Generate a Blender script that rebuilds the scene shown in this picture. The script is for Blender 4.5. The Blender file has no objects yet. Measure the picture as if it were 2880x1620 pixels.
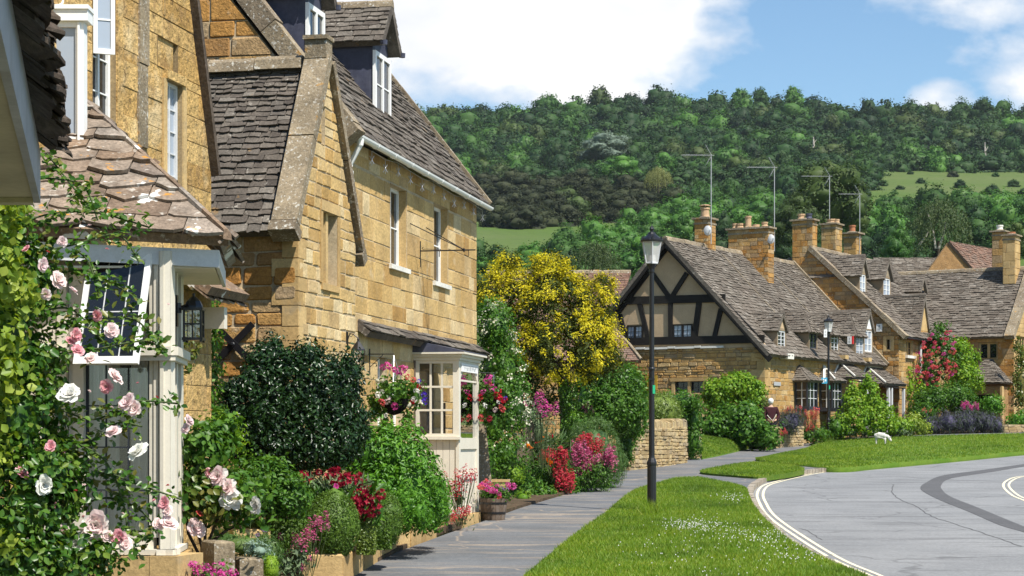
import bpy, math, random
import numpy as np
from mathutils import Vector, Matrix, noise as mnoise
from mathutils.geometry import tessellate_polygon
SC = bpy.context.scene
COL = SC.collection
rad = math.radians
rng = np.random.default_rng(7)
random.seed(11)

# ---------------------------------------------------------------- camera, sky, sun, exposure
F, CX, HY, CZ = 5500.0, 1440.0, 1240.0, 1.6          # focal length in photo pixels, horizon row, eye height
cam_d = bpy.data.cameras.new('camera')
cam_d.sensor_width = 36.0
cam_d.lens = 36.0 * F / 2880.0
cam_d.shift_y = (HY - 810.0) / 2880.0
cam_d.clip_start = 0.1
cam_d.clip_end = 6000.0
cam = bpy.data.objects.new('camera', cam_d)
cam.location = (0, 0, CZ)
cam.rotation_euler = (rad(90), 0, 0)
COL.objects.link(cam)
SC.camera = cam

SUN = Vector((0.35, -0.41, 0.80)).normalized()
sun_d = bpy.data.lights.new('sun', 'SUN')
sun_d.energy = 5.0
sun_d.angle = rad(0.5)
sun_d.color = (1.0, 0.95, 0.86)
sun = bpy.data.objects.new('sun', sun_d)
sun.rotation_euler = SUN.to_track_quat('Z', 'Y').to_euler()
sun.location = (20, -20, 60)
COL.objects.link(sun)

SC.view_settings.view_transform = 'Standard'
SC.view_settings.look = 'None'
SC.view_settings.exposure = 0.68
SC.view_settings.gamma = 1.0
SC.view_settings.use_curve_mapping = False
SC.cycles.max_bounces = 6
SC.cycles.transparent_max_bounces = 8
SC.cycles.caustics_reflective = False
SC.cycles.caustics_refractive = False

world = bpy.data.worlds.new('World')
SC.world = world
world.use_nodes = True
WT = world.node_tree
WT.nodes.clear()
def wn(t, **k):
    n = WT.nodes.new(t)
    for a, b in k.items(): setattr(n, a, b)
    return n
def wmath(op, a, b=None, clamp=False):
    n = wn('ShaderNodeMath', operation=op, use_clamp=clamp)
    for i, x in enumerate((a, b)):
        if x is None: continue
        if isinstance(x, (int, float)): n.inputs[i].default_value = x
        else: WT.links.new(x, n.inputs[i])
    return n.outputs[0]
sky = wn('ShaderNodeTexSky', sky_type='NISHITA', sun_disc=False)
sky.sun_elevation = math.asin(SUN.z)
sky.sun_rotation = math.atan2(SUN.x, SUN.y)
sky.air_density = 1.0; sky.dust_density = 0.4; sky.ozone_density = 1.3
tc = wn('ShaderNodeTexCoord')
sep = wn('ShaderNodeSeparateXYZ'); WT.links.new(tc.outputs['Generated'], sep.inputs[0])
yy = wmath('MAXIMUM', wmath('ABSOLUTE', sep.outputs['Y']), 0.05)
az = wmath('DIVIDE', sep.outputs['X'], yy)             # tangent of bearing and of elevation
el = wmath('DIVIDE', sep.outputs['Z'], yy)
cmb = wn('ShaderNodeCombineXYZ'); WT.links.new(az, cmb.inputs[0]); WT.links.new(wmath('MULTIPLY', el, 1.7), cmb.inputs[1])
WT.links.new(sep.outputs['Y'], cmb.inputs[2])
nz = wn('ShaderNodeTexNoise'); nz.inputs['Scale'].default_value = 9.0; nz.inputs['Detail'].default_value = 8.0
nz.inputs['Roughness'].default_value = 0.56
WT.links.new(cmb.outputs[0], nz.inputs['Vector'])
nz2 = wn('ShaderNodeTexNoise'); nz2.inputs['Scale'].default_value = 14.0; nz2.inputs['Detail'].default_value = 5.0
WT.links.new(cmb.outputs[0], nz2.inputs['Vector'])
def puff(px, py, rx, ry, k=1.0):
    a, b = (px - CX) / F, (HY - py) / F
    dx = wmath('DIVIDE', wmath('SUBTRACT', az, a), rx / F)
    dy = wmath('DIVIDE', wmath('SUBTRACT', el, b), ry / F)
    q = wmath('ADD', wmath('MULTIPLY', dx, dx), wmath('MULTIPLY', dy, dy))
    return wmath('MULTIPLY', wmath('SUBTRACT', 1.0, q), k)
bias = puff(1380, 60, 640, 260)
for args in ((1840, 60, 160, 160, .9), (2640, 275, 130, 62, .8), (2750, 20, 330, 75, .40), (1150, 215, 240, 75, .6), (2950, 180, 260, 160, .42),
             (-300, 200, 800, 300, .8), (4600, 300, 700, 300, .8), (-2500, -500, 1500, 900, .8), (3600, -900, 1600, 500, .7)):
    bias = wmath('MAXIMUM', bias, puff(*args))
bias = wmath('MAXIMUM', bias, -1.2)
cl = wmath('ADD', wmath('MULTIPLY', bias, 0.55), wmath('MULTIPLY', wmath('SUBTRACT', nz.outputs['Fac'], 0.47), 2.6))
cl = wmath('MULTIPLY', wmath('ADD', cl, 0.05), 2.1, clamp=True)
cr = wn('ShaderNodeValToRGB')
cr.color_ramp.elements[0].position = 0.25; cr.color_ramp.elements[0].color = (0.80, 0.85, 0.95, 1)
cr.color_ramp.elements[1].position = 0.62; cr.color_ramp.elements[1].color = (1.12, 1.11, 1.10, 1)
WT.links.new(wmath('ADD', wmath('MULTIPLY', nz2.outputs['Fac'], 0.8), wmath('MULTIPLY', cl, 0.2)), cr.inputs[0])
bg1 = wn('ShaderNodeBackground'); bg1.inputs[1].default_value = 0.082
tn = wn('ShaderNodeMix', data_type='RGBA', blend_type='MULTIPLY'); tn.inputs[0].default_value = 1.0; tn.inputs[7].default_value = (.90, 1.07, 1.16, 1)
WT.links.new(sky.outputs[0], tn.inputs[6]); WT.links.new(tn.outputs[2], bg1.inputs[0])
bg2 = wn('ShaderNodeBackground'); bg2.inputs[1].default_value = 0.62
WT.links.new(cr.outputs[0], bg2.inputs[0])
mixw = wn('ShaderNodeMixShader')
WT.links.new(wmath('MULTIPLY', cl, 0.97), mixw.inputs[0]); WT.links.new(bg1.outputs[0], mixw.inputs[1]); WT.links.new(bg2.outputs[0], mixw.inputs[2])
wo = wn('ShaderNodeOutputWorld'); WT.links.new(mixw.outputs[0], wo.inputs[0])

# ---------------------------------------------------------------- helpers
def W(px, py, D):
    return Vector(((px - CX) / F * D, D, CZ + (HY - py) / F * D))
def zp(y):                                              # the street climbs gently away from the camera
    return 0.029 * (y - 22.3)
def G(px, py, off=0.0):
    D = (CZ + 0.029 * 22.3 - off) * F / ((py - HY) + 0.029 * F)
    return Vector(((px - CX) / F * D, D, zp(D) + off))
def GD(px, D, off=0.0):
    return Vector(((px - CX) / F * D, D, zp(D) + off))
def crom(pts, n=6, closed=False):                       # Catmull-Rom through any tuples
    pts = [np.array(p, float) for p in pts]; out = []; m = len(pts)
    for i in range(m if closed else m - 1):
        if closed: p0, p1, p2, p3 = pts[i-1], pts[i], pts[(i+1) % m], pts[(i+2) % m]
        else: p0, p1, p2, p3 = pts[max(i-1, 0)], pts[i], pts[i+1], pts[min(i+2, m-1)]
        for k in range(n):
            t = k / n
            out.append(0.5*((2*p1)+(-p0+p2)*t+(2*p0-5*p1+4*p2-p3)*t*t+(-p0+3*p1-3*p2+p3)*t**3))
    if not closed: out.append(pts[-1])
    return out

ORG = {}
def _base(o, loc, parent):
    if parent is None:
        o.location = loc; ORG[o.name] = Vector(loc)
    else:
        o.parent = parent; ORG[o.name] = ORG[parent.name]
def meta(o, label=None, cat=None, group=None, kind=None):
    if label: o['label'] = label
    if cat: o['category'] = cat
    if group: o['group'] = group
    if kind: o['kind'] = kind
    return o
def thing(name, label, cat, loc, group=None):
    o = bpy.data.objects.new(name, None); o.empty_display_size = 0.2
    COL.objects.link(o); _base(o, Vector(loc), None)
    return meta(o, label, cat, group)
def link_mesh(name, V, faces, mats, parent=None, loc=None, smooth=False, mi=None):
    V = np.asarray(V, dtype=np.float64).reshape(-1, 3)
    if parent is None and loc is None:
        lo, hi = V.min(0), V.max(0); loc = Vector(((lo[0]+hi[0])/2, (lo[1]+hi[1])/2, lo[2]))
    org = ORG[parent.name] if parent is not None else Vector(loc)
    me = bpy.data.meshes.new(name)
    if isinstance(faces, np.ndarray):
        nf, k = faces.shape
        me.vertices.add(len(V)); me.vertices.foreach_set('co', (V - np.array(org)).astype(np.float32).ravel())
        me.loops.add(nf*k); me.loops.foreach_set('vertex_index', faces.astype(np.int32).ravel())
        me.polygons.add(nf)
        me.polygons.foreach_set('loop_start', np.arange(0, nf*k, k, dtype=np.int32))
        me.polygons.foreach_set('loop_total', np.full(nf, k, dtype=np.int32))
        if mi is not None: me.polygons.foreach_set('material_index', np.asarray(mi, dtype=np.int32))
        me.update(calc_edges=True)
    else:
        me.from_pydata([tuple(v) for v in (V - np.array(org))], [], faces)
        if mi is not None: me.polygons.foreach_set('material_index', np.asarray(mi, dtype=np.int32))
    if smooth: me.polygons.foreach_set('use_smooth', [True]*len(me.polygons))
    for m in (mats if isinstance(mats, (list, tuple)) else [mats]): me.materials.append(m)
    o = bpy.data.objects.new(name, me); COL.objects.link(o); _base(o, org if parent is None else (0,0,0), parent)
    return o

class MB:
    def __init__(s): s.v, s.f, s.m, s.cur = [], [], [], 0
    def add(s, vs, fs):
        b = len(s.v); s.v += [tuple(v) for v in vs]; s.f += [tuple(b+i for i in f) for f in fs]; s.m += [s.cur]*len(fs)
    def poly(s, pts): s.add(pts, [tuple(range(len(pts)))])
    def hexa(s, p):                                     # p: 8 points, bottom ring then top ring
        s.add(p, [(0,3,2,1),(4,5,6,7),(0,1,5,4),(1,2,6,5),(2,3,7,6),(3,0,4,7)])
    def box(s, c, h, R=None):
        c = Vector(c); p = []
        for z in (-1, 1):
            for x, y in ((-1,-1),(1,-1),(1,1),(-1,1)):
                q = Vector((x*h[0], y*h[1], z*h[2])); p.append(c + (R @ q if R else q))
        s.hexa(p)
    def prism(s, ring, vec):
        n = len(ring); vec = Vector(vec); r = [Vector(q) for q in ring]
        s.add(r + [q+vec for q in r], [tuple(range(n))[::-1], tuple(range(n, 2*n))] + [(i,(i+1)%n,n+(i+1)%n,n+i) for i in range(n)])
    def tube(s, path, r, n=8, cap=True):
        path = [Vector(p) for p in path]; rs = r if isinstance(r, (list, tuple)) else [r]*len(path)
        vs, fs = [], []; up = Vector((0.31, 0.2, 0.93))
        for i, p in enumerate(path):
            d = (path[min(i+1, len(path)-1)] - path[max(i-1, 0)]).normalized()
            a = d.cross(up)
            if a.length < 1e-3: a = d.cross(Vector((1,0,0)))
            a.normalize(); b = d.cross(a)
            for k in range(n):
                t = 2*math.pi*k/n; vs.append(p + (a*math.cos(t) + b*math.sin(t))*rs[i])
        for i in range(len(path)-1):
            for k in range(n): fs.append((i*n+k, i*n+(k+1)%n, (i+1)*n+(k+1)%n, (i+1)*n+k))
        if cap: fs += [tuple(range(n))[::-1], tuple(range((len(path)-1)*n, len(path)*n))]
        s.add(vs, fs)
    def lathe(s, c, prof, n=12, cap=True, R=None, squash=(1, 1)):
        c = Vector(c); vs, fs = [], []
        for r, z in prof:
            for k in range(n):
                t = 2*math.pi*(k+.5)/n; q = Vector((r*math.cos(t)*squash[0], r*math.sin(t)*squash[1], z)); vs.append(c + (R @ q if R else q))
        for i in range(len(prof)-1):
            for k in range(n): fs.append((i*n+k, i*n+(k+1)%n, (i+1)*n+(k+1)%n, (i+1)*n+k))
        if cap: fs += [tuple(range(n))[::-1], tuple(range((len(prof)-1)*n, len(prof)*n))]
        s.add(vs, fs)
    def build(s, name, mats, parent=None, loc=None, smooth=False, label=None):
        o = link_mesh(name, s.v, s.f, mats, parent, loc, smooth, s.m)
        if label: o['label'] = label
        return o

class Fr:                                               # a plane in the world: origin, across, up, outward
    def __init__(s, O, U, V=(0,0,1), N=None):
        s.O, s.U, s.V = Vector(O), Vector(U).normalized(), Vector(V).normalized()
        s.N = Vector(N).normalized() if N is not None else s.U.cross(s.V).normalized()
    def pt(s, u, v, w=0.0): return s.O + s.U*u + s.V*v + s.N*w
    def pix(s, px, py, w=0.0):                          # where the sight line through a photo pixel meets the plane
        r = Vector(((px-CX)/F, 1.0, (HY-py)/F)); c = Vector((0,0,CZ))
        t = ((s.O + s.N*w) - c).dot(s.N) / r.dot(s.N); q = c + r*t - s.O
        return q.dot(s.U), q.dot(s.V)
    def box(s, mb, u0, u1, v0, v1, w0, w1):
        mb.hexa([s.pt(u0,v0,w0),s.pt(u1,v0,w0),s.pt(u1,v0,w1),s.pt(u0,v0,w1),s.pt(u0,v1,w0),s.pt(u1,v1,w0),s.pt(u1,v1,w1),s.pt(u0,v1,w1)])
    def bar(s, mb, a, b, wd, w0, w1):                   # straight bar in the plane
        a, b = Vector((a[0], a[1])), Vector((b[0], b[1])); d = (b-a).normalized(); n = Vector((-d.y, d.x))*wd/2
        q = [a-n, b-n, b+n, a+n]
        mb.hexa([s.pt(x.x, x.y, w0) for x in q] + [s.pt(x.x, x.y, w1) for x in q])
    def slab(s, mb, outline, w0, w1):
        n = len(outline); lo = [s.pt(u,v,w0) for u,v in outline]; hi = [s.pt(u,v,w1) for u,v in outline]
        mb.add(lo+hi, [tuple(range(n))[::-1], tuple(range(n,2*n))] + [(i,(i+1)%n,n+(i+1)%n,n+i) for i in range(n)])

def clip(poly, outline):                                # Sutherland-Hodgman against a convex outline
    area = sum(outline[i][0]*outline[(i+1)%len(outline)][1]-outline[(i+1)%len(outline)][0]*outline[i][1] for i in range(len(outline)))
    o = outline if area > 0 else outline[::-1]
    for i in range(len(o)):
        ax, ay = o[i]; bx, by = o[(i+1) % len(o)]; ex, ey = bx-ax, by-ay; out = []
        for j in range(len(poly)):
            p, q = poly[j], poly[(j+1) % len(poly)]
            dp = ex*(p[1]-ay)-ey*(p[0]-ax); dq = ex*(q[1]-ay)-ey*(q[0]-ax)
            if dp >= 0: out.append(p)
            if (dp >= 0) != (dq >= 0):
                t = dp/(dp-dq); out.append((p[0]+(q[0]-p[0])*t, p[1]+(q[1]-p[1])*t))
        poly = out
        if len(poly) < 3: return []
    return poly
def parea(p): return abs(sum(p[i][0]*p[(i+1)%len(p)][1]-p[(i+1)%len(p)][0]*p[i][1] for i in range(len(p))))/2

def wall_shell(mb, fr, outline, holes, t):
    us = sorted({p[0] for p in outline} | {h[0] for h in holes} | {h[2] for h in holes})
    vs = sorted({p[1] for p in outline} | {h[1] for h in holes} | {h[3] for h in holes})
    for i in range(len(us)-1):
        for j in range(len(vs)-1):
            u0, u1, v0, v1 = us[i], us[i+1], vs[j], vs[j+1]; um, vm = (u0+u1)/2, (v0+v1)/2
            if any(h[0] < um < h[2] and h[1] < vm < h[3] for h in holes): continue
            p = clip([(u0,v0),(u1,v0),(u1,v1),(u0,v1)], outline)
            if len(p) >= 3:
                mb.poly([fr.pt(u,v,0) for u,v in p]); mb.poly([fr.pt(u,v,-t) for u,v in p][::-1])
    for u0,v0,u1,v1 in holes:
        for a, b in (((u0,v0),(u1,v0)),((u1,v0),(u1,v1)),((u1,v1),(u0,v1)),((u0,v1),(u0,v0))):
            mb.poly([fr.pt(*a,0.012), fr.pt(*b,0.012), fr.pt(*b,-t), fr.pt(*a,-t)])
    for i in range(len(outline)):
        a, b = outline[i], outline[(i+1) % len(outline)]
        mb.poly([fr.pt(*a,0), fr.pt(*b,0), fr.pt(*b,-t), fr.pt(*a,-t)])

def stones(mb, fr, outline, holes, ch, cw, gap=0.012, bev=0.012, proud=0.012, jit=0.006, cut=0.0, wob=0.0):
    u_lo, u_hi = min(p[0] for p in outline), max(p[0] for p in outline)
    v_lo, v_hi = min(p[1] for p in outline), max(p[1] for p in outline)
    hard = sorted({v_lo, v_hi} | {x for h in holes for x in (h[1], h[3]) if v_lo < x < v_hi})
    rows = []
    for a, b in zip(hard, hard[1:]):
        if b-a < 0.03: continue
        v = a; hs = []
        while v < b: h = random.uniform(*ch); hs.append(h); v += h
        k = (b-a)/sum(hs)
        v = a
        for h in hs: rows.append((v, v+h*k)); v += h*k
    for v0, v1 in rows:
        segs = [(u_lo, u_hi)]
        for h in holes:
            if h[1] < (v0+v1)/2 < h[3]:
                ns = []
                for a, b in segs:
                    if h[0] > a: ns.append((a, min(b, h[0])))
                    if h[2] < b: ns.append((max(a, h[2]), b))
                    if h[2] <= a or h[0] >= b: pass
                segs = [s for s in ns if s[1]-s[0] > 0.03]
        for a, b in segs:
            u = a - random.uniform(0, cw[0]*.7) if a == u_lo else a
            while u < b:
                w = random.uniform(*cw); e = min(u+w, b)
                if b-e < cw[0]*.45: e = b
                ua = max(u, a)
                if e-ua > 0.03:
                    g = gap/2; j = lambda: random.uniform(-jit, jit)
                    c = cut*random.uniform(.5, 1.2)
                    A, B, C_, D_ = (ua+g+j(), v0+g+j()), (e-g+j(), v0+g+j()), (e-g+j(), v1-g+j()), (ua+g+j(), v1-g+j())
                    if cut > 0:
                        p = [(A[0]+c,A[1]),(B[0]-c,B[1]),(B[0],B[1]+c),(C_[0],C_[1]-c),(C_[0]-c,C_[1]),(D_[0]+c,D_[1]),(D_[0],D_[1]-c),(A[0],A[1]+c)]
                    else: p = [A, B, C_, D_]
                    p = clip(p, outline)
                    if len(p) >= 3 and parea(p) > 4e-4:
                        n = len(p); cx = sum(q[0] for q in p)/n; cy = sum(q[1] for q in p)/n
                        pr = proud*random.uniform(.5, 1.3) + random.uniform(-wob, wob)
                        outer = [fr.pt(q[0], q[1], -0.01) for q in p]
                        mid, inner = [], []
                        for q in p:
                            dx, dy = cx-q[0], cy-q[1]; L = max(math.hypot(dx, dy), 1e-4); kk = min(bev*1.3, L*.4)/L
                            mid.append(fr.pt(q[0]+dx*kk*.25, q[1]+dy*kk*.25, max(pr*.55, -.004)))
                            inner.append(fr.pt(q[0]+dx*kk, q[1]+dy*kk, pr + random.uniform(-.15, .15)*proud))
                        mb.add(outer+mid+inner, [tuple(range(2*n, 3*n))] + [(k,(k+1)%n,n+(k+1)%n,n+k) for k in range(n)] + [(n+k,n+(k+1)%n,2*n+(k+1)%n,2*n+k) for k in range(n)])
                u = e if e == b else u+w

def slates(mb, fr, outline, e0, e1, w0, w1, th=0.02, rag=0.15, rnd=0.0, base=True):
    v_lo, v_hi = min(p[1] for p in outline), max(p[1] for p in outline)
    u_lo, u_hi = min(p[0] for p in outline), max(p[0] for p in outline)
    if base: fr.slab(mb, outline, -0.10, 0.0)
    v = v_lo - 0.02
    while v < v_hi - 0.02:
        t = (v-v_lo)/max(v_hi-v_lo, .01); e = (e0+(e1-e0)*t)*random.uniform(.9, 1.1); wa = w0+(w1-w0)*t
        u = u_lo - random.uniform(0, wa)
        while u < u_hi:
            w = wa*random.uniform(.62, 1.4)
            ln = e*1.55; b0, b1, bm = [v + e*rag*random.uniform(-1, 1) for _ in range(3)]
            g = 0.006
            c = rnd*w*random.uniform(.4, 1)
            p = [(u+g, b0+c*.6), (u+g+c, b0), (u+w*.5, bm-c*.2), (u+w-g-c, b1), (u+w-g, b1+c*.6), (u+w-g, v+ln), (u+g, v+ln)]
            p = clip(p, [(a, b if b > v_lo+.01 else b-.1) for a, b in outline])
            if len(p) >= 3 and parea(p) > .002:
                tilt = random.uniform(-.3, .3)*th; tk = th*random.uniform(.7, 1.35)
                hz = lambda q: tk*(2.1 - 1.5*min(max((q[1]-v)/ln, 0), 1)) + tilt*(q[0]-u-w/2)/w
                n = len(p)
                top = [fr.pt(q[0], q[1], hz(q)) for q in p]; bot = [fr.pt(q[0], q[1], hz(q)-tk) for q in p]
                mb.add(bot+top, [tuple(range(n, 2*n))] + [(k,(k+1)%n,n+(k+1)%n,n+k) for k in range(n)])
            u += w
        v += e

# ---------------------------------------------------------------- materials
def new_mat(name):
    m = bpy.data.materials.new(name); m.use_nodes = True
    nt = m.node_tree; b = nt.nodes['Principled BSDF']
    return m, nt, b
def N_(nt, t, **k):
    n = nt.nodes.new(t)
    for a, b in k.items(): setattr(n, a, b)
    return n
def ramp_node(nt, cols, interp='LINEAR'):
    r = N_(nt, 'ShaderNodeValToRGB'); r.color_ramp.interpolation = interp
    el = r.color_ramp.elements
    while len(el) < len(cols): el.new(0.5)
    for i, c in enumerate(cols):
        el[i].position = i/max(len(cols)-1, 1) if interp == 'LINEAR' else i/len(cols)
        el[i].color = (*c, 1)
    return r
def mixc(nt, fac, a, b, mode='MIX'):
    n = N_(nt, 'ShaderNodeMix', data_type='RGBA', blend_type=mode, clamp_factor=True)
    for s, x in ((n.inputs[0], fac), (n.inputs[6], a), (n.inputs[7], b)):
        if isinstance(x, (int, float)): s.default_value = x
        elif isinstance(x, tuple): s.default_value = (*x, 1)
        else: nt.links.new(x, s)
    return n.outputs[2]
def tex_noise(nt, vec, scale, detail=4, rough=.55):
    n = N_(nt, 'ShaderNodeTexNoise'); n.inputs['Scale'].default_value = scale; n.inputs['Detail'].default_value = detail
    n.inputs['Roughness'].default_value = rough; nt.links.new(vec, n.inputs['Vector']); return n.outputs['Fac']
def rng_map(nt, x, a, b, c=0.0, d=1.0):
    n = N_(nt, 'ShaderNodeMapRange'); nt.links.new(x, n.inputs[0])
    for i, q in enumerate((a, b, c, d)): n.inputs[i+1].default_value = q
    return n.outputs[0]
def surf(name, cols, rough=.85, spec=.3, blot=(2.0, .35), grain=(40.0, .25), bump=(30.0, .3, .01), patches=(), metal=0.0, streak=None):
    """stone, slate, timber, paint...: colour per piece, blotches, fine grain, patches of growth or stain, bump"""
    m, nt, b = new_mat(name)
    geo = N_(nt, 'ShaderNodeNewGeometry'); tcn = N_(nt, 'ShaderNodeTexCoord'); vec = tcn.outputs['Object']
    if len(cols) > 1:
        r = ramp_node(nt, cols); nt.links.new(geo.outputs['Random Per Island'], r.inputs[0]); c = r.outputs[0]
    else:
        r = N_(nt, 'ShaderNodeRGB'); r.outputs[0].default_value = (*cols[0], 1); c = r.outputs[0]
    if blot[1] > 0:
        f = tex_noise(nt, vec, blot[0], 5, .6); q = ramp_node(nt, [(1-blot[1],)*3, (1+blot[1]*.6,)*3])
        nt.links.new(rng_map(nt, f, .3, .7), q.inputs[0]); c = mixc(nt, 1.0, c, q.outputs[0], 'MULTIPLY')
    if grain[1] > 0:
        f = tex_noise(nt, vec, grain[0], 3, .7); q = ramp_node(nt, [(1-grain[1],)*3, (1+grain[1]*.7,)*3])
        nt.links.new(rng_map(nt, f, .3, .7), q.inputs[0]); c = mixc(nt, 1.0, c, q.outputs[0], 'MULTIPLY')
    if streak:
        mp = N_(nt, 'ShaderNodeMapping'); nt.links.new(vec, mp.inputs[0]); mp.inputs['Scale'].default_value = (streak[0], streak[0], streak[0]*.12)
        f = tex_noise(nt, mp.outputs[0], 1.0, 4, .6)
        c = mixc(nt, rng_map(nt, f, .52, .72, 0, streak[1]), c, streak[2])
    for i, (sc, lo, hi, col, amt) in enumerate(patches):
        ad = N_(nt, 'ShaderNodeVectorMath', operation='ADD'); nt.links.new(vec, ad.inputs[0]); ad.inputs[1].default_value = (7.3*i+1, 3.1*i, 5.7*i)
        f = tex_noise(nt, ad.outputs[0], sc, 4, .6); c = mixc(nt, rng_map(nt, f, lo, hi, 0, amt), c, col)
    nt.links.new(c, b.inputs['Base Color'])
    b.inputs['Roughness'].default_value = rough; b.inputs['Specular IOR Level'].default_value = spec; b.inputs['Metallic'].default_value = metal
    if bump[1] > 0:
        f = tex_noise(nt, vec, bump[0], 6, .65); bp = N_(nt, 'ShaderNodeBump'); bp.inputs['Strength'].default_value = bump[1]; bp.inputs['Distance'].default_value = bump[2]
        nt.links.new(f, bp.inputs['Height']); nt.links.new(bp.outputs[0], b.inputs['Normal'])
    return m
def leafm(name, cols, trans=.3, rough=.45, spec=.5, obj=0.25, tint=1.25):
    m, nt, b = new_mat(name)
    geo = N_(nt, 'ShaderNodeNewGeometry'); r = ramp_node(nt, cols); nt.links.new(geo.outputs['Random Per Island'], r.inputs[0]); c = r.outputs[0]
    if obj > 0:
        oi = N_(nt, 'ShaderNodeObjectInfo'); q = ramp_node(nt, [(1-obj, 1-obj, 1-obj*.6), (1+obj*.55, 1+obj*.85, 1+obj*.4)])
        nt.links.new(oi.outputs['Random'], q.inputs[0]); c = mixc(nt, 1.0, c, q.outputs[0], 'MULTIPLY')
    nt.links.new(c, b.inputs['Base Color']); b.inputs['Roughness'].default_value = rough; b.inputs['Specular IOR Level'].default_value = spec
    if trans > 0:
        t = N_(nt, 'ShaderNodeBsdfTranslucent'); nt.links.new(mixc(nt, 1.0, c, (tint*1.25, tint*1.2, tint*.5), 'MULTIPLY'), t.inputs[0])
        mx = N_(nt, 'ShaderNodeMixShader'); mx.inputs[0].default_value = trans
        nt.links.new(b.outputs[0], mx.inputs[1]); nt.links.new(t.outputs[0], mx.inputs[2])
        nt.links.new(mx.outputs[0], nt.nodes['Material Output'].inputs[0])
    return m
def petal(name, cols, trans=.35):
    m = leafm(name, cols, trans, .6, .2, 0.1, 1.0)
    for n in m.node_tree.nodes:
        if n.type == 'BSDF_TRANSLUCENT':
            for l in list(m.node_tree.links):
                if l.to_node == n: m.node_tree.links.remove(l)
            r = [q for q in m.node_tree.nodes if q.type == 'VALTORGB'][0]
            m.node_tree.links.new(r.outputs[0], n.inputs[0])
    return m
def glassm(name, base=(.012,.014,.017), rough=.04, alpha=None):
    m, nt, b = new_mat(name)
    b.inputs['Base Color'].default_value = (*base, 1); b.inputs['Roughness'].default_value = rough; b.inputs['Specular IOR Level'].default_value = .6
    if alpha is not None:                               # clear pane: mostly transparent, mirror-like at a glance
        t = N_(nt, 'ShaderNodeBsdfTransparent'); g = N_(nt, 'ShaderNodeBsdfGlossy'); g.inputs['Roughness'].default_value = .02
        fr_ = N_(nt, 'ShaderNodeFresnel'); fr_.inputs[0].default_value = 1.5
        mx = N_(nt, 'ShaderNodeMixShader'); nt.links.new(rng_map(nt, fr_.outputs[0], 0, 1, alpha, 1), mx.inputs[0])
        nt.links.new(t.outputs[0], mx.inputs[1]); nt.links.new(g.outputs[0], mx.inputs[2]); nt.links.new(mx.outputs[0], nt.nodes['Material Output'].inputs[0])
    else:
        tcn = N_(nt, 'ShaderNodeTexCoord'); f = tex_noise(nt, tcn.outputs['Object'], 6, 2); bp = N_(nt, 'ShaderNodeBump'); bp.inputs['Strength'].default_value = .12; bp.inputs['Distance'].default_value = .02
        nt.links.new(f, bp.inputs['Height']); nt.links.new(bp.outputs[0], b.inputs['Normal'])
    return m

LICH_W = (14.0, .60, .68, (.52,.50,.44), .85); LICH_O = (5.0, .64, .70, (.42,.22,.05), .75); SOOT = (1.3, .5, .7, (.10,.08,.055), .55)
M = {}
M['ashlar'] = surf('honey_ashlar', [(.42,.255,.085),(.57,.40,.175),(.51,.335,.13),(.66,.52,.30),(.38,.22,.07),(.60,.43,.20)], .9, .2, (1.6,.26), (26,.26), (18,.7,.025),
                   [(3.0,.60,.75,(.62,.52,.36),.5),(2.2,.62,.74,(.36,.22,.085),.5),(9,.66,.72,(.25,.17,.08),.5)], streak=(5.0,.35,(.33,.24,.13)))
M['ashlar_old'] = surf('weathered_ashlar', [(.53,.325,.115),(.61,.41,.165),(.56,.36,.13),(.46,.275,.09)], .92, .2, (1.2,.34), (18,.36), (12,1.0,.05),
                   [(4.5,.58,.66,(.27,.165,.07),.6),(9,.60,.66,(.15,.095,.04),.75),(1.6,.54,.70,(.68,.54,.32),.6)], streak=(6.0,.5,(.30,.22,.13)))
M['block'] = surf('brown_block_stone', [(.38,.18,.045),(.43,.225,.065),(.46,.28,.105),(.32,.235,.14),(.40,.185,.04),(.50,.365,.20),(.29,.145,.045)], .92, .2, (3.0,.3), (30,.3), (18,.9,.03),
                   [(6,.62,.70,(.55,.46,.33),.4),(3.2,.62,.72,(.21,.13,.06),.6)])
M['rubble'] = surf('rubble_stone', [(.40,.225,.07),(.47,.30,.115),(.43,.26,.09),(.34,.24,.13),(.52,.37,.175),(.37,.19,.055)], .92, .2, (3.0,.3), (30,.3), (18,.8,.03),
                   [(2.0,.60,.72,(.25,.17,.09),.5),(7,.64,.70,(.55,.50,.40),.4)])
M['drystone'] = surf('dry_stone', [(.40,.29,.14),(.47,.37,.22),(.36,.25,.12),(.31,.25,.17),(.50,.38,.19),(.28,.20,.10)], .92, .2, (3.0,.3), (30,.3), (18,.8,.03), [(7,.62,.70,(.28,.25,.2),.5)])
M['mortar'] = surf('lime_mortar', [(.50,.40,.26)], .95, .1, (2.0,.25), (40,.3), (30,.5,.01), [(2.2,.55,.7,(.36,.27,.16),.5)])
M['mortar_dark'] = surf('dark_joint', [(.30,.22,.12)], .95, .1, (2.0,.25), (40,.3), (30,.5,.01))
M['dressed'] = surf('dressed_stone', [(.46,.30,.125),(.52,.365,.17),(.42,.27,.11)], .9, .2, (2.0,.25), (30,.22), (24,.5,.012), [(3.0,.6,.72,(.32,.25,.16),.6)])
M['coping'] = surf('lichened_coping', [(.235,.185,.125),(.28,.225,.15),(.21,.165,.115)], .95, .15, (2.5,.3), (30,.35), (24,.8,.02), [LICH_W, (24,.6,.67,(.55,.53,.48),.8), LICH_O, SOOT])
M['slate'] = surf('stone_slate', [(.080,.067,.056),(.120,.102,.085),(.150,.130,.108),(.100,.084,.070),(.185,.165,.140),(.066,.056,.048)], .93, .2, (5.0,.3), (34,.35), (22,.9,.015),
                  [(11,.63,.70,(.40,.37,.32),.65),(4.0,.66,.72,(.30,.17,.05),.5)])
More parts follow.
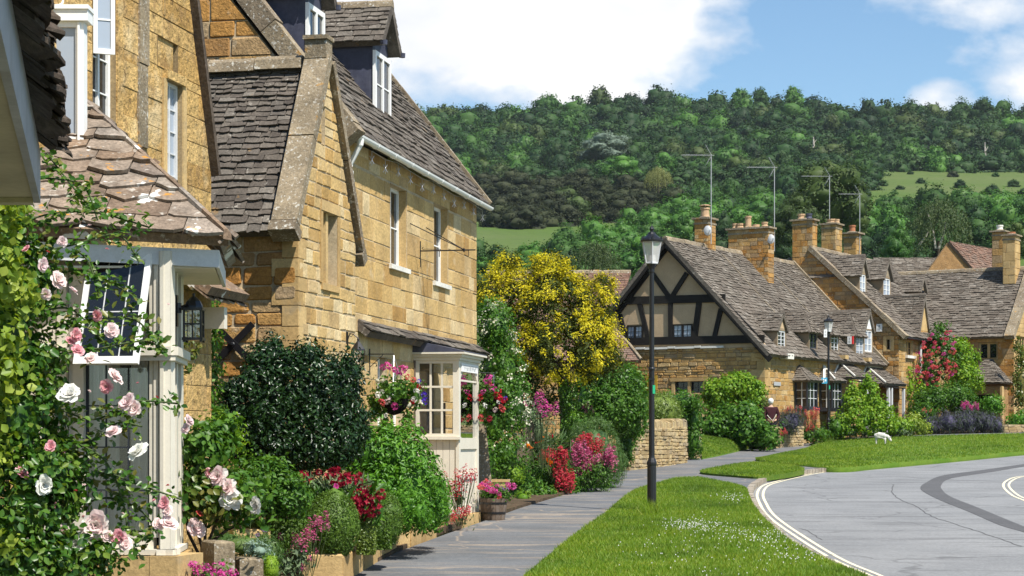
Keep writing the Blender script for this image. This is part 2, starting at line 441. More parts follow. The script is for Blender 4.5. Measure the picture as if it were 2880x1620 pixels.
M['slate_near'] = surf('lichened_stone_slate', [(.165,.118,.085),(.22,.17,.13),(.26,.215,.175),(.20,.135,.088),(.31,.275,.235),(.18,.14,.115)], .93, .2, (4.0,.35), (30,.4), (20,.9,.015),
                  [(1.7,.605,.615,(.64,.63,.60),.95),(9,.62,.68,(.46,.43,.38),.7),(4.4,.63,.67,(.44,.21,.03),.85),(6,.58,.66,(.10,.07,.05),.5)])
M['slate_far'] = surf('weathered_stone_slate', [(.100,.083,.067),(.140,.118,.096),(.170,.148,.122),(.118,.098,.079),(.22,.195,.165)], .93, .2, (2.0,.3), (20,.35), (14,.8,.02),
                  [(6,.64,.71,(.40,.38,.33),.6),(.5,.52,.7,(.12,.095,.075),.5)])
M['slate_dark'] = surf('shaded_brown_slate', [(.060,.045,.034),(.085,.065,.05),(.11,.085,.065),(.045,.036,.03)], .95, .15, (5,.3), (30,.4), (18,.9,.015))  # darkened slate; on the cottage coping it paints the shadowed underside
M['tile_red'] = surf('brown_red_tile', [(.165,.095,.068),(.21,.125,.09),(.185,.13,.10),(.14,.085,.065)], .9, .2, (2,.3), (20,.3), (14,.6,.015), [(3,.6,.7,(.24,.16,.11),.5)])
M['lead'] = surf('lead_sheet', [(.050,.054,.085)], .5, .45, (2.5,.3), (14,.2), (8,.25,.01), [(3.0,.55,.75,(.12,.125,.16),.4)], streak=(7.0,.4,(.11,.115,.15)))
M['white'] = surf('white_paint', [(.80,.80,.78)], .42, .4, (3,.05), (40,.05), (30,.06,.004), [(5,.66,.76,(.52,.48,.40),.35)])
M['cream'] = surf('cream_paint', [(.66,.61,.51)], .5, .4, (3,.07), (40,.06), (30,.08,.004), [(4,.62,.75,(.44,.38,.29),.35)], streak=(8.0,.25,(.45,.40,.31)))
M['greywhite'] = surf('grey_white_paint', [(.60,.61,.62)], .5, .4, (3,.1), (40,.08), (30,.08,.004), [(5,.6,.72,(.40,.38,.33),.4)])
M['stone_white'] = surf('whitened_mortar_flashing', [(.68,.66,.60)], .8, .2, (3,.15), (30,.15), (20,.3,.01), [(4,.6,.7,(.42,.38,.30),.5)])
M['fascia_old'] = surf('dull_grey_paint', [(.30,.315,.34)], .5, .4, (3,.25), (40,.12), (30,.1,.004), [(4,.58,.72,(.22,.21,.19),.5)])
M['soffit_old'] = surf('stained_cream_soffit', [(.40,.365,.245)], .6, .3, (2,.25), (30,.1), (30,.1,.004), [(2,.58,.72,(.27,.27,.15),.5)])
M['aerial'] = surf('dull_alloy', [(.34,.35,.36)], .5, .4, (5,.1), (30,.1), (20,0,.002))
M['black'] = surf('black_iron', [(.010,.010,.012)], .33, .5, (3,.1), (30,.1), (25,.12,.004))
M['timber'] = surf('black_timber', [(.012,.0105,.009),(.017,.014,.011)], .75, .25, (3,.3), (30,.3), (18,.5,.01))
M['plaster'] = surf('buff_plaster', [(.45,.33,.205)], .92, .15, (1.6,.16), (22,.1), (10,.35,.015), [(2.4,.58,.72,(.34,.26,.18),.4)])
M['render_dark'] = surf('brown_render', [(.27,.205,.135)], .92, .15, (1.6,.2), (22,.15), (10,.35,.015))
M['wood'] = surf('weathered_oak', [(.12,.085,.06),(.16,.12,.09),(.10,.075,.058)], .85, .2, (4,.3), (50,.3), (30,.5,.006), streak=(14.0,.5,(.22,.18,.15)))
M['clay'] = surf('clay_pot', [(.50,.36,.22),(.46,.30,.17),(.55,.43,.30)], .85, .2, (5,.2), (30,.2), (20,.3,.006))
M['clay_red'] = surf('terracotta_pot', [(.36,.15,.075)], .85, .2, (5,.2), (30,.2), (20,.3,.006))
M['steel'] = surf('galvanised_steel', [(.50,.51,.53)], .35, .5, (5,.1), (30,.1), (20,.05,.002), metal=.8)
M['darkframe'] = surf('dark_blue_grey_paint', [(.030,.034,.045)], .45, .4, (3,.15), (30,.1), (20,.1,.004))
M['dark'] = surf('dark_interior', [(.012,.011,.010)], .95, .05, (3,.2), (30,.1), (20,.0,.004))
M['glass'] = glassm('window_glass')
M['glass_sky'] = glassm('sky_painted_glass', (.31,.36,.43), .06)  # bright sky reflection put into the pane's base colour
M['glass_clear'] = glassm('clear_glass', alpha=.05)
M['glass_lamp'] = glassm('lantern_glass', alpha=.16)
def frosted():
    m, nt, b = new_mat('frosted_lantern_glass'); b.inputs['Base Color'].default_value = (.80,.79,.76,1); b.inputs['Roughness'].default_value = .25
    t = N_(nt, 'ShaderNodeBsdfTransparent'); mx = N_(nt, 'ShaderNodeMixShader'); mx.inputs[0].default_value = .45; nt.links.new(t.outputs[0], mx.inputs[1]); nt.links.new(b.outputs[0], mx.inputs[2]); nt.links.new(mx.outputs[0], nt.nodes['Material Output'].inputs[0]); return m
M['glass_frost'] = frosted()
M['lamp_white'] = surf('opal_plastic', [(.55,.54,.52)], .5, .4, (3,.05), (30,.05), (20,0,.01))
M['curtain'] = surf('white_curtain', [(.84,.82,.79)], .95, .1, (5,.08), (60,.06), (40,.1,.003))
M['curtain_blue'] = surf('blue_curtain', [(.16,.18,.33)], .95, .1, (5,.1), (60,.06), (40,.1,.003))
M['sign_white'] = surf('white_sign', [(.78,.78,.77)], .5, .4, (3,.03), (30,.03), (20,0,.01))
M['sign_red'] = surf('red_sign', [(.65,.03,.03)], .5, .4, (3,.03), (30,.03), (20,0,.01))
M['sign_blue'] = surf('blue_sign', [(.05,.32,.52)], .5, .4, (3,.03), (30,.03), (20,0,.01))
M['sign_grey'] = surf('grey_plate', [(.36,.37,.38)], .5, .4, (3,.03), (30,.03), (20,0,.01))
M['ochre'] = surf('ochre_paint', [(.42,.27,.03)], .6, .3, (3,.2), (30,.1), (20,0,.01))
M['tag_green'] = surf('green_tag', [(.02,.42,.20)], .5, .4, (3,.03), (30,.03), (20,0,.01))
M['soil'] = surf('garden_soil', [(.10,.07,.045)], .95, .1, (3,.4), (30,.4), (14,.9,.03), [(3,.55,.7,(.05,.08,.02),.5)])
# ---------------------------------------------------------------- foliage helpers
def unit(a): return a/np.maximum(np.linalg.norm(a, axis=1, keepdims=True), 1e-9)
def leaf_quads(P, Nr, L, ratio=.5, fold=.25, shape='diamond', grow=None, gk=0.0):
    n = len(P); a = rng.normal(size=(n, 3))
    if grow is not None: a = a + gk*np.asarray(grow)
    t1 = unit(a - Nr*np.sum(a*Nr, 1, keepdims=True)); t2 = np.cross(Nr, t1)
    L = np.broadcast_to(np.asarray(L, float), (n,))[:, None]; w = L*ratio/2
    if shape == 'diamond':
        V = np.stack([P-t1*L/2, P+t2*w+Nr*fold*w+t1*L*.05, P+t1*L/2-Nr*fold*w*.6, P-t2*w+Nr*fold*w+t1*L*.05], 1)
        return V.reshape(-1, 3), np.arange(n*4).reshape(-1, 4)
    up = Nr*fold*w
    V = np.stack([P-t1*L/2, P-t1*L*.12+t2*w+up, P+t1*L*.22+t2*w*.78+up*.7, P+t1*L/2-Nr*fold*L*.25, P+t1*L*.22-t2*w*.78+up*.7, P-t1*L*.12-t2*w+up], 1)
    i = np.arange(n)[:, None]*6
    return V.reshape(-1, 3), np.concatenate([i+np.array([[0,1,2,3]]), i+np.array([[0,3,4,5]])])
def merge(parts):
    vs, fs, b = [], [], 0
    for V, Fc in parts:
        if len(V) == 0: continue
        vs.append(V); fs.append(Fc+b); b += len(V)
    return np.concatenate(vs), np.concatenate(fs)
def ell_sphere(c, r, nu=12, nv=8, amp=.12, s=1.7):
    vs = []; ph = rng.uniform(0, 6, 3)
    for j in range(nv+1):
        t = math.pi*min(max(j/nv, .02), .98)
        for i in range(nu):
            p = 2*math.pi*i/nu; d = (math.sin(t)*math.cos(p), math.sin(t)*math.sin(p), math.cos(t))
            k = 1 + amp*math.sin(s*3*d[0]+ph[0])*math.cos(s*3*d[1]+ph[1]) + amp*.7*math.sin(s*4*d[2]+ph[2])
            vs.append((c[0]+d[0]*r[0]*k, c[1]+d[1]*r[1]*k, c[2]+d[2]*r[2]*k))
    fs = [(j*nu+i, j*nu+(i+1) % nu, (j+1)*nu+(i+1) % nu, (j+1)*nu+i) for j in range(nv) for i in range(nu)]
    return np.array(vs), np.array(fs)
def foliage(blobs, n, clumps, sigma, L, ratio=.5, fold=.25, shape='diamond', core=.62, shell=(.70, 1.07), up=.25, zmin=None, grow=None, gk=0., nrand=.55, flat=1.0):
    """tufts of leaves round the surface of a union of ellipsoids (cx,cy,cz,rx,ry,rz)"""
    B = np.array(blobs, float); area = np.array([(b[3]*b[4]+b[4]*b[5]+b[3]*b[5]) for b in B]); pr = area/area.sum()
    k = rng.choice(len(B), clumps, p=pr); d = unit(rng.normal(size=(clumps, 3)))
    C = B[k, :3] + d*B[k, 3:]*rng.uniform(shell[0], shell[1], (clumps, 1)); keep = np.ones(clumps, bool)
    for b in B: keep &= (np.sum(((C-b[:3])/b[3:])**2, 1) > .55)
    if zmin is not None: keep &= C[:, 2] > zmin
    C, d, k = C[keep], d[keep], k[keep]; On = unit(d/B[k, 3:]*B[k, 3:].mean(1, keepdims=True))
    q = rng.integers(0, len(C), n); off = rng.normal(size=(n, 3)); off[:, 2] *= flat
    P = C[q] + off*sigma*rng.uniform(.5, 1.2, (len(C), 1))[q]
    Nr = unit(On[q]*.75 + unit(off)*.45 + rng.normal(size=(n, 3))*nrand + np.array([0, 0, up]))
    if zmin is not None:
        m = P[:, 2] > zmin; P, Nr = P[m], Nr[m]
    parts = [leaf_quads(P, Nr, L*rng.uniform(.65, 1.25, len(P)), ratio, fold, shape, grow, gk)]
    if core:
        for b in B: parts.append(ell_sphere(b[:3], b[3:]*core))
    return merge(parts)
def blob(px, py, D, rx, ry, rd):                        # an ellipsoid round the point seen at a photo pixel
    c = W(px, py, D); return (c.x, c.y, c.z, rx*D/F, rd, ry*D/F)
def shrub(name, label, cat, blobs, n, clumps, sigma, L, mat, group=None, root=None, **k):
    V, Fc = foliage(blobs, n, clumps, sigma, L, **k)
    o = link_mesh(name, V, Fc, M[mat], None, root)
    return meta(o, label, cat, group)
def put(parent, me, name, loc, rot=None, s=1.0, mat=None):
    o = bpy.data.objects.new(name, me); COL.objects.link(o)
    o.parent = parent; ORG[o.name] = ORG[parent.name]
    o.location = Vector(loc) - ORG[parent.name]; o.scale = (s, s, s) if not isinstance(s, tuple) else s
    if rot is not None: o.rotation_euler = rot
    if mat is not None:
        o.material_slots[0].link = 'OBJECT'; o.material_slots[0].material = mat
    return o
def stash(name, V, Fc, mat):                            # a mesh to be shared by copies
    me = bpy.data.meshes.new(name); me.from_pydata([tuple(v) for v in V], [], [tuple(f) for f in Fc]); me.materials.append(mat); return me

M['lf_camellia'] = leafm('dark_glossy_leaf', [(.006,.020,.005),(.011,.034,.007),(.024,.062,.012)], .12, .33, .38, 0.0)
M['lf_laurel'] = leafm('bright_leaf', [(.040,.125,.010),(.075,.20,.016),(.13,.29,.026)], .32, .42, .3, 0.0)
M['lf_box'] = leafm('box_leaf', [(.045,.095,.010),(.075,.145,.016),(.12,.20,.026)], .25, .5, .3, 0.0)
M['lf_box_l'] = leafm('pale_box_leaf', [(.075,.125,.018),(.12,.18,.025),(.17,.23,.035)], .25, .45, .45, 0.0)
M['lf_mid'] = leafm('mid_leaf', [(.028,.085,.009),(.055,.135,.014),(.105,.21,.024)], .30, .45, .28, 0.12)
M['lf_rose'] = leafm('rose_leaf', [(.020,.064,.008),(.038,.11,.013),(.075,.165,.018),(.135,.20,.025)], .30, .36, .35, 0.0)
M['lf_rose_red'] = leafm('bronze_rose_leaf', [(.05,.10,.015),(.10,.15,.02),(.17,.15,.03),(.06,.11,.02)], .3, .4, .45, 0.0)
M['lf_hop'] = leafm('yellow_green_leaf', [(.12,.20,.018),(.20,.285,.03),(.32,.38,.055)], .35, .5, .4, 0.0)
M['lf_yew'] = leafm('golden_yew_tip', [(.30,.28,.011),(.52,.45,.016),(.66,.56,.026),(.20,.22,.012)], .28, .6, .15, 0.0)
M['lf_yew_in'] = leafm('green_yew_leaf', [(.030,.048,.007),(.065,.080,.009)], .15, .6, .2, 0.0)
M['lf_grey'] = leafm('grey_green_leaf', [(.06,.10,.045),(.10,.15,.07),(.15,.20,.10)], .2, .6, .3, 0.0)
M['lf_silver'] = leafm('silver_leaf', [(.16,.24,.19),(.24,.33,.27)], .2, .6, .3, 0.0)
M['lf_blade'] = leafm('grassy_leaf', [(.045,.105,.025),(.075,.15,.035),(.13,.20,.06)], .3, .5, .35, 0.0)
M['lf_lime'] = leafm('lime_leaf', [(.085,.19,.012),(.15,.28,.018),(.25,.36,.03)], .36, .5, .25, 0.1)
M['lf_lav'] = leafm('lavender_spike', [(.040,.065,.030),(.065,.085,.050),(.060,.058,.085),(.085,.075,.14)], .2, .7, .2, 0.0)
M['lf_ivy'] = leafm('ivy_leaf', [(.035,.105,.009),(.07,.16,.014),(.13,.24,.022)], .30, .42, .3, 0.0)
M['stem'] = surf('green_stem', [(.06,.085,.03)], .8, .2, (6,.3), (40,.2), (30,.2,.004))
M['bark'] = surf('bark', [(.085,.065,.048)], .95, .1, (3,.35), (25,.35), (14,.9,.02))
M['bark_pale'] = surf('pale_bark', [(.42,.38,.33)], .9, .2, (2,.4), (14,.4), (10,.6,.02))
PT = {}
PT['blush'] = petal('blush_petal', [(.78,.56,.56),(.84,.68,.66),(.82,.76,.72)])
PT['pink'] = petal('pink_petal', [(.72,.27,.32),(.76,.40,.42),(.80,.52,.53)])
PT['whiterose'] = petal('white_petal', [(.80,.78,.72),(.85,.84,.80)])
PT['magenta'] = petal('magenta_petal', [(.50,.035,.22),(.62,.08,.32),(.66,.16,.40)])
PT['valpink'] = petal('deep_pink_petal', [(.46,.06,.17),(.58,.13,.26),(.62,.22,.36)])
PT['valred'] = petal('red_petal', [(.45,.020,.045),(.56,.05,.075),(.60,.09,.11)])
PT['coral'] = petal('coral_petal', [(.60,.09,.06),(.66,.15,.13),(.62,.07,.12)])
PT['crimson'] = petal('crimson_petal', [(.22,.004,.022),(.33,.010,.035),(.40,.022,.05)])
PT['orange'] = petal('orange_petal', [(.80,.17,.01),(.85,.26,.015)])
PT['cream'] = petal('cream_petal', [(.70,.66,.48),(.78,.76,.62),(.60,.56,.38)])
PT['purple'] = petal('purple_petal', [(.30,.10,.42),(.42,.18,.52)])
PT['blue'] = petal('blue_violet_petal', [(.08,.03,.45),(.12,.06,.52)])
PT['red'] = petal('scarlet_petal', [(.58,.012,.03),(.66,.03,.06)])
PT['climbred'] = petal('rose_red_petal', [(.55,.035,.09),(.62,.07,.13),(.64,.13,.16)])

def rose_mesh(seed, r=.5):
    rs = np.random.default_rng(seed); V, Fc = [], []
    for ring, (n, tilt, rad_, sz) in enumerate(((7, .25, .30, .62), (7, .75, .22, .56), (6, 1.15, .14, .46), (5, 1.42, .06, .34))):
        for i in range(n):
            a = 2*math.pi*(i+rs.uniform(-.25, .25))/n + ring*.4; tl = tilt + rs.uniform(-.15, .15); b = len(V); sc = sz*rs.uniform(.85, 1.15)
            for jj in range(4):
                t = jj/3
                for ii in range(4):
                    s = (ii/3-.5)*2; wd = sc*.62*math.sin(.5+t*2.0)
                    out = rad_*.5 + t*sc*math.cos(tl) + .12*t*t*sc; h = t*sc*math.sin(tl) - .16*max(t-.6, 0)*sc*2 + .10*s*s*sc + rs.normal()*.02
                    x, y = out, s*wd
                    V.append(((x*math.cos(a)-y*math.sin(a))*r*1.25, (x*math.sin(a)+y*math.cos(a))*r*1.25, h*r*1.25))
            for jj in range(3):
                for ii in range(3): Fc.append((b+jj*4+ii, b+jj*4+ii+1, b+jj*4+ii+5, b+jj*4+ii+4))
    return V, Fc
ROSE = [stash('rose_bloom', *rose_mesh(s), PT['blush']) for s in (1, 2, 3)]
def cluster_mesh(seed, n=46, shape='cone', q=.17):      # a head of many small flowers, about one unit across
    rs = np.random.default_rng(seed)
    if shape == 'cone':
        t = rs.uniform(0, 1, n)**.8; a = rs.uniform(0, 6.28, n); r = .5*(1-t*.75)*np.sqrt(rs.uniform(.25, 1, n))
        P = np.stack([r*np.cos(a), r*np.sin(a), t*1.15-.4], 1)
    else:
        d = unit(rs.normal(size=(n, 3))); P = d*.5*rs.uniform(.75, 1.0, (n, 1)); P[:, 2] *= .72
    Nr = unit(P*np.array([1, 1, .6]) + rs.normal(size=(n, 3))*.25 + np.array([0, 0, .25]))
    V, Fc = [], []
    for p, nn in zip(P, Nr):
        a = np.cross(nn, rs.normal(size=3)); a /= np.linalg.norm(a); b = np.cross(nn, a); w = q*rs.uniform(.7, 1.2); i = len(V)
        for k in range(8):
            th = 6.2832*k/8; rr = w*(.62 if k % 2 else .28); V.append(p+(a*math.cos(th)+b*math.sin(th))*rr + nn*(.1*w if k % 2 else 0))
        V.append(p - nn*w*.1)
        Fc += [(i+8, i+k, i+k+1, i+(k+2) % 8) for k in (0, 2, 4, 6)]
    return V, Fc
VAL = [stash('flower_head', *cluster_mesh(s), PT['valpink']) for s in (4, 5, 6)]
BALL = [stash('flower_head', *cluster_mesh(s, 40, 'ball', .26), PT['magenta']) for s in (7, 8)]
def poppy_mesh(seed):
    rs = np.random.default_rng(seed); V, Fc = [], []
    for i in range(6):
        a = 2*math.pi*i/6 + rs.uniform(-.2, .2); b = len(V)
        for jj in range(4):
            t = jj/3
            for ii in range(4):
                s = (ii/3-.5)*2; x = .08+t*.42; y = s*.34*math.sin(.4+t*1.9); h = .34*t*t + .06*s*s + rs.normal()*.02
                V.append((x*math.cos(a)-y*math.sin(a), x*math.sin(a)+y*math.cos(a), h))
        for jj in range(3):
            for ii in range(3): Fc.append((b+jj*4+ii, b+jj*4+ii+1, b+jj*4+ii+5, b+jj*4+ii+4))
    return V, Fc
POP = [stash('open_flower', *poppy_mesh(s), PT['orange']) for s in (9, 10)]
def rnd_rot(t=.9): return (random.uniform(-t, t)+.5, random.uniform(-t, t), random.uniform(0, 6.28))
def face_rot(): return (rad(random.uniform(35, 95)), rad(random.uniform(-25, 25)), rad(random.uniform(-40, 70)))

# ---------------------------------------------------------------- ground, road, pavement, grass
def hill_a(y):                                          # tangent of the angle at which the ground is seen
    ys = [110, 160, 220, 300, 380, 470, 560, 640, 720, 800, 950, 1300, 2600]
    an = [(zp(110)-.16-CZ)/110, .038, .070, .100, .114, .126, .139, .150, .1585, .152, .125, .085, .04]
    return float(np.interp(y, ys, an))
def zt(x, y):
    if y <= 110: return zp(y) - .16
    f = 1 + .010*math.sin(x*.012+.6) + .006*math.sin(x*.031+y*.01)
    t = min((y-110)/120, 1)
    return CZ + y*hill_a(y)*(1 + (f-1)*t)
xs = np.concatenate([np.linspace(-700, -80, 22), np.linspace(-60, 90, 31), np.linspace(100, 900, 41)])
ys = np.concatenate([np.array([-30, -5, 20, 40, 60, 80, 100, 110]), np.linspace(122, 400, 24), np.linspace(415, 860, 30), np.linspace(900, 2600, 18)])
gv = [(x, y, zt(x, y)) for y in ys for x in xs]; nx = len(xs)
gf = np.array([(j*nx+i, j*nx+i+1, (j+1)*nx+i+1, (j+1)*nx+i) for j in range(len(ys)-1) for i in range(nx-1)])
def ground_mat():
    m, nt, b = new_mat('meadow_and_woodland_floor'); g = N_(nt, 'ShaderNodeNewGeometry'); vec = g.outputs['Position']
    f1 = tex_noise(nt, vec, .03, 4); f2 = tex_noise(nt, vec, .6, 5, .7); f3 = tex_noise(nt, vec, 6, 3, .7)
    c = mixc(nt, rng_map(nt, f1, .40, .62), (.065,.115,.022), (.095,.125,.042))
    c = mixc(nt, rng_map(nt, f2, .45, .7, 0, .6), c, (.040,.070,.018)); c = mixc(nt, rng_map(nt, f3, .4, .7, 0, .5), c, (.11,.13,.045))
    nt.links.new(c, b.inputs['Base Color']); b.inputs['Roughness'].default_value = .95; b.inputs['Specular IOR Level'].default_value = .1
    return m
M['ground'] = ground_mat()
meta(link_mesh('ground', gv, gf, M['ground'], None, (0, 0, 0), True), kind='structure')

def sheet(name, pts, mat, th=.12, kind='structure'):
    pts = [Vector(p) for p in pts]; mb = MB(); n = len(pts)
    tri = tessellate_polygon([[Vector((p.x, p.y, 0)) for p in pts]])
    mb.add(pts, [tuple(t) for t in tri])
    lo = [p - Vector((0, 0, th)) for p in pts]
    mb.add(pts+lo, [(i, (i+1) % n, n+(i+1) % n, n+i) for i in range(n)])
    return meta(mb.build(name, mat, None, (0, 0, 0)), kind=kind)
def ruled(name, A, B, mat, nv=6, bulge=0.0, th=.15):
    n = max(len(A), len(B)); A = np.array(A); B = np.array(B)
    A = np.array([A[min(int(i*(len(A)-1)/(n-1)), len(A)-1)] for i in range(n)]); B = np.array([B[min(int(i*(len(B)-1)/(n-1)), len(B)-1)] for i in range(n)])
    V = [A*(1-t)+B*t+np.array([0, 0, bulge*math.sin(math.pi*t)]) for t in np.linspace(0, 1, nv+1)]
    V = np.concatenate(V + [A-np.array([0, 0, th]), B-np.array([0, 0, th])])
    fs = [(j*n+i, j*n+i+1, (j+1)*n+i+1, (j+1)*n+i) for j in range(nv) for i in range(n-1)]
    a0, b0 = (nv+1)*n, (nv+2)*n
    fs += [(a0+i, a0+i+1, i+1, i) for i in range(n-1)] + [(nv*n+i, nv*n+i+1, b0+i+1, b0+i) for i in range(n-1)]
    o = link_mesh(name, V, np.array(fs), mat, None, (0, 0, 0), True); meta(o, kind='structure'); return o, A, B
def wadd(nt, a, b):
    n = N_(nt, 'ShaderNodeMath', operation='MULTIPLY_ADD'); nt.links.new(a, n.inputs[0]); n.inputs[1].default_value = .5
    m = N_(nt, 'ShaderNodeMath', operation='MULTIPLY'); nt.links.new(b, m.inputs[0]); m.inputs[1].default_value = .5; nt.links.new(m.outputs[0], n.inputs[2]); return n.outputs[0]
def asphalt(name, base, alt, dark, scale=1.0, cracks=0):
    m, nt, b = new_mat(name); g = N_(nt, 'ShaderNodeNewGeometry'); vec = g.outputs['Position']
    f1 = tex_noise(nt, vec, .5*scale, 5, .6); f2 = tex_noise(nt, vec, 55, 2, .8)
    mp = N_(nt, 'ShaderNodeMapping'); nt.links.new(vec, mp.inputs[0]); mp.inputs['Scale'].default_value = (.35, 2.4, 1); mp.inputs['Rotation'].default_value = (0, 0, .12)
    f3 = tex_noise(nt, mp.outputs[0], 1.2, 5, .65)
    c = mixc(nt, rng_map(nt, f1, .35, .65), base, alt)
    c = mixc(nt, rng_map(nt, f3, .52, .70, 0, .8), c, dark)
    q = ramp_node(nt, [(.62,)*3, (1.38,)*3]); f4 = tex_noise(nt, vec, 16, 4, .8); f2 = wadd(nt, f2, f4); nt.links.new(rng_map(nt, f2, .32, .68), q.inputs[0]); c = mixc(nt, 1.0, c, q.outputs[0], 'MULTIPLY')
    if cracks:
        v = N_(nt, 'ShaderNodeTexVoronoi', feature='DISTANCE_TO_EDGE'); v.inputs['Scale'].default_value = cracks
        wv = N_(nt, 'ShaderNodeVectorMath', operation='MULTIPLY_ADD')
        nn = N_(nt, 'ShaderNodeTexNoise'); nn.inputs['Scale'].default_value = 1.2; nt.links.new(vec, nn.inputs['Vector'])
        nt.links.new(nn.outputs['Color'], wv.inputs[0]); wv.inputs[1].default_value = (1.2, 1.2, 0); nt.links.new(vec, wv.inputs[2])
        nt.links.new(wv.outputs[0], v.inputs['Vector']); c = mixc(nt, rng_map(nt, v.outputs['Distance'], 0, .012, .75, 0), c, dark)
    nt.links.new(c, b.inputs['Base Color']); b.inputs['Roughness'].default_value = .9; b.inputs['Specular IOR Level'].default_value = .25
    bp = N_(nt, 'ShaderNodeBump'); bp.inputs['Strength'].default_value = .4; bp.inputs['Distance'].default_value = .006
    nt.links.new(f2, bp.inputs['Height']); nt.links.new(bp.outputs[0], b.inputs['Normal'])
    return m
M['road'] = asphalt('worn_road', (.225,.228,.230), (.180,.184,.188), (.105,.106,.108), 1.0, .22)
M['path'] = asphalt('tarmac_pavement', (.135,.140,.147), (.098,.103,.110), (.29,.235,.18), 1.6, .35)
M['patch'] = asphalt('fresh_tarmac_strip', (.098,.097,.10), (.085,.085,.088), (.07,.07,.072), 2.0)
M['kerb'] = surf('kerb_stone', [(.33,.28,.22),(.28,.24,.19),(.36,.32,.26)], .9, .2, (4,.3), (30,.3), (20,.5,.01))
def linepaint():
    m, nt, b = new_mat('cream_road_paint'); g = N_(nt, 'ShaderNodeNewGeometry')
    f = tex_noise(nt, g.outputs['Position'], 9, 5, .7)
    nt.links.new(mixc(nt, rng_map(nt, f, .52, .68, 0, .85), (.72,.65,.45), (.27,.26,.23)), b.inputs['Base Color']); b.inputs['Roughness'].default_value = .8
    return m
M['line'] = linepaint()
def grass_mat():
    m, nt, b = new_mat('mown_grass'); g = N_(nt, 'ShaderNodeNewGeometry'); vec = g.outputs['Position']
    f1 = tex_noise(nt, vec, .8, 5, .6); f2 = tex_noise(nt, vec, 14, 4, .75)
    c = mixc(nt, rng_map(nt, f1, .38, .64), (.075,.145,.012), (.125,.18,.022)); c = mixc(nt, rng_map(nt, f2, .35, .7, 0, .7), c, (.045,.095,.01))
    nt.links.new(c, b.inputs['Base Color']); b.inputs['Roughness'].default_value = .9; b.inputs['Specular IOR Level'].default_value = .15
    bp = N_(nt, 'ShaderNodeBump'); bp.inputs['Strength'].default_value = .8; bp.inputs['Distance'].default_value = .03
    nt.links.new(f2, bp.inputs['Height']); nt.links.new(bp.outputs[0], b.inputs['Normal'])
    return m
M['grass'] = grass_mat()
M['blade'] = leafm('grass_blade', [(.085,.175,.010),(.135,.245,.015),(.19,.295,.024),(.28,.32,.06)], .40, .5, .3, 0.0, 1.1)

KERB = [(2560,1672),(2452,1625),(2362,1588),(2252,1534),(2186,1484),(2138,1432),(2116,1392),(2120,1366),(2150,1346),(2185,1338),(2240,1329),(2275,1322),(2328,1317),(2400,1315.5),(2458,1309),(2676,1290),(2880,1271),(3100,1256),(3400,1243)]
kp = [G(x, y) for x, y in crom(KERB, 6)]
rr = [G(x, y, -.10) for x, y in crom(KERB, 6)]
sheet('road', rr + [Vector((75, 66, zp(66)-.1)), Vector((75, 4, zp(4)-.1)), Vector((3, 4, zp(4)-.1))], M['road'], .1)
LEFT = [(500,1800),(760,1690),(1000,1600),(1130,1548),(1260,1500),(1400,1452),(1500,1415),(1620,1380),(1700,1335),(1770,1312),(1935,1290),(1960,1284),(2050,1262),(2140,1246),(2190,1240),(2260,1236),(2330,1233)]
sheet('pavement', [G(x, y) for x, y in LEFT] + [GD(2420, 76.5), GD(2880, 77), GD(3300, 78)] + kp[::-1] + [Vector((1.5, 4, zp(4))), Vector((-2, 4, zp(4)))], M['path'], .14)
# kerb stones along the road
mb = MB()
acc = []; line = [np.array(p) for p in kp]
for a, b in zip(line, line[1:]):
    L = np.linalg.norm(b-a); k = max(int(L/.35), 1)
    for i in range(k): acc.append((a+(b-a)*(i/k), a+(b-a)*((i+1)/k)))
for a, b in acc:
    d = (b-a)/max(np.linalg.norm(b-a), 1e-6); n = np.array([-d[1], d[0], 0]); g = d*.012; j = random.uniform(-.015, .015)
    top = np.array([0, 0, .012+j*.5]); lo = np.array([0, 0, -.13]); w0, w1 = n*(-.025+j*.4), n*.11
    mb.hexa([a+g+w0+lo, b-g+w0+lo, b-g+w1+lo, a+g+w1+lo, a+g+w0+top, b-g+w0+top, b-g+w1+top, a+g+w1+top])
meta(mb.build('kerb', M['kerb'], None, (0, 0, 0)), kind='structure')

def stripe(mb, pts, w, off=0.0, gaps=()):
    pts = [np.array(p) for p in pts]; Ls, Rs = [], []
    for i, p in enumerate(pts):
        d = pts[min(i+1, len(pts)-1)] - pts[max(i-1, 0)]; n = np.array([-d[1], d[0], 0]); n /= np.linalg.norm(n)
        Ls.append(p+n*(off+w/2)); Rs.append(p+n*(off-w/2))
    for i in range(len(pts)-1):
        if i not in gaps: mb.poly([Rs[i], Rs[i+1], Ls[i+1], Ls[i]])
Y1 = [(2600,1676),(2480,1620),(2371,1574),(2257,1506),(2181,1452),(2154,1414),(2146,1389),(2159,1367),(2197,1354),(2241,1343),(2295,1332),(2404,1310+4),(2567,1298),(2730,1288),(2880,1274),(3100,1259)]
y1 = [G(x, y, -.095) for x, y in crom(Y1, 6)]
mb = MB(); stripe(mb, y1, .055); stripe(mb, y1, .055, .125, (12,)); 
Y2 = [(2960,1335),(2880,1340),(2846,1352),(2838,1368),(2860,1390),(2890,1404),(2990,1440)]
y2 = [G(x, y, -.095) for x, y in crom(Y2, 6)]; stripe(mb, y2, .055); stripe(mb, y2, .055, -.125)
meta(mb.build('road_markings', M['line'], None, (0, 0, 0)), kind='structure')
c3 = lambda x, y: (1480+x*.5435, 1180+y*.5435)
PO = [(2700,212),(2576,230),(2350,262),(2150,290),(2070,325),(2040,350),(2060,375),(2150,420),(2300,480),(2450,545),(2576,582),(2700,630)]
PI = [(2700,228),(2576,243),(2400,272),(2200,303),(2150,335),(2152,362),(2200,400),(2350,460),(2576,553),(2700,600)]
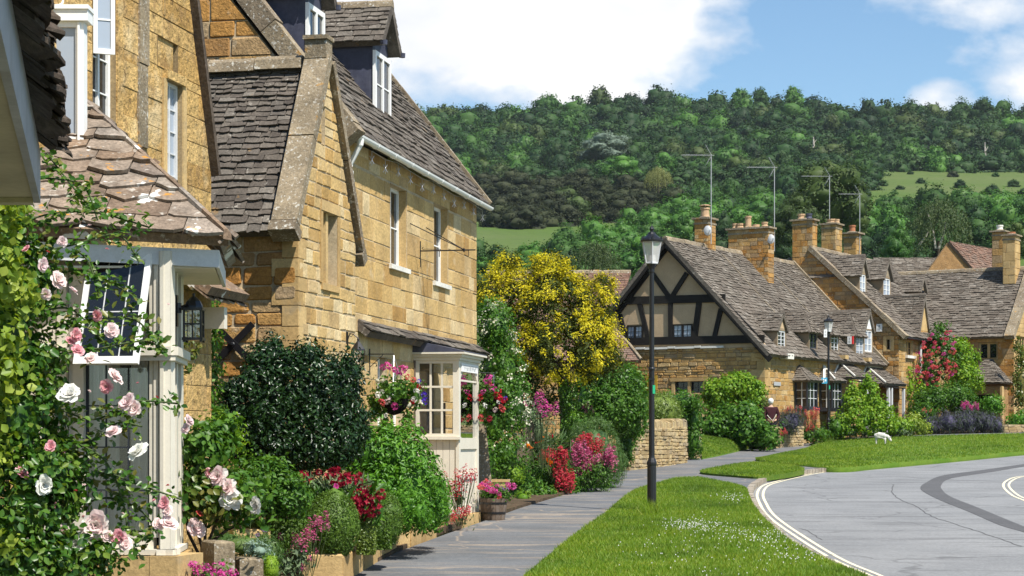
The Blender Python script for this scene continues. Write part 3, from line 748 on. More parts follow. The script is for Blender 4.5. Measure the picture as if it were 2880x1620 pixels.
sheet('tarmac_strip', [G(*p, -.095) for p in crom([c3(*q) for q in PO], 5)] + [G(*p, -.095) for p in crom([c3(*q) for q in PI], 5)][::-1], M['patch'], .003)

mb = MB()
for pts, w in (([(1900,335),(1893,370),(1930,410),(2020,450),(2100,500),(2250,550),(2400,600),(2560,655)], .022), ([(1530,623),(1720,620),(1900,622),(2200,617),(2600,619)], .02), ([(2230,350),(2330,352),(2430,349),(2600,352)], .02), ([(1560,408),(1640,405),(1790,407)], .05), ([(1380,560),(1440,570),(1530,622)], .016)):
    stripe(mb, [np.array(G(*c3(*p), -.0965)) + np.array([random.gauss(0, .012), random.gauss(0, .02), 0]) for p in crom(pts, 7)], w)
meta(mb.build('road_cracks', M['patch'], None, (0, 0, 0)), kind='structure')
VR = [(2480,1650),(2436,1617),(2350,1583),(2241,1530),(2176,1482),(2127,1430),(2106,1390),(2096,1370),(2046,1357),(1969,1342)]
VL = [(1900,1345),(1871,1352),(1784,1378),(1735,1414),(1697,1446),(1632,1490),(1578,1533),(1518,1582),(1480,1615),(1430,1660)]
verge = [G(x, y, .03) for x, y in crom(VR, 5)] + [G(x, y, .03) for x, y in crom(VL, 5)]
verge += [Vector((-.6, 14, zp(14)+.03)), Vector((3.2, 14, zp(14)+.03))]
strip_ = [G(x, y, .05) for x, y in crom([(1969,1327),(2023,1313),(2121,1300),(2214,1307),(2263,1318),(2230,1328),(2176,1336),(2132,1341),(2056,1336)], 5, True)]
sheet('grass_verge', verge, M['grass'], .12)
sheet('grass_island', strip_, M['grass'], .12)
FB = [(2127,1294),(2197,1301.5),(2263,1309),(2328,1314.5),(2393,1314),(2458,1307.5),(2676,1288.5),(2880,1269.5),(3100,1254),(3400,1241)]
fb = [np.array(G(x, y, .03)) for x, y in crom(FB, 5)]
ft = [np.array(W(x, y, D)) for x, y, D in crom([(2127,1293.5,58.0),(2187,1278,62.2),(2263,1262,68),(2312,1245,73.5),(2350,1238.5,75),(2513,1228,75.8),(2730,1222,76.5),(2880,1219,77),(3100,1214,78),(3400,1208,79)], 5)]
lawn_o, LA, LB = ruled('roadside_lawn', fb, ft, M['grass'], 8, .03)
gb = [np.array(G(x, y, .03)) for x, y in crom([(1975,1289),(2023,1280),(2078,1267),(2120,1257),(2150,1248.5)], 5)]
gt = [np.array(W(x, y, D)) for x, y, D in crom([(1968,1223,66),(2030,1225,67),(2078,1229,67.5),(2120,1238,67.5),(2156,1247,66.5)], 5)]
lawn2_o, LA2, LB2 = ruled('garden_lawn', gb, gt, M['grass'], 8, .05)
pf = ft[12:]; pb = [p + np.array([.25, 1.5, .05]) for p in pf]
ruled('lane_path', [p+np.array([0, 0, .012]) for p in pf], pb, M['path'], 2)
ruled('garden_bed', [p+np.array([-.1, 0, .03]) for p in pb], [p + np.array([3.5, 12, .25]) for p in pb], M['soil'], 2)
# garden soil on the left between pavement and houses, and behind the corner wall
sheet('flower_bed', [Vector((-9, 10, zp(10)+.05)), Vector((-2.2, 10, zp(10)+.05))] + [G(x, y, .05) for x, y in [(940,1640),(1040,1580),(1130,1536),(1228,1488),(1290,1470),(1400,1440),(1500,1410),(1610,1378),(1700,1330),(1760,1316)]] + [Vector((4.6, 57, zp(57)+.05)), Vector((5.4, 60, zp(60)+.05)), Vector((6.2, 72, zp(72)+.05)), Vector((-8, 72, zp(72)+.05))], M['soil'], .1)

def patch_blades():
    nt = M['blade'].node_tree; g = N_(nt, 'ShaderNodeNewGeometry'); f = tex_noise(nt, g.outputs['Position'], 1.1, 5, .65); f2 = tex_noise(nt, g.outputs['Position'], .35, 3)
    r = ramp_node(nt, [(.50,.58,.55),(1.0,1.0,1.0),(1.30,1.12,.95)]); nt.links.new(rng_map(nt, wadd(nt, f, f2), .36, .62), r.inputs[0])
    src = [n for n in nt.nodes if n.type == 'VALTORGB' and n != r][0].outputs[0]; tg = [l.to_socket for l in src.links]; c = mixc(nt, 1.0, src, r.outputs[0], 'MULTIPLY')
    for t in tg: nt.links.new(c, t)
patch_blades()
def pip(pts, poly):
    x, y = pts[:, 0], pts[:, 1]; r = np.zeros(len(pts), bool); n = len(poly)
    for i in range(n):
        x0, y0, x1, y1_ = poly[i][0], poly[i][1], poly[(i+1) % n][0], poly[(i+1) % n][1]
        if y0 == y1_: continue
        c = ((y0 > y) != (y1_ > y)) & (x < (x1-x0)*(y-y0)/(y1_-y0)+x0); r ^= c
    return r
def blades(P, h, w):
    n = len(P); a = rng.uniform(0, 6.28, n); H = h*rng.uniform(.5, 1.35, n); ln = rng.normal(size=(n, 2))*.45
    d = np.stack([np.cos(a), np.sin(a), np.zeros(n)], 1)*(w/2)
    tip = P + np.stack([ln[:, 0]*H, ln[:, 1]*H, H], 1)
    return np.stack([P-d, P+d, tip], 1).reshape(-1, 3), np.arange(n*3).reshape(-1, 3)
def scatter_poly(poly, n, off):
    p = np.array([(q[0], q[1]) for q in poly]); lo, hi = p.min(0), p.max(0)
    lo[1] = max(lo[1], 21.5)
    pts = rng.uniform(lo, hi, (n*3, 2)); pts = pts[pip(pts, p)][:n]
    return np.stack([pts[:, 0], pts[:, 1], .029*(pts[:, 1]-22.3)+off], 1)
def patchy(P, s=.9, lo=.0):
    f = np.array([mnoise.noise(Vector((p[0]*s, p[1]*s, 3.3))) for p in P[:, :2].repeat(1, 0)]); return f
P1 = scatter_poly(verge, 95000, .03); h = .045 + .022*np.clip(patchy(P1), -1, 1)
V, Fc = blades(P1, h, .011)
meta(link_mesh('verge_grass', V, Fc, M['blade'], None, (0, 0, 0)), 'short green grass blades covering the near verge round the lamp post', 'grass', None, 'stuff')
P2 = scatter_poly(strip_, 14000, .05); V, Fc = blades(P2, .05, .016)
meta(link_mesh('island_grass', V, Fc, M['blade'], None, (0, 0, 0)), 'short grass blades on the small grass island beside the kerb', 'grass', None, 'stuff')
def ruled_pts(A, B, n, bulge):
    u = rng.uniform(0, len(A)-1.001, n); i = u.astype(int); f = (u-i)[:, None]; t = rng.uniform(0, 1, n)[:, None]
    return (A[i]*(1-f)+A[i+1]*f)*(1-t) + (B[i]*(1-f)+B[i+1]*f)*t + np.array([0, 0, 1])*bulge*np.sin(np.pi*t)
m_ = max(len(fb), len(ft))
V, Fc = blades(ruled_pts(LA, LB, 70000, .03), .05, .022)
meta(link_mesh('lawn_grass', V, Fc, M['blade'], None, (0, 0, 0)), 'short grass blades on the long roadside lawn before the cottages', 'grass', None, 'stuff')
V, Fc = blades(ruled_pts(LA2, LB2, 22000, .05), .05, .022)
meta(link_mesh('garden_grass', V, Fc, M['blade'], None, (0, 0, 0)), 'short grass blades on the small lawn behind the corner wall', 'grass', None, 'stuff')
# clover flowers in the verge
cp = []
for px, py, n, s in ((1965,1483,90,34),(2010,1480,70,60),(2090,1500,80,60),(2180,1508,110,50),(2060,1400,60,25),(2230,1560,70,60),(1900,1540,60,90),(2000,1600,40,120),(1930,1475,90,30)):
    for k in range(n): cp.append(G(px+random.gauss(0, s), py+random.gauss(0, s*.28), .06))
cp = np.array(cp); cp = cp[pip(cp, [(q[0], q[1]) for q in verge])]
cp[:, 2] += rng.uniform(0, .035, len(cp))
V, Fc = leaf_quads(cp, unit(rng.normal(size=(len(cp), 3))*.5+np.array([0, -.5, .8])), .018, 1.0, .1)
V2, F2 = leaf_quads(cp+np.array([0, 0, .004]), unit(rng.normal(size=(len(cp), 3))+np.array([0, -.8, .2])), .018, 1.0, .1)
V, Fc = merge([(V, Fc), (V2, F2)])
meta(link_mesh('clover_flowers', V, Fc, PT['whiterose'], None, (0, 0, 0)), 'small white clover flowers scattered through the near verge', 'clover', None, 'stuff')
# ---------------------------------------------------------------- building helpers
def wall(parent, fr, outline, holes, t, stone, joint, ch, cw, extra=None, name='wall', label=None, **k):
    mb = MB(); wall_shell(mb, fr, outline, holes, t); mb.cur = 1
    stones(mb, fr, outline, holes, ch, cw, **k)
    if extra: extra(mb)
    return mb.build(name, [M[joint], M[stone]], parent, label=label)
def window(parent, fr, u0, v0, u1, v1, w=-.12, lights=1, cols=1, rows=1, fm='white', gm='glass', fw=.05, bw=.016, name='window', pane='pane', label=None, mull=None, transom=None):
    if u0 > u1: u0, u1 = u1, u0
    mb = MB(); d = .05; mw = mull or fw*.8
    fr.box(mb, u0, u0+fw, v0, v1, w, w+d); fr.box(mb, u1-fw, u1, v0, v1, w, w+d)
    fr.box(mb, u0+fw, u1-fw, v0, v0+fw, w, w+d); fr.box(mb, u0+fw, u1-fw, v1-fw, v1, w, w+d)
    a, b, c, e = u0+fw, u1-fw, v0+fw, v1-fw; lw = ((b-a)-(lights-1)*mw)/lights
    for i in range(lights):
        x0 = a + i*(lw+mw)
        if i: fr.box(mb, x0-mw, x0, c, e, w, w+d)
        for j in range(1, cols): fr.box(mb, x0+lw*j/cols-bw/2, x0+lw*j/cols+bw/2, c, e, w+.01, w+.036)
        for j in range(1, rows):
            z = c+(e-c)*j/rows
            bb = bw if not (transom and j == transom) else fw*.8
            fr.box(mb, x0, x0+lw, z-bb/2, z+bb/2, w+.009, w+.038 if bb == bw else w+d)
    o = mb.build(name, M[fm], parent, label=label)
    if gm:
        p = MB(); p.poly([fr.pt(a-.01, c-.01, w+.02), fr.pt(b+.01, c-.01, w+.02), fr.pt(b+.01, e+.01, w+.02), fr.pt(a-.01, e+.01, w+.02)])
        p.build(pane, M[gm], o)
    return o
def part(parent, name, mat, fn, label=None, smooth=False):
    mb = MB(); fn(mb); return mb.build(name, M[mat], parent, label=label, smooth=smooth)
def ridge_row(mb, a, b, r=.13, seg=.45):                # rounded ridge stones
    a, b = Vector(a), Vector(b); L = (b-a).length; n = max(int(L/seg), 1); d = (b-a)/n
    s = d.cross(Vector((0,0,1))).normalized()
    for i in range(n):
        p, q = a+d*(i+.012), a+d*(i+.988); j = random.uniform(-.012, .012)
        ring = [(-1.05,-.85),(-.75,.15),(-.25,.55),(.25,.55),(.75,.15),(1.05,-.85)]
        mb.prism([p + s*x*r + Vector((0,0,z*r+j)) for x, z in ring], q-p)
def strip_stones(mb, fr, u0, u1, v0, v1, w0, w1, seg=.6, axis='v'):   # a coping or string course laid in lengths
    L = (v1-v0) if axis == 'v' else (u1-u0); n = max(int(abs(L)/seg), 1)
    for i in range(n):
        a, b = (i+.006)/n, (i+.994)/n; j = random.uniform(-.012, .012); k = random.uniform(-.012, .012)
        if axis == 'v': fr.box(mb, u0+k, u1+k, v0+L*a, v0+L*b, w0, w1+j)
        else: fr.box(mb, u0+L*a, u0+L*b, v0+k, v1+k, w0, w1+j)

# ---------------------------------------------------------------- the row on the left
tB = math.atan(.211); dB = Vector((math.sin(tB), math.cos(tB), 0)); nB = Vector((math.cos(tB), -math.sin(tB), 0)); cB = math.cos(tB)
def frX(x0): return Fr((x0, 0, 0), dB, (0,0,1), nB)
def uD(D): return D/cB
def sideF(P): return Fr((P.x, P.y, 0), -nB, (0,0,1), -dB)      # a wall at right angles, looking back at the camera

# ----- near cottage: gabled wall, tall casements, slated bay
f1 = frX(-8.1); far1 = uD(22.2)
H1 = thing('near_cottage', 'near stone cottage on the left with slated bay window and roses', 'house', f1.pt(uD(19.5), zp(19.5), 0))
a = f1.pix(258, -60); b = f1.pix(323, 345); W1h = (a[0], b[1]-.12, b[0], a[1])
a = f1.pix(464, 222); b = f1.pix(509, 545); W2h = (a[0], b[1]-.1, b[0], a[1])
a = f1.pix(441, 98); b = f1.pix(498, 212); W3h = (a[0], b[1], b[0], a[1])
ol1 = [(uD(16.3), -.5), (far1, -.5), (far1, 4.72), (uD(20.35), 9.6), (uD(16.3), 9.6)]
def ex1(mb):
    f1.box(mb, W2h[0]-.04, W2h[2]+.05, W2h[3]+.002, W2h[3]+.10, .0, .05)
    f1.box(mb, W3h[0]-.02, W3h[2]-.085, W3h[1], W3h[3], -.16, -.012)
    f1.box(mb, W1h[2]+.02, W1h[2]+.16, 3.8, 6.3, .0, .02)
    f1.box(mb, W1h[2]+.03, W1h[2]+.15, W1h[1]-.05, W1h[1]+.03, .02, .10)
wall(H1, f1, ol1, [W1h, W2h, W3h], .35, 'ashlar_old', 'mortar_dark', (.24,.40), (.4,.9), ex1, gap=.004, bev=.012, proud=.008, jit=.003, wob=.004)
part(H1, 'wall', 'dressed', lambda mb: (f1.box(mb, W2h[0]-.10, W2h[0]-.002, W2h[1], W2h[3], .008, .03), f1.box(mb, W2h[2]+.002, W2h[2]+.10, W2h[1]-.2, W2h[3], .008, .03)), 'dressed window surround')
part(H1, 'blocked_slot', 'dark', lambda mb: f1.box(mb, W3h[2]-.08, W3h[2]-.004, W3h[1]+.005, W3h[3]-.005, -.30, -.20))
def strip1(mb):
    a = f1.pix(386, -60); b = f1.pix(412, 420)
    strip_stones(mb, f1, a[0], b[0], b[1], a[1], -.02, .022, .8)
    a = f1.pix(398, 430); b = f1.pix(404, 560); f1.box(mb, a[0], b[0], b[1], a[1], .0, .03)
part(H1, 'drip_mould', 'coping', strip1, 'weathered vertical stone strip')
window(H1, f1, W1h[0], W1h[1], W1h[2], W1h[3], -.10, 2, 1, 4, 'white', 'glass', .05, .014)
def leafc(mb):                                          # the casement leaf that stands open
    o = f1.pt(W1h[0]+.03, 0, .0); q = Fr(o, (nB*.80 + dB*.55), (0,0,1)); z0, z1 = W1h[3]-.72, W1h[3]-.05
    q.box(mb, 0, .04, z0, z1, -.02, .02); q.box(mb, .17, .21, z0, z1, -.02, .02); q.box(mb, .04, .17, z0, z0+.05, -.02, .02); q.box(mb, .04, .17, z1-.05, z1, -.02, .02)
    q.box(mb, .04, .17, (z0+z1)/2-.008, (z0+z1)/2+.008, -.012, .012); return q, z0, z1
lf = MB(); q_, z0_, z1_ = leafc(lf); lo_ = lf.build('open_casement', M['white'], H1)
part(lo_, 'pane', 'glass_sky', lambda mb: q_.box(mb, .04, .17, z0_+.05, z1_-.05, -.004, .004))
window(H1, f1, W2h[0], W2h[1], W2h[2], W2h[3], -.09, 2, 1, 5, 'greywhite', 'glass_sky', .04, .014)
# far gable verge and its shadowed underside, painted in as dark slate
def verge1(mb):
    a, b = Vector((far1+.02, 4.62)), Vector((uD(20.35)+.05, 9.7))
    f1.bar(mb, a, b, .075, -.5, .10)
part(H1, 'gable_coping', 'slate_dark', verge1)
part(H1, 'roof', 'slate', lambda mb: (mb.hexa([f1.pt(far1, 4.7, -.4), f1.pt(uD(20.4), 9.6, -.4), f1.pt(uD(20.4), 9.6, -5), f1.pt(far1, 4.7, -5), f1.pt(far1+.1, 4.8, -.4), f1.pt(uD(20.4), 9.8, -.4), f1.pt(uD(20.4), 9.8, -5), f1.pt(far1+.1, 4.8, -5)])))
s1 = sideF(f1.pt(far1, 0, 0))
# its far end wall, seen only from beside
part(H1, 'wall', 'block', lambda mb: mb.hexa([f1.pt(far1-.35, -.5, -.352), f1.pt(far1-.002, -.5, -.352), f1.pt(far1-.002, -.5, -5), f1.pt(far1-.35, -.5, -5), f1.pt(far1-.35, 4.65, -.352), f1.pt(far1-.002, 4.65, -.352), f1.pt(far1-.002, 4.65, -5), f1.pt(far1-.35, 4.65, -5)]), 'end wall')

# bay: plinth, boarded frame, lights, curtains, fascia, soffit, slates
Bc = W(480, HY, 17.0); Bc.z = 0
bn = Fr(Bc, Vector((-.975, .222, 0)), (0,0,1), Vector((-.222, -.975, 0)))        # near face; u runs to the left
bs = Fr(Bc, Vector((-.075, .997, 0)), (0,0,1), Vector((.997, .075, 0)))          # street face; u runs away
bz = lambda y, D=17.0: CZ + (HY-y)/F*D
zsill, ztr, ztop = bz(1545), bz(990), bz(705)
bu = lambda px: bn.pix(px, 1200)[0]
LB_ = bu(160)
LE_ = 2.1
def bayframe(mb):
    bn.box(mb, .0, bu(447), zsill, ztop, -.10, .0)                              # corner post and its mouldings
    bn.box(mb, bu(463), bu(453), zsill+.1, ztop, .001, .025); bn.box(mb, bu(443), bu(430), zsill+.1, ztop, -.06, -.015)
    bn.box(mb, bu(427), bu(416), zsill, ztop, -.11, -.03)
    bn.box(mb, bu(235), bu(205), zsill, ztop, -.10, .0); bn.box(mb, bu(203), bu(188), zsill, ztop, -.12, -.04); bn.box(mb, bu(186), LB_, zsill, ztop, -.10, .0)
    bn.box(mb, LB_, LE_, zsill, ztop, -.12, -.02)
    bn.box(mb, bu(416), bu(235), zsill, zsill+.14, -.10, -.01)
    bn.box(mb, bu(416), bu(235), ztop-.06, ztop, -.10, -.01)
    bn.box(mb, -.03, LE_, ztr-.03, ztr+.045, .005, .07); bn.box(mb, -.02, LE_, ztr-.075, ztr-.032, .005, .045); bn.box(mb, bu(416), bu(235), ztr-.07, ztr+.06, -.09, .004)
    bn.box(mb, -.04, LE_, zsill-.05, zsill-.001, -.12, .05)
    for u0, u1 in ((.0,.10),(.26,.40),(.56,.70),(.98,1.10)):
        bs.box(mb, u0+.002, u1, zsill, ztop, -.09, -.001)
    bs.box(mb, .10, 1.10, zsill, zsill+.14, -.08, -.01); bs.box(mb, .10, 1.10, ztop-.06, ztop, -.08, -.01)
    bs.box(mb, -.05, 1.14, ztr-.03, ztr+.045, .005, .07); bs.box(mb, -.04, 1.12, ztr-.075, ztr-.032, .005, .045)
    bs.box(mb, -.04, 1.14, zsill-.05, zsill-.001, -.12, .05)
    e = bs.pt(1.10, 0, 0); mb.hexa([e+Vector((0,0,zsill)), e+Vector((-2.0,.5,zsill)), e+Vector((-2.0,.56,zsill)), e+Vector((0,.06,zsill)), e+Vector((0,0,ztop)), e+Vector((-2.0,.5,ztop)), e+Vector((-2.0,.56,ztop)), e+Vector((0,.06,ztop))])
bay = MB(); bayframe(bay); BAY = bay.build('bay_window', M['cream'], H1)
def leads(mb):
    for px in (291, 354): bn.box(mb, bu(px)-.006, bu(px)+.006, zsill+.14, ztr-.07, -.065, -.05)
    for y in (1140, 1258, 1380): bn.box(mb, bu(416), bu(235), bz(y)-.006, bz(y)+.006, -.066, -.049)
    bn.box(mb, bu(416), bu(416)+.018, zsill+.14, ztr-.07, -.07, -.045); bn.box(mb, bu(235)-.018, bu(235), zsill+.14, ztr-.07, -.07, -.045)
part(BAY, 'leading', 'darkframe', leads)
part(BAY, 'pane', 'glass_clear', lambda mb: (bn.box(mb, bu(416), bu(235), zsill+.13, ztr-.07, -.060, -.056), bn.box(mb, bu(416), bu(235), ztr+.06, ztop-.06, -.060, -.056), bs.box(mb, .10, .98, zsill+.13, ztop-.06, -.06, -.056)))
def drape(mb, u0, u1, v0, v1, w, waves, amp):
    n = waves*8; A, B = [], []
    for i in range(n+1):
        t = i/n; d = amp*math.sin(2*math.pi*waves*t) + amp*.5*math.sin(2*math.pi*waves*.37*t+1)
        A.append(bn.pt(u0+(u1-u0)*t, v0, w+d)); B.append(bn.pt(u0+(u1-u0)*t, v1, w+d*.6))
    b = len(mb.v); mb.add(A+B, [(i, i+1, n+2+i, n+1+i) for i in range(n)])
part(BAY, 'curtain', 'curtain', lambda mb: (drape(mb, bu(420), bu(350), zsill+.1, ztr-.05, -.13, 4, .034), drape(mb, bu(320), bu(232), zsill+.1, ztr-.05, -.135, 5, .034), drape(mb, bu(420), bu(232), zsill+.1, bz(1400), -.095, 13, .008)), smooth=True)
part(BAY, 'curtain', 'curtain', lambda mb: drape(mb, bu(425), bu(240), ztr+.05, ztop, -.15, 8, .035), 'upper curtain', True)
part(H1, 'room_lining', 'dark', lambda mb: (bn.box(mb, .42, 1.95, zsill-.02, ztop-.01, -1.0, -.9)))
# top-hung light, propped open
tilt = Fr(bn.pt(bu(250), ztop-.03, .0), bn.U*-1, Vector((bn.N.x*.30, bn.N.y*.30, -.954)), None)
TW, TH = 1.02*(bu(250)-bu(425)), ztop-.03-ztr+.16
def hop(mb):
    tilt.box(mb, 0, .05, 0, TH, -.02, .02); tilt.box(mb, TW-.05, TW, 0, TH, -.02, .02); tilt.box(mb, .05, TW-.05, 0, .05, -.02, .02); tilt.box(mb, .05, TW-.05, TH-.065, TH, -.022, .022)
hp = MB(); hop(hp); HOP = hp.build('open_casement', M['white'], H1)
part(HOP, 'pane', 'glass', lambda mb: tilt.box(mb, .05, TW-.05, .05, TH-.065, -.004, .003))
part(HOP, 'leading', 'greywhite', lambda mb: (tilt.box(mb, TW*.34, TW*.34+.01, .05, TH-.065, -.008, .008), tilt.box(mb, TW*.68, TW*.68+.01, .05, TH-.065, -.008, .008), tilt.box(mb, .05, TW-.05, TH*.52, TH*.52+.01, -.0081, .0081)))
def plinth(mb):
    bn.box(mb, -.10, .16, zsill-1.2, zsill-.055, -.5, .085); bn.box(mb, .165, .62, zsill-1.2, zsill-.06, -.5, .08); bn.box(mb, .625, 2.2, zsill-1.2, zsill-.057, -.5, .083); bs.box(mb, .10, 1.2, zsill-1.2, zsill-.06, -.4, .09)
pl = MB(); plinth(pl); PLN = pl.build('plinth', M['dressed'], H1)
eA, eB, eC, eT = W(-60, 628, 16.84), W(642, 664, 16.93), W(664, 735, 18.9), W(240, 290, 18.9)
rfU = (eA-eB).normalized(); rfN = (eA-eB).cross(eT-eB).normalized()
if rfN.y > 0: rfN = -rfN
rf = Fr(eB, rfU, rfU.cross(rfN) if rfU.cross(rfN).z > 0 else -rfU.cross(rfN), rfN)
q = eT - eB; tu, tv = q.dot(rf.U), q.dot(rf.V); Lr = (eA-eB).length
def bayroof(mb):
    slates(mb, rf, [(0, 0), (Lr+.6, 0), (Lr+.6, tv), (tu, tv)], .27, .19, .40, .30, .030, .22, .20)
    g = Fr(eB, (eC-eB), None or (eT-eB) - (eC-eB).normalized()*((eT-eB).dot((eC-eB).normalized())), None)
    L = (eC-eB).length; qq = eT-eB
    slates(mb, g, [(0, 0), (L, 0), (qq.dot(g.U), qq.dot(g.V))] if qq.dot(g.V) > 0 else [(0,0),(L,0),(L*.5,1)], .27, .2, .4, .3, .03, .2, .1)
part(H1, 'bay_roof', 'slate_near', bayroof)
def hips(mb):
    a, b = eB, eT; n = 7; d = (b-a)/n; s = Vector((.75,.66,0))
    for i in range(n):
        p = a+d*(i+.02)+Vector((0,0,.02)); L_ = d*1.05; w = .11*random.uniform(.8, 1.2)
        mb.prism([p+s*w*-.4+Vector((0,0,-.05)), p+s*w*.35+Vector((0,0,-.06)), p+s*w*.3, p+Vector((0,0,.04)), p-s*w*.35+Vector((0,0,.035))], L_)
part(H1, 'hip_stones', 'slate_near', hips)
ez = eB.z
def fascia(mb):
    i0 = eB + Vector((-.10, .12, -.11)); i1 = eA + Vector((-.3, .12, -.11)); i2 = eC + Vector((-.10, 0, -.10)); h = Vector((0,0,-.15)); t = Vector((0,.03,0)); t2 = Vector((-.03,0,0))
    mb.hexa([i0+h, i1+h, i1+h+t, i0+h+t, i0, i1, i1+t, i0+t])
    j0 = i0+Vector((0,.032,0)); mb.hexa([j0+h, i2+h, i2+h+t2, j0+h+t2, j0, i2, i2+t2, j0+t2])
part(H1, 'fascia', 'greywhite', fascia)
def soff(mb):
    z = ez-.245; p = [(eA.x-.3, eA.y+.16), (eB.x-.14, eB.y+.16), (eC.x-.14, eC.y), (-3.6, 18.9), (-4.6, 17.4)]
    mb.prism([Vector((x, y, z)) for x, y in p], (0,0,-.02))
part(H1, 'soffit', 'cream', soff)
# oriel above the bay roof
qu = rf.pix(235, 404); oD = (rf.pt(*qu)).y
oO = W(235, HY, oD); oO.z = 0
of = Fr(oO, Vector((-1, 0, 0)), (0,0,1), Vector((0,-1,0)))
ou = lambda px: (235-px)/F*oD
oz = lambda y: CZ+(HY-y)/F*oD
def oriel(mb):
    of.box(mb, 0, ou(213), oz(400), oz(60), -.16, 0); of.box(mb, ou(125), ou(110), oz(400), oz(60), -.16, 0); of.box(mb, ou(225)+.18, ou(112), oz(430), oz(60), -.9, -.165)
    of.box(mb, ou(213), ou(125), oz(400), oz(376), -.06, -.002); of.box(mb, ou(213), ou(125), oz(76), oz(60), -.06, -.002)
    of.box(mb, ou(225), ou(219), oz(395), oz(64), .001, .02)
    of.box(mb, -.045, ou(100), oz(60)+.001, oz(28), -.20, .04); of.box(mb, -.055, ou(95), oz(28)+.001, oz(16), -.22, .06)
    mb.lathe(Vector((oO.x-ou(160), oD+.05, oz(16))), [(.055,0),(.06,.012),(.03,.02)], 10)
ob = MB(); oriel(ob); ORI = ob.build('oriel_window', M['white'], H1)
part(ORI, 'pane', 'glass_sky', lambda mb: of.box(mb, ou(213), ou(125), oz(376), oz(76), -.04, -.03))
part(ORI, 'apron', 'cream', lambda mb: of.box(mb, ou(229), ou(112), oz(432), oz(400)-.002, -.16, -.03))
def ring(mb):
    c = Vector((oO.x-ou(160), oD+.05, oz(-2))); mb.tube([c+Vector((.045*math.cos(t), 0, .045*math.sin(t))) for t in np.linspace(0, 6.283, 17)], .011, 6)
part(ORI, 'ring_finial', 'white', ring, smooth=True)
# hood over the side door below
def hood(mb):
    u0, u1 = f1.pix(498, 860)[0], f1.pix(592, 860)[0]; z1, z0 = f1.pix(498, 800)[1]+.05, f1.pix(592, 845)[1]
    g = Fr(f1.pt(u1+.1, z0-.02, .38), -dB, Vector((0,0,z1-z0+.1))-nB*.38, None)
    slates(mb, g, [(0,0),(u1-u0+.2,0),(u1-u0+.2,.48),(0,.48)], .2, .16, .3, .26, .022, .2, .1)
part(H1, 'door_hood', 'slate_near', hood)
part(H1, 'hood_board', 'cream', lambda mb: f1.box(mb, f1.pix(590, 900)[0]-.35, f1.pix(590, 900)[0]-.25, f1.pix(560, 925)[1], f1.pix(560, 865)[1], .02, .3))

# foreground eave at the very left edge
PR = thing('porch_eave', 'dark slate edged porch eave with pale soffit close to the camera', 'porch', Vector((-3.2, 8.0, zp(8.0))))
eL = lambda D, o=0.0: Vector((-2.17+.213*(9-D)+o, D, 0))
def fgs(mb):
    for lay in range(10):
        D = 9.02; z = 2.91 + lay*.021
        while D > 2.6:
            w = random.uniform(.10, .30); e = D-w; o0, o1 = .10-.006*lay+random.uniform(-.05, .05), .10-.006*lay+random.uniform(-.05, .05); t = random.uniform(.010, .022); dz = random.uniform(-.008, .008)
            a, m_, b = eL(D, o0), eL((D+e)/2, max(o0, o1)+random.uniform(-.01, .02)), eL(e+.006, o1)
            q = [a, m_, b, b+Vector((-.55, 0, .42)), a+Vector((-.55, 0, .42))]
            mb.prism([p+Vector((0, 0, z+dz)) for p in q], (0, 0, t)); D = e
part(PR, 'slate_edge', 'slate_dark', fgs)
def strip_h(mb, o0, o1, z0, z1, D0=9.0, D1=2.6):
    mb.hexa([eL(D0,o0)+Vector((0,0,z0)), eL(D0,o1)+Vector((0,0,z0)), eL(D1,o1)+Vector((0,0,z0)), eL(D1,o0)+Vector((0,0,z0)), eL(D0,o0)+Vector((0,0,z1)), eL(D0,o1)+Vector((0,0,z1)), eL(D1,o1)+Vector((0,0,z1)), eL(D1,o0)+Vector((0,0,z1))])
part(PR, 'fascia', 'fascia_old', lambda mb: strip_h(mb, -.03, .0, 2.695, 2.93))
part(PR, 'soffit', 'soffit_old', lambda mb: (strip_h(mb, -1.2, -.032, 2.71, 2.73), strip_h(mb, -1.2, -.032, 2.685, 2.709, 9.0, 8.9)))
part(PR, 'roof', 'slate_near', lambda mb: mb.hexa([eL(9, -.25)+Vector((0,0,3.1)), eL(9, -1.6)+Vector((0,0,4.1)), eL(2.6, -1.6)+Vector((0,0,4.1)), eL(2.6, -.25)+Vector((0,0,3.1)), eL(9, -.25)+Vector((0,0,3.25)), eL(9, -1.6)+Vector((0,0,4.25)), eL(2.6, -1.6)+Vector((0,0,4.25)), eL(2.6, -.25)+Vector((0,0,3.25))]))
part(PR, 'wall', 'ashlar', lambda mb: strip_h(mb, -.9, -.7, zp(8), 2.684, 8.6))

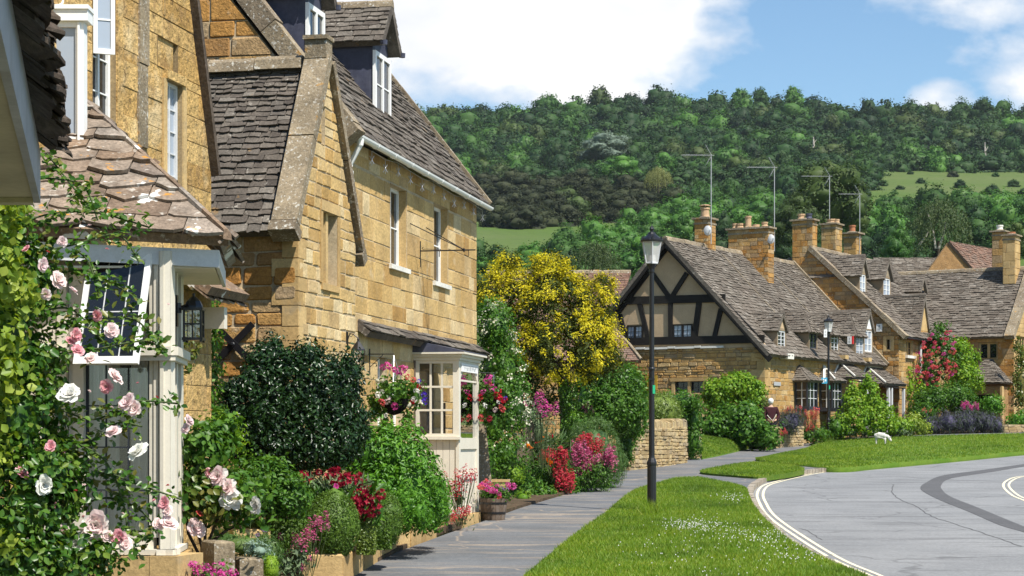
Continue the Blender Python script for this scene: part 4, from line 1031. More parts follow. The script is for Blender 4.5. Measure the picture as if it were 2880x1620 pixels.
# lantern on the bay
def lantern4(name, label, c, s, parent_wall, arm, tall=False):
    L = thing(name, label, 'lantern', c)
    mb = MB(); h, w = (.25, .075) if not tall else (.32, .075)
    if not tall:
        for sx, sy in ((-1,-1),(1,-1),(1,1),(-1,1)): mb.box(c+Vector((sx*w, sy*w, 0)), (.009, .009, h/2))
        for z in (-h/2-.008, h/2+.008): mb.box(c+Vector((0,0,z)), (w+.018, w+.018, .012))
        for sx, sy in ((0,-1),(1,0),(-1,0),(0,1)):
            mb.box(c+Vector((sx*w, sy*w, 0)), (.006 if sx == 0 else .005, .006 if sy == 0 else .005, h/2-.004)); mb.box(c+Vector((sx*w, sy*w, 0)), (w-.01 if sx == 0 else .0052, w-.01 if sy == 0 else .0052, .007))
        mb.lathe(c+Vector((0,0,h/2+.02)), [(w*1.15, 0), (w*1.1, .02), (w*.85, .06), (w*.4, .095), (.012, .105), (.014, .13), (.001, .14)], 8)
        for sx, sy in ((-1,-1),(1,-1),(1,1),(-1,1)): mb.box(c+Vector((sx*w, sy*w, -h/2-.025)), (.011,.011,.012))
    else:
        for k in range(6):
            t = k*math.pi/3+.3; mb.tube([c+Vector((.055*math.cos(t), .055*math.sin(t), -h/2)), c+Vector((.095*math.cos(t), .095*math.sin(t), h*.28))], .007, 5)
        mb.lathe(c+Vector((0,0,-h/2-.03)), [(.001,-.02),(.03,-.01),(.058,.02),(.062,.035)], 6)
        mb.lathe(c+Vector((0,0,h*.28)), [(.11,0),(.105,.02),(.075,.06),(.03,.12),(.016,.135),(.02,.16),(.001,.19)], 6)
    mb.build('frame', M['black'], L)
    if not tall: part(L, 'glass', 'glass_lamp', lambda m: m.box(c, (w-.006, w-.006, h/2-.004)))
    else: part(L, 'glass', 'glass_lamp', lambda m: m.lathe(c, [(.05,-h/2+.006),(.088,h*.27)], 6))
    part(L, 'bracket', 'black', arm)
    return L
cL = W(545, 912, 17.55); 
def armL(mb):
    a = W(497, 868, 17.5); mb.tube([a, a+Vector((.06,0,.02)), cL+Vector((0,0,.20))], .014, 6); mb.tube([cL+Vector((0,0,.2)), cL+Vector((0,0,.24))], .012, 6)
    mb.box(a+Vector((-.01,0,-.02)), (.02, .03, .14)); mb.lathe(a, [(.045,-.04),(.045,.05)], 8)
lantern4('wall_lantern', 'square black lantern with four small panes beside the rose bay', cL, 1, None, armL)

# ----- gabled wing with the iron cross
fA = frX(-7.98); uA0, uA1, uAp = uD(24.9), uD(27.4), uD(26.08); zAe, zAp = 4.33, 6.62
HA = thing('gabled_cottage', 'narrow gabled stone cottage with mossy coping and black iron cross', 'house', fA.pt(uD(26), zp(26), 0))
a = fA.pix(905, 592); b = fA.pix(946, 806); hA1 = (a[0], b[1], b[0], a[1])
a = fA.pix(903, 298); b = fA.pix(912, 410); hA2 = (a[0], b[1], b[0], a[1])
wall(HA, fA, [(uA0, -.1), (uA1, -.1), (uA1, zAe), (uAp, zAp), (uA0, zAe)], [hA1, hA2], .4, 'ashlar', 'mortar', (.13,.24), (.2,.5), None, gap=.018, bev=.014, proud=.013, jit=.008, wob=.004)
def surrA(mb):
    um = (hA1[0]+hA1[2])/2
    fA.box(mb, hA1[0]-.09, hA1[2]+.09, hA1[3]+.002, hA1[3]+.14, 0, .03); fA.box(mb, um-.05, um+.05, hA1[1], hA1[3], -.16, -.03)
    fA.box(mb, hA1[2]+.002, hA1[2]+.12, hA1[1], hA1[3], 0, .022); fA.box(mb, hA1[0]-.1, hA1[0]-.002, hA1[1], hA1[3], 0, .022)
    fA.box(mb, hA1[0]-.06, hA1[2]+.06, hA1[1]-.09, hA1[1]-.002, 0, .035)
part(HA, 'window_surround', 'dressed', surrA)
part(HA, 'blind_window', 'wood', lambda mb: fA.box(mb, hA1[0], hA1[2], hA1[1], hA1[3], -.36, -.2))
part(HA, 'slit', 'dark', lambda mb: fA.box(mb, hA2[0], hA2[2], hA2[1], hA2[3], -.36, -.3))
cA = fA.pt(uA0, 0, 0); sA = sideF(cA)
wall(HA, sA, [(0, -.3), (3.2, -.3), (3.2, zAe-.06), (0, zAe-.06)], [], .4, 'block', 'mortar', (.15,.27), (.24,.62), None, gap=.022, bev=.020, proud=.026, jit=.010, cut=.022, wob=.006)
def quoinA(mb):
    z = -.1; i = 0
    while z < zAe-.15:
        h = random.uniform(.18, .28); e = min(z+h, zAe-.06)
        sA.box(mb, -.012, (.34 if i % 2 else .2), z+.006, e-.006, -.2, .034); fA.box(mb, uA0-.010, uA0+(.16 if i % 2 else .3), z+.006, e-.006, -.2, .016); z = e; i += 1
part(HA, 'quoins', 'dressed', quoinA)
rise, run = zAp-(4.25), (uAp-uA0)+.2
rA = Fr(cA + (-dB)*.2 + Vector((0,0,4.25)), -nB, dB*run+Vector((0,0,rise)), None)
if rA.N.z < 0: rA.N = -rA.N
LA_ = math.hypot(rise, run)
part(HA, 'roof', 'slate', lambda mb: slates(mb, rA, [(.24, 0), (3.6, 0), (3.6, LA_), (.24, LA_)], .125, .068, .26, .15, .022, .16, .06))
cF = fA.pt(uA1, 0, 0)
rA2 = Fr(cF + dB*.12 + Vector((0,0,4.2)), -nB, -dB*(uA1-uAp+.12)+Vector((0,0,zAp-4.2)), None)
if rA2.N.z < 0: rA2.N = -rA2.N
LA2_ = math.hypot(zAp-4.2, uA1-uAp+.12)
part(HA, 'roof', 'slate', lambda mb: slates(mb, rA2, [(.24, 0), (3.6, 0), (3.6, LA2_), (.24, LA2_)], .17, .1, .36, .22, .024, .14, .06), 'far roof slope')
def copA(mb):
    strip_stones(mb, rA, -.08, .26, .05, LA_+.02, .02, .17, .95); rA.box(mb, -.09, .27, -.10, .045, -.08, .18)
    strip_stones(mb, rA2, -.08, .26, .05, LA2_+.0, .02, .15, .95); rA2.box(mb, -.09, .27, -.14, .045, -.05, .16)
part(HA, 'gable_coping', 'coping', copA)
apx = fA.pt(uAp, zAp, 0)
part(HA, 'finial_block', 'coping', lambda mb: (sA.box(mb, -.06, .24, zAp+.06, zAp+.30, -1.28, -1.02), sA.box(mb, -.08, .26, zAp+.305, zAp+.36, -1.31, -.99)))
part(HA, 'ridge_stones', 'coping', lambda mb: ridge_row(mb, rA.pt(.3, LA_+.02, .06), rA.pt(3.6, LA_+.02, .06), .13, .55))
XC = sA.pt(*sA.pix(662, 969), 0)
def cross(mb):
    u, v = sA.pix(662, 969)
    sA.bar(mb, (u+.27, v-.25), (u-.26, v+.26), .085, .055, .075); sA.bar(mb, (u-.27, v-.25), (u+.26, v+.26), .085, .077, .097)
    mb.lathe(sA.pt(u, v, .097), [(.03, 0), (.028, .014), (.015, .02)], 8, R=Matrix.Rotation(rad(90), 3, 'X'))
X_ = MB(); cross(X_); meta(X_.build('wall_tie', M['black'], None, XC), 'black iron cross shaped tie plate on the brown stone wall', 'wall tie')

# ----- shop cottage with lead dormers
fB = frX(-8.2); uB0, uB1, zBe = uD(27.1), uD(35.77), 5.9
HB = thing('dormer_cottage', 'long two storey honey stone cottage with lead dormers and white gutter', 'house', fB.pt(uD(31), zp(31), 0))
def hole(fr, x0, y0, x1, y1): a, b = fr.pix(x0, y0), fr.pix(x1, y1); return (a[0], b[1], b[0], a[1])
def sq(h): z0 = h[1]; return h
hB1 = hole(fB, 1096, 515, 1143, 757); hB2 = hole(fB, 1219, 570, 1259, 803); hB3 = hole(fB, 1060, 1003, 1086, 1200); hB4 = hole(fB, 1104, 1030, 1130, 1205)
wall(HB, fB, [(uB0, -.1), (uB1, -.1), (uB1, zBe), (uB0, zBe)], [hB1, hB2, hB3, hB4], .4, 'ashlar', 'mortar', (.22,.38), (.35,.85), None, gap=.012, bev=.012, proud=.009, jit=.006, wob=.003)
for h, l in ((hB1, 1), (hB2, 1)):
    window(HB, fB, h[0], h[1], h[2]-.02, h[3], -.17, 2, 1, 2, 'white', 'glass', .055, .02)
    part(HB, 'sill', 'stone_white', lambda mb: fB.box(mb, h[0]-.06, h[2]+.08, h[1]-.075, h[1]-.003, -.2, .055))
for h in (hB3, hB4): window(HB, fB, h[0], h[1], h[2], h[3], -.15, 1, 1, 3, 'white', 'glass', .06, .02)
for h in (hB1, hB2): part(HB, 'window_reveal', 'dressed', lambda mb: fB.box(mb, h[2]-.018, h[2]-.002, h[1]+.002, h[3]-.002, -.16, -.002))
pB = math.tan(rad(51.8)); rB = Fr(fB.pt(uB0, zBe+.03, .20), dB, -nB*1.0+Vector((0,0,pB)), None)
if rB.N.z < 0: rB.N = -rB.N
LBr = 2.85*math.hypot(1, pB); LuB = uB1-uB0+.10
part(HB, 'roof', 'slate', lambda mb: slates(mb, rB, [(.3, 0), (LuB-.12, 0), (LuB-.12, LBr), (.3, LBr)], .18, .09, .32, .20, .022, .16, .05))
rB2 = Fr(fB.pt(uB0, zBe+.03, -5.5), dB, nB*1.0+Vector((0,0,pB)), None)
part(HB, 'roof', 'slate', lambda mb: rB2.slab(mb, [(0,0),(LuB,0),(LuB,LBr),(0,LBr)], -.1, .02), 'rear roof slope')
def copB(mb):
    strip_stones(mb, rB, -.05, .29, .0, LBr, -.12, .15, .9); rB.box(mb, -.07, .30, -.14, -.005, -.25, .13)
part(HB, 'gable_coping', 'coping', copB)
def copB2(mb):
    strip_stones(mb, rB, LuB-.12, LuB+.02, -.02, LBr, -.08, .09, .8)
part(HB, 'gable_coping', 'coping', copB2)
cB0 = fB.pt(uB0, 0, 0); sB = sideF(cB0)
ztop_ = zBe + 2.65*pB
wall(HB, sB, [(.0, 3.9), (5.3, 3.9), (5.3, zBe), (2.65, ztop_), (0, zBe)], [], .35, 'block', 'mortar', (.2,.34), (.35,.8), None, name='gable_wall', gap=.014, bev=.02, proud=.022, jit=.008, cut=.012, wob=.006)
sB1 = sideF(fB.pt(uB1, 0, 0)); 
part(HB, 'gable_wall', 'ashlar', lambda mb: mb.prism([sB1.pt(.0, -.1, .34), sB1.pt(5.3, -.1, .34), sB1.pt(5.3, zBe, .34), sB1.pt(2.65, ztop_, .34), sB1.pt(.0, zBe, .34)], dB*.32), 'far end wall')
def gutter(mb):
    a, b = fB.pt(uB0+.35, zBe+.0, .24), fB.pt(uB1+.12, zBe-.03, .24); n = 9
    for i in range(n):
        p, q = a+(b-a)*(i/n), a+(b-a)*((i+1)/n)
        ring_ = [p + nB*.062*math.cos(t) + Vector((0,0,.062*math.sin(t))) for t in np.linspace(math.pi, 2*math.pi, 8)] + [p + nB*.05*math.cos(t) + Vector((0,0,.05*math.sin(t))) for t in np.linspace(2*math.pi, math.pi, 8)]
        m = len(ring_); mb.add(ring_ + [x+(q-p)*.995 for x in ring_], [(k,(k+1)%m,m+(k+1)%m,m+k) for k in range(m)] + [tuple(range(m)), tuple(range(m,2*m))])
        ring2 = [p + nB*.07*math.cos(t) + Vector((0,0,.07*math.sin(t))) for t in np.linspace(math.pi, 2*math.pi, 8)] + [p + nB*.061*math.cos(t) + Vector((0,0,.061*math.sin(t))) for t in np.linspace(2*math.pi, math.pi, 8)]
        mb.add(ring2 + [x+dB*.05 for x in ring2], [(k,(k+1)%m,m+(k+1)%m,m+k) for k in range(m)] + [tuple(range(m)), tuple(range(m,2*m))])
part(HB, 'gutter', 'white', gutter)
def dpipe(mb):
    t = fB.pt(uB0+.42+.1, zBe-.03, .24); x = fB.pix(990, 500)
    c = fB.pt(uD(27.62), 0, .09)
    mb.tube([t, t-Vector((0,0,.10)), Vector((c.x, c.y, t.z-.36)), Vector((c.x, c.y, t.z-.5)), Vector((c.x, c.y, .2))], .038, 8)
    for z in (t.z-.5, 3.6, 2.2): mb.lathe(Vector((c.x, c.y, z)), [(.05,-.04),(.05,.04)], 8)
    mb.lathe(t-Vector((0,0,.05)), [(.045,-.06),(.06,.03)], 8)
part(HB, 'downpipe', 'white', dpipe, smooth=False)
def pent(mb):
    a, b = fB.pix(1004, 916)[0], uB1+.02; zz = 3.20
    g = Fr(fB.pt(a, zz-.02, .20), dB, -nB*.2+Vector((0,0,.16)), None)
    if g.N.z < 0: g.N = -g.N
    slates(mb, g, [(0,0),(b-a,0),(b-a,.25),(0,.25)], .16, .14, .5, .5, .02, .15, .04)
part(HB, 'pent_roof', 'slate', pent)
def dormerB(px0, px1, ridge_y, eave_y, wt, wb, first):
    fd = frX(-8.72); u0, u1 = fd.pix(px0, 200)[0], fd.pix(px1, 200)[0]; um = (u0+u1)/2
    z0, zw, ze, zr = 6.80, 7.82, 7.98, 8.62; back = 1.55
    D_ = MB(); inner = .03
    fd.box(D_, u0+.0, u0+.06, z0-.6, ze, -back, -.06); fd.box(D_, u1-.06, u1, z0-.6, ze, -back, -.06)       # lead cheeks
    D_.prism([fd.pt(u0, ze+.002, -.05), fd.pt(u1, ze+.002, -.05), fd.pt(um, zr-.03, -.05)], nB*-.06)
    fd.box(D_, u0+.06, u1-.06, zw+.002, ze, -.1, -.052)
    o = D_.build('dormer', M['lead'], HB)
    window(o, fd, u0-.02, z0-.02, u1+.02, zw, -.058, 2, 1, 2, 'white', 'glass', .075, .022, name='dormer_window')
    def rf_(mb):
        for sgn in (1, -1):
            ue = u0-.13 if sgn == 1 else u1+.13; hw = um-u0+.13
            g = Fr(fd.pt(ue, ze-.04, .14), -nB, dB*sgn*hw+Vector((0,0,zr-ze+.06)), None)
            if g.N.z < 0: g.N = -g.N
            L = math.hypot(hw, zr-ze+.06); slates(mb, g, [(0,0),(2.1,0),(2.1,L),(0,L)], .13, .10, .24, .2, .02, .12, .04)
    part(o, 'dormer_roof', 'slate', rf_)
    part(o, 'ridge_stones', 'coping', lambda mb: ridge_row(mb, fd.pt(um, zr+.05, .15), fd.pt(um, zr+.05, -1.5), .085, .4))
    def barge(mb):
        fd.bar(mb, (u0-.14, ze-.08), (um, zr+.0), .06, .10, .135); fd.bar(mb, (um, zr+.0), (u1+.14, ze-.08), .06, .10, .135)
        mb.lathe(fd.pt(u1+.1, ze-.06, .16), [(.045,-.04),(.05,.03)], 8); mb.lathe(fd.pt(u0-.1, ze-.06, .16), [(.045,-.04),(.05,.03)], 8)
    part(o, 'bargeboard', 'lead', barge)
    part(o, 'flashing', 'lead', lambda mb: fd.box(mb, u0-.06, u1+.06, z0-.09, z0-.022, -.1, .05))
dormerB(871, 915, 0, 0, 0, 0, 1); dormerB(1059, 1101, 0, 0, 0, 0, 0)

# string of small star lights under the gutter
def stars(mb):
    pts = []
    for i in range(11):
        t = (i+.4)/11; p = fB.pt(uB0+1.0+(uB1-uB0-.9)*t, zBe-.10-.03*math.sin(i*2.1), .19); pts.append(p)
        q = p - Vector((0,0,.13)); mb.tube([p, q], .004, 4)
        for k in range(3):
            d = Vector((math.cos(k*1.05)*.07*.2+.05*math.cos(k*1.05), .02*math.sin(k), .07*math.sin(k*1.05))) if k else Vector((0,0,.08))
            mb.tube([q-d, q+d], .005, 4)
    mb.tube(pts, .004, 4)
sl = MB(); stars(sl); meta(sl.build('string_lights', M['steel'], None), 'row of small white star lights hanging under the white gutter', 'string lights')

# projecting sign bracket, no board on it
BR = fB.pt(fB.pix(1180, 706)[0], fB.pix(1180, 706)[1], 0)
def brk(mb):
    u, v = fB.pix(1180, 706); tip = fB.pt(u, v, .93)
    fB.box(mb, u-.012, u+.012, v-.26, v+.16, .0, .02); mb.tube([fB.pt(u, v, .01), tip], .011, 6)
    for px, py in ((1152, 628), (1198, 640)): a = fB.pix(px, py); mb.tube([fB.pt(*a, 0), fB.pt(u, v+.01, .73)], .008, 5)
    mb.lathe(fB.pt(u, v, .74), [(.0,-.035),(.02,-.02),(.02,.02),(.0,.035)], 6); mb.tube([fB.pt(u, v, .82), fB.pt(u, v-.1, .82)], .006, 5)
    mb.tube([fB.pt(u, v+.02, .36)] + [fB.pt(u, v+.05+.035*math.sin(t)*(t/7), .06+.035*math.cos(t)*(t/7)) for t in np.linspace(5.5, 0, 14)], .005, 4)
    mb.tube([fB.pt(u, v+.02+.02*math.sin(t)*(t/6), .33+.02*math.cos(t)*(t/6)) for t in np.linspace(6, 0, 12)], .004, 4)
    mb.tube([fB.pt(u, v, .33), fB.pt(u, v-.1, .33)], .008, 5)
bb = MB(); brk(bb); meta(bb.build('sign_bracket', M['black'], None, BR), 'empty black iron sign bracket with two stay rods on the upper wall', 'bracket')

# lantern on the gabled wing's corner
lw = fA.pix(974, 962); cW = fA.pt(lw[0], fA.pix(974, 1005)[1], .17)
def armW(mb):
    a = fA.pt(lw[0], lw[1]+.03, .0); fA.box(mb, lw[0]-.016, lw[0]+.016, lw[1]-.1, lw[1]+.14, .0, .025)
    t = cW+Vector((0,0,.26)); mb.tube([a+nB*.02, fA.pt(lw[0], lw[1]+.12, .05), fA.pt(lw[0], lw[1]+.10, .11), t, cW+Vector((0,0,.2))], .009, 6)
    mb.tube([fA.pt(lw[0], lw[1]+.10+.03*math.sin(x)*(x/6), .06+.03*math.cos(x)*(x/6)) for x in np.linspace(6, 0, 12)], .005, 4)
lantern4('wall_lantern', 'tapered black lantern on a scrolled arm above the dark bush', cW, 1, None, armW, True)

# ----- boarded shop porch: nine-pane window, boards, arched light
SP = thing('shop_porch', 'cream boarded shop porch with a nine pane window and arched side light', 'porch', fB.pt(uD(31.9), zp(32), .4))
fS = frX(-7.446); uS0, uS1 = fS.pix(1290, 1200)[0], fS.pix(1346, 1200)[0]
cS = fS.pt(uS0, 0, 0); sS = sideF(cS); Wd = fB.pt(uS0, 0, 0); LS = (cS-Vector((Wd.x, Wd.y, 0))).length
zs = lambda y: CZ+(HY-y)/F*31.3
su = lambda px: sS.pix(px, 1200)[0]
z_b, z_s, z_t = .42, zs(1228), zs(1013)
def porch(mb):
    sS.box(mb, 0, .045, z_b, z_t, -.05, 0); sS.box(mb, LS-.05, LS-.002, z_b, z_t, -.05, 0)
    n = 6
    for i in range(n):
        a = .045+(LS-.095)*i/n; b = .045+(LS-.095)*(i+1)/n; sS.box(mb, a+.003, b-.003, z_b, z_s-.05, -.045, -.018)
    sS.box(mb, .045, LS-.05, z_b, z_b+.08, -.018, -.004)
    sS.box(mb, -.03, LS, z_s-.048, z_s-.002, -.06, .05)
    fS.box(mb, uS0+.001, uS0+.12, z_b, z_t, -.05, .004); fS.box(mb, uS1-.12, uS1, z_b, z_t, -.10, .004)
    for z0, z1 in ((z_b, z_b+.14), (z_b+.56, z_b+.66), (z_s-.20, z_s-.02)): fS.box(mb, uS0+.12, uS1-.12, z0, z1, -.05, 0)
    fS.box(mb, uS0+.12, uS1-.12, z_b+.14, z_b+.56, -.05, -.025); fS.box(mb, uS0+.12, uS1-.12, z_b+.66, z_s-.20, -.05, -.026)
    um, r = (uS0+uS1)/2, (uS1-uS0-.24)/2; zc = zs(1075)                          # arched head cut from boards
    pts = [(um+r*math.cos(t), zc+.24*math.sin(t)) for t in np.linspace(0, math.pi, 13)]
    for (a, b) in zip(pts, pts[1:]): fS.slab(mb, [a, (a[0], z_t), (b[0], z_t), b], -.05, .0)
    fS.box(mb, uS0+.12, uS1-.12, zs(1068)-.02, zs(1068)+.01, -.045, -.01)
pm = MB(); porch(pm); pm.build('boarding', M['cream'], SP)
PW = window(SP, sS, .045, z_s+.0, LS-.05, z_t, -.05, 1, 3, 3, 'cream', 'glass_clear', .05, .032)
part(SP, 'side_light', 'glass_clear', lambda mb: fS.box(mb, uS0+.12, uS1-.12, z_s-.02, zs(1048), -.04, -.034))
def cornice(mb):
    for k, (o, z0, z1) in enumerate(((.03, z_t+.002, z_t+.05), (.07, z_t+.052, z_t+.095), (.12, z_t+.097, z_t+.125))):
        a, b = sS.pt(-o, 0, o), sS.pt(LS-.01, 0, o); c = fS.pt(uS1+o, 0, o); d = fB.pt(uS1+o, 0, .01)
        mb.prism([Vector((p.x, p.y, z0)) for p in (a, b, d, c)], (0,0,z1-z0))
part(SP, 'cornice', 'cream', cornice)
def leadtop(mb):
    a, b, c, d = sS.pt(-.11, z_t+.128, .11), sS.pt(LS-.01, z_t+.128, .11), fB.pt(uS1+.1, z_t+.128, .012), fS.pt(uS1+.11, z_t+.128, .11)
    h = Vector((0,0,.20)); mb.hexa([a, b, c, d, a+Vector((0,0,.012)), b+h, c+h, d+Vector((0,0,.012))])
part(SP, 'lead_roof', 'lead', leadtop)
def plaque(mb):
    u0, u1, v1, v0 = uS0+.14, uS1-.14, zs(1021), zs(1044); fS.box(mb, u0, u1, v0, v1, .006, .022)
pq = MB(); plaque(pq); PQ = pq.build('name_plate', M['sign_white'], SP)
def marks(mb):                                          # two worn rows of strokes
    u0, u1 = uS0+.2, uS1-.2
    for r_, z in ((0, zs(1029)), (1, zs(1036))):
        u = u0 + r_*.12
        while u < u1-r_*.1:
            w = random.uniform(.03, .07); fS.box(mb, u, u+.014, z-.022, z+.022, .022, .026); fS.box(mb, u+.014, u+w, z+random.choice((-.018, .004, .016)), z+random.choice((.0201, .021)), .022, .0255); u += w+.03
part(PQ, 'lettering', 'sign_grey', marks)
part(SP, 'shelf', 'wood', lambda mb: (sS.box(mb, .06, LS-.06, z_s+.02, z_s+.05, -.5, -.08), sS.box(mb, .1, .2, z_s+.05, z_s+.4, -.5, -.4), sS.box(mb, .35, .42, z_s+.05, z_s+.55, -.55, -.5)))
part(SP, 'step', 'dressed', lambda mb: (fS.box(mb, uS0-.02, uS1+.05, .12, z_b-.004, -.3, .10), sS.box(mb, 0, LS, .1, z_b-.004, -.3, .02)))
part(SP, 'rear_board', 'wood', lambda mb: fB.box(mb, uS0+.1, uS1-.1, z_b, z_t, .005, .03))
# ---------------------------------------------------------------- the cottages across the lane
dC = Vector((.5153, .8570, 0)).normalized(); nC = Vector((dC.y, -dC.x, 0)); OC = Vector((9.166, 71.0, 0))
def frC(off=0.0): return Fr(OC - nC*off, dC, (0,0,1), nC)           # street front, off metres behind the wall line
def gaC(t, off=0.0): return Fr(OC + dC*t - nC*off, -nC, (0,0,1), -dC) # gable plane at distance t along the row
fC, gC = frC(), gaC(0)
def slope_fr(P, U, back, run, rise):
    g = Fr(P, U, back*run + Vector((0,0,rise)), None)
    if g.N.z < 0: g.N = -g.N
    return g, math.hypot(run, rise)
def chimney(parent, px, D, wp, wd, z0, z1, pots, stone='block', ch=(.12,.2), dishes=None, name='chimney', cap=.09):
    c = GD(px, D); c.z = 0; hp_, hd_ = wp/2, wd/2
    mb = MB()
    fs_ = [Fr(c - nC*-hp_ - dC*hd_, -nC, (0,0,1), -dC), Fr(c + nC*hp_ - dC*hd_, dC, (0,0,1), nC), Fr(c + nC*hp_ + dC*hd_, -nC, (0,0,1), dC), Fr(c - nC*hp_ - dC*hd_, dC, (0,0,1), -nC)]
    mb.cur = 0
    R3 = Matrix((( -nC.x, dC.x, 0), (-nC.y, dC.y, 0), (0, 0, 1)))
    mb.box(c + Vector((0,0,(z0+z1)/2)), (hp_-.012, hd_-.012, (z1-z0)/2), R3)
    mb.cur = 1
    for f, w in zip(fs_, (wp, wd, wp, wd)): stones(mb, f, [(0,z0),(w,z0),(w,z1),(0,z1)], [], ch, (.2,.5), gap=.012, bev=.012, proud=.012, jit=.006)
    o = mb.build(name, [M['mortar_dark'], M[stone]], parent)
    def cp(m): m.box(c+Vector((0,0,z1+.035)), (hp_+cap, hd_+cap, .035), R3); m.box(c+Vector((0,0,z1-.16)), (hp_+.03, hd_+.03, .035), R3); m.lathe(c+Vector((0,0,z1+.07)), [(min(hp_, hd_)*1.15,0),(min(hp_, hd_)*.6,.07)], 10, squash=(1,1))
    part(o, 'chimney_cap', 'coping', cp)
    for (s, h, r, mt) in pots:
        p = c - nC*s + Vector((0,0,z1+.06))
        q = MB(); q.lathe(p, [(r*1.05,0),(r*1.08,.06),(r*.92,.09),(r*.85,h-.1),(r*1.0,h-.07),(r*1.02,h),(r*.8,h),(r*.8,h-.06)], 12); q.build('chimney_pot', M[mt], o, smooth=False)
    return o, c
def dormer(parent, off, px0, px1, ytop, ybot, yeave, yapex, slope, roof0, style='gable', cheek='render_dark', front='render_dark', fm='darkframe', gm='glass', lights=2, rows=3, ov=.12, label=None, cols=1):
    fd = frC(off); um_px = (px0+px1)/2; u0, u1 = fd.pix(px0, 900)[0], fd.pix(px1, 900)[0]; um = (u0+u1)/2
    z0, zw, ze, zr = [fd.pix(um_px, y)[1] for y in (ybot, ytop, yeave, yapex)]
    back = lambda z: (z-roof0)/slope - off                 # distance behind this front where the roof reaches height z
    mb = MB(); B_ = max(back(ze), .3)+.15; x0, x1 = u0-.07, u1+.07
    fd.box(mb, x0, x0+.07, z0-.15, ze, -B_, -.001); fd.box(mb, x1-.07, x1, z0-.15, ze, -B_, -.001)
    if ze > zw+.03: fd.box(mb, x0+.07, x1-.07, zw, ze, -.12, -.002)
    o = mb.build('dormer', M[cheek], parent, label=label)
    if style == 'gable':
        part(o, 'dormer_gable', front, lambda m: m.prism([fd.pt(x0, ze+.002, .001), fd.pt(x1, ze+.002, .001), fd.pt(um, zr-.03, .001)], nC*-.1))
    window(o, fd, u0, z0, u1, zw, -.07, lights, cols, rows, fm, gm, .055, .022, name='dormer_window')
    def rf_(m):
        for sg in (1, -1):
            ue = x0-ov if sg == 1 else x1+ov; hw = um-x0+ov; dz = ov*(zr-ze)/max(um-x0, .2)
            g, L = slope_fr(fd.pt(ue, ze-dz*.7, ov*.8), -nC, dC*sg, hw, zr-ze+dz*.7)
            Bk = max(back(zr), .5)+ov+.3; hipd = (hw*.9 if style == 'hip' else 0)
            slates(m, g, [(0,0),(Bk,0),(Bk,L),(hipd,L)], .13, .10, .26, .2, .022, .2, .03)
        if style == 'hip':
            hw = um-x0+ov; dz = ov*(zr-ze)/max(um-x0, .2)
            g, L = slope_fr(fd.pt(x0-ov, ze-dz*.7-.01, ov*.8+.01), dC, -nC, hw*.9, zr-ze+dz*.7)
            slates(m, g, [(0,0),(2*hw,0),(hw,L)], .13, .10, .24, .2, .022, .2, .03)
        ridge_row(m, fd.pt(um, zr+.01, .1 if style == 'gable' else -(um-x0+ov)*.75), fd.pt(um, zr+.01, -max(back(zr), .5)), .07, .35)
    part(o, 'dormer_roof', 'slate_far', rf_)
    return o

# ----- the timber framed cottage and its row
HC = thing('timber_framed_cottage', 'long stone cottage with a black timbered gable end and five small dormers', 'house', OC + dC*6 - nC*4 + Vector((0,0,1.3)))
hC1 = hole(gC, 1979, 1072, 1899, 1106); hC1 = (min(hC1[0], hC1[2]), hC1[1], max(hC1[0], hC1[2]), hC1[3])
wall(HC, gC, [(0,.3),(6.9,.3),(6.9,5.02),(0,5.02)], [hC1], .4, 'rubble', 'mortar_dark', (.09,.19), (.2,.55), None, gap=.018, bev=.022, proud=.03, jit=.010, cut=.02, wob=.01)
window(HC, gC, hC1[0], hC1[1], hC1[2], hC1[3], -.14, 2, 2, 2, 'darkframe', 'glass', .03, .012, mull=.12)
part(HC, 'window_surround', 'dressed', lambda mb: (gC.box(mb, hC1[0]-.13, hC1[0]-.002, hC1[1]-.05, hC1[3], -.1, .05), gC.box(mb, hC1[2]+.002, hC1[2]+.13, hC1[1]-.05, hC1[3], -.1, .05), gC.box(mb, hC1[0]-.18, hC1[2]+.18, hC1[3]+.002, hC1[3]+.14, -.1, .07), gC.box(mb, (hC1[0]+hC1[2])/2-.055, (hC1[0]+hC1[2])/2+.055, hC1[1], hC1[3], -.08, .03)))
gu = lambda px, py: gC.pix(px, py)
zsil = 5.02
part(HC, 'gable_plaster', 'plaster', lambda mb: mb.prism([gC.pt(-.05, zsil, -.03), gC.pt(6.8, zsil, -.03), gC.pt(6.8, 5.7, -.03), gC.pt(3.88, 8.95, -.03), gC.pt(-.05, 4.95+.1, -.03)], dC*.3))
for pts in ([(1755,930),(1772,885),(1797,862),(1806,912),(1765,914)], [(1893,858),(1962,856),(1954,910),(1893,912)]):   # pillowed infill
    part(HC, 'gable_plaster', 'plaster', lambda mb: gC.slab(mb, [gu(*p) for p in pts], -.029, .012), 'bulging plaster panel')
def timbers(mb):
    B = lambda a, b, px, w1=.05: gC.bar(mb, gu(*a), gu(*b), px*73.0/F, -.028, w1)
    B((1755,846), (2040,838), 22, .052); B((1745,961), (2150,953), 22, .055)
    B((1884,838), (1836,770), 13, .045); B((1888,838), (1932,768), 13, .046)
    B((1798,850), (1824,956), 14, .044); B((1886,846), (1887,956), 14, .047); B((1967,846), (1953,956), 16, .043); B((2028,868), (2008,956), 13, .044); B((1744,885), (1762,960), 13, .045)
    B((1877,690), (1735,880), 20, .057); B((1879,690), (2135,960), 22, .058)
part(HC, 'timber_frame', 'timber', timbers)
for x0, y0, x1, y1 in ((1765,915,1809,963),(1894,911,1948,960)):
    a, b = gu(x0, y1), gu(x1, y0); window(HC, gC, a[0], a[1], b[0], b[1], .0, 2, 2, 3, 'timber', 'glass_sky', .05, .012, mull=.09)
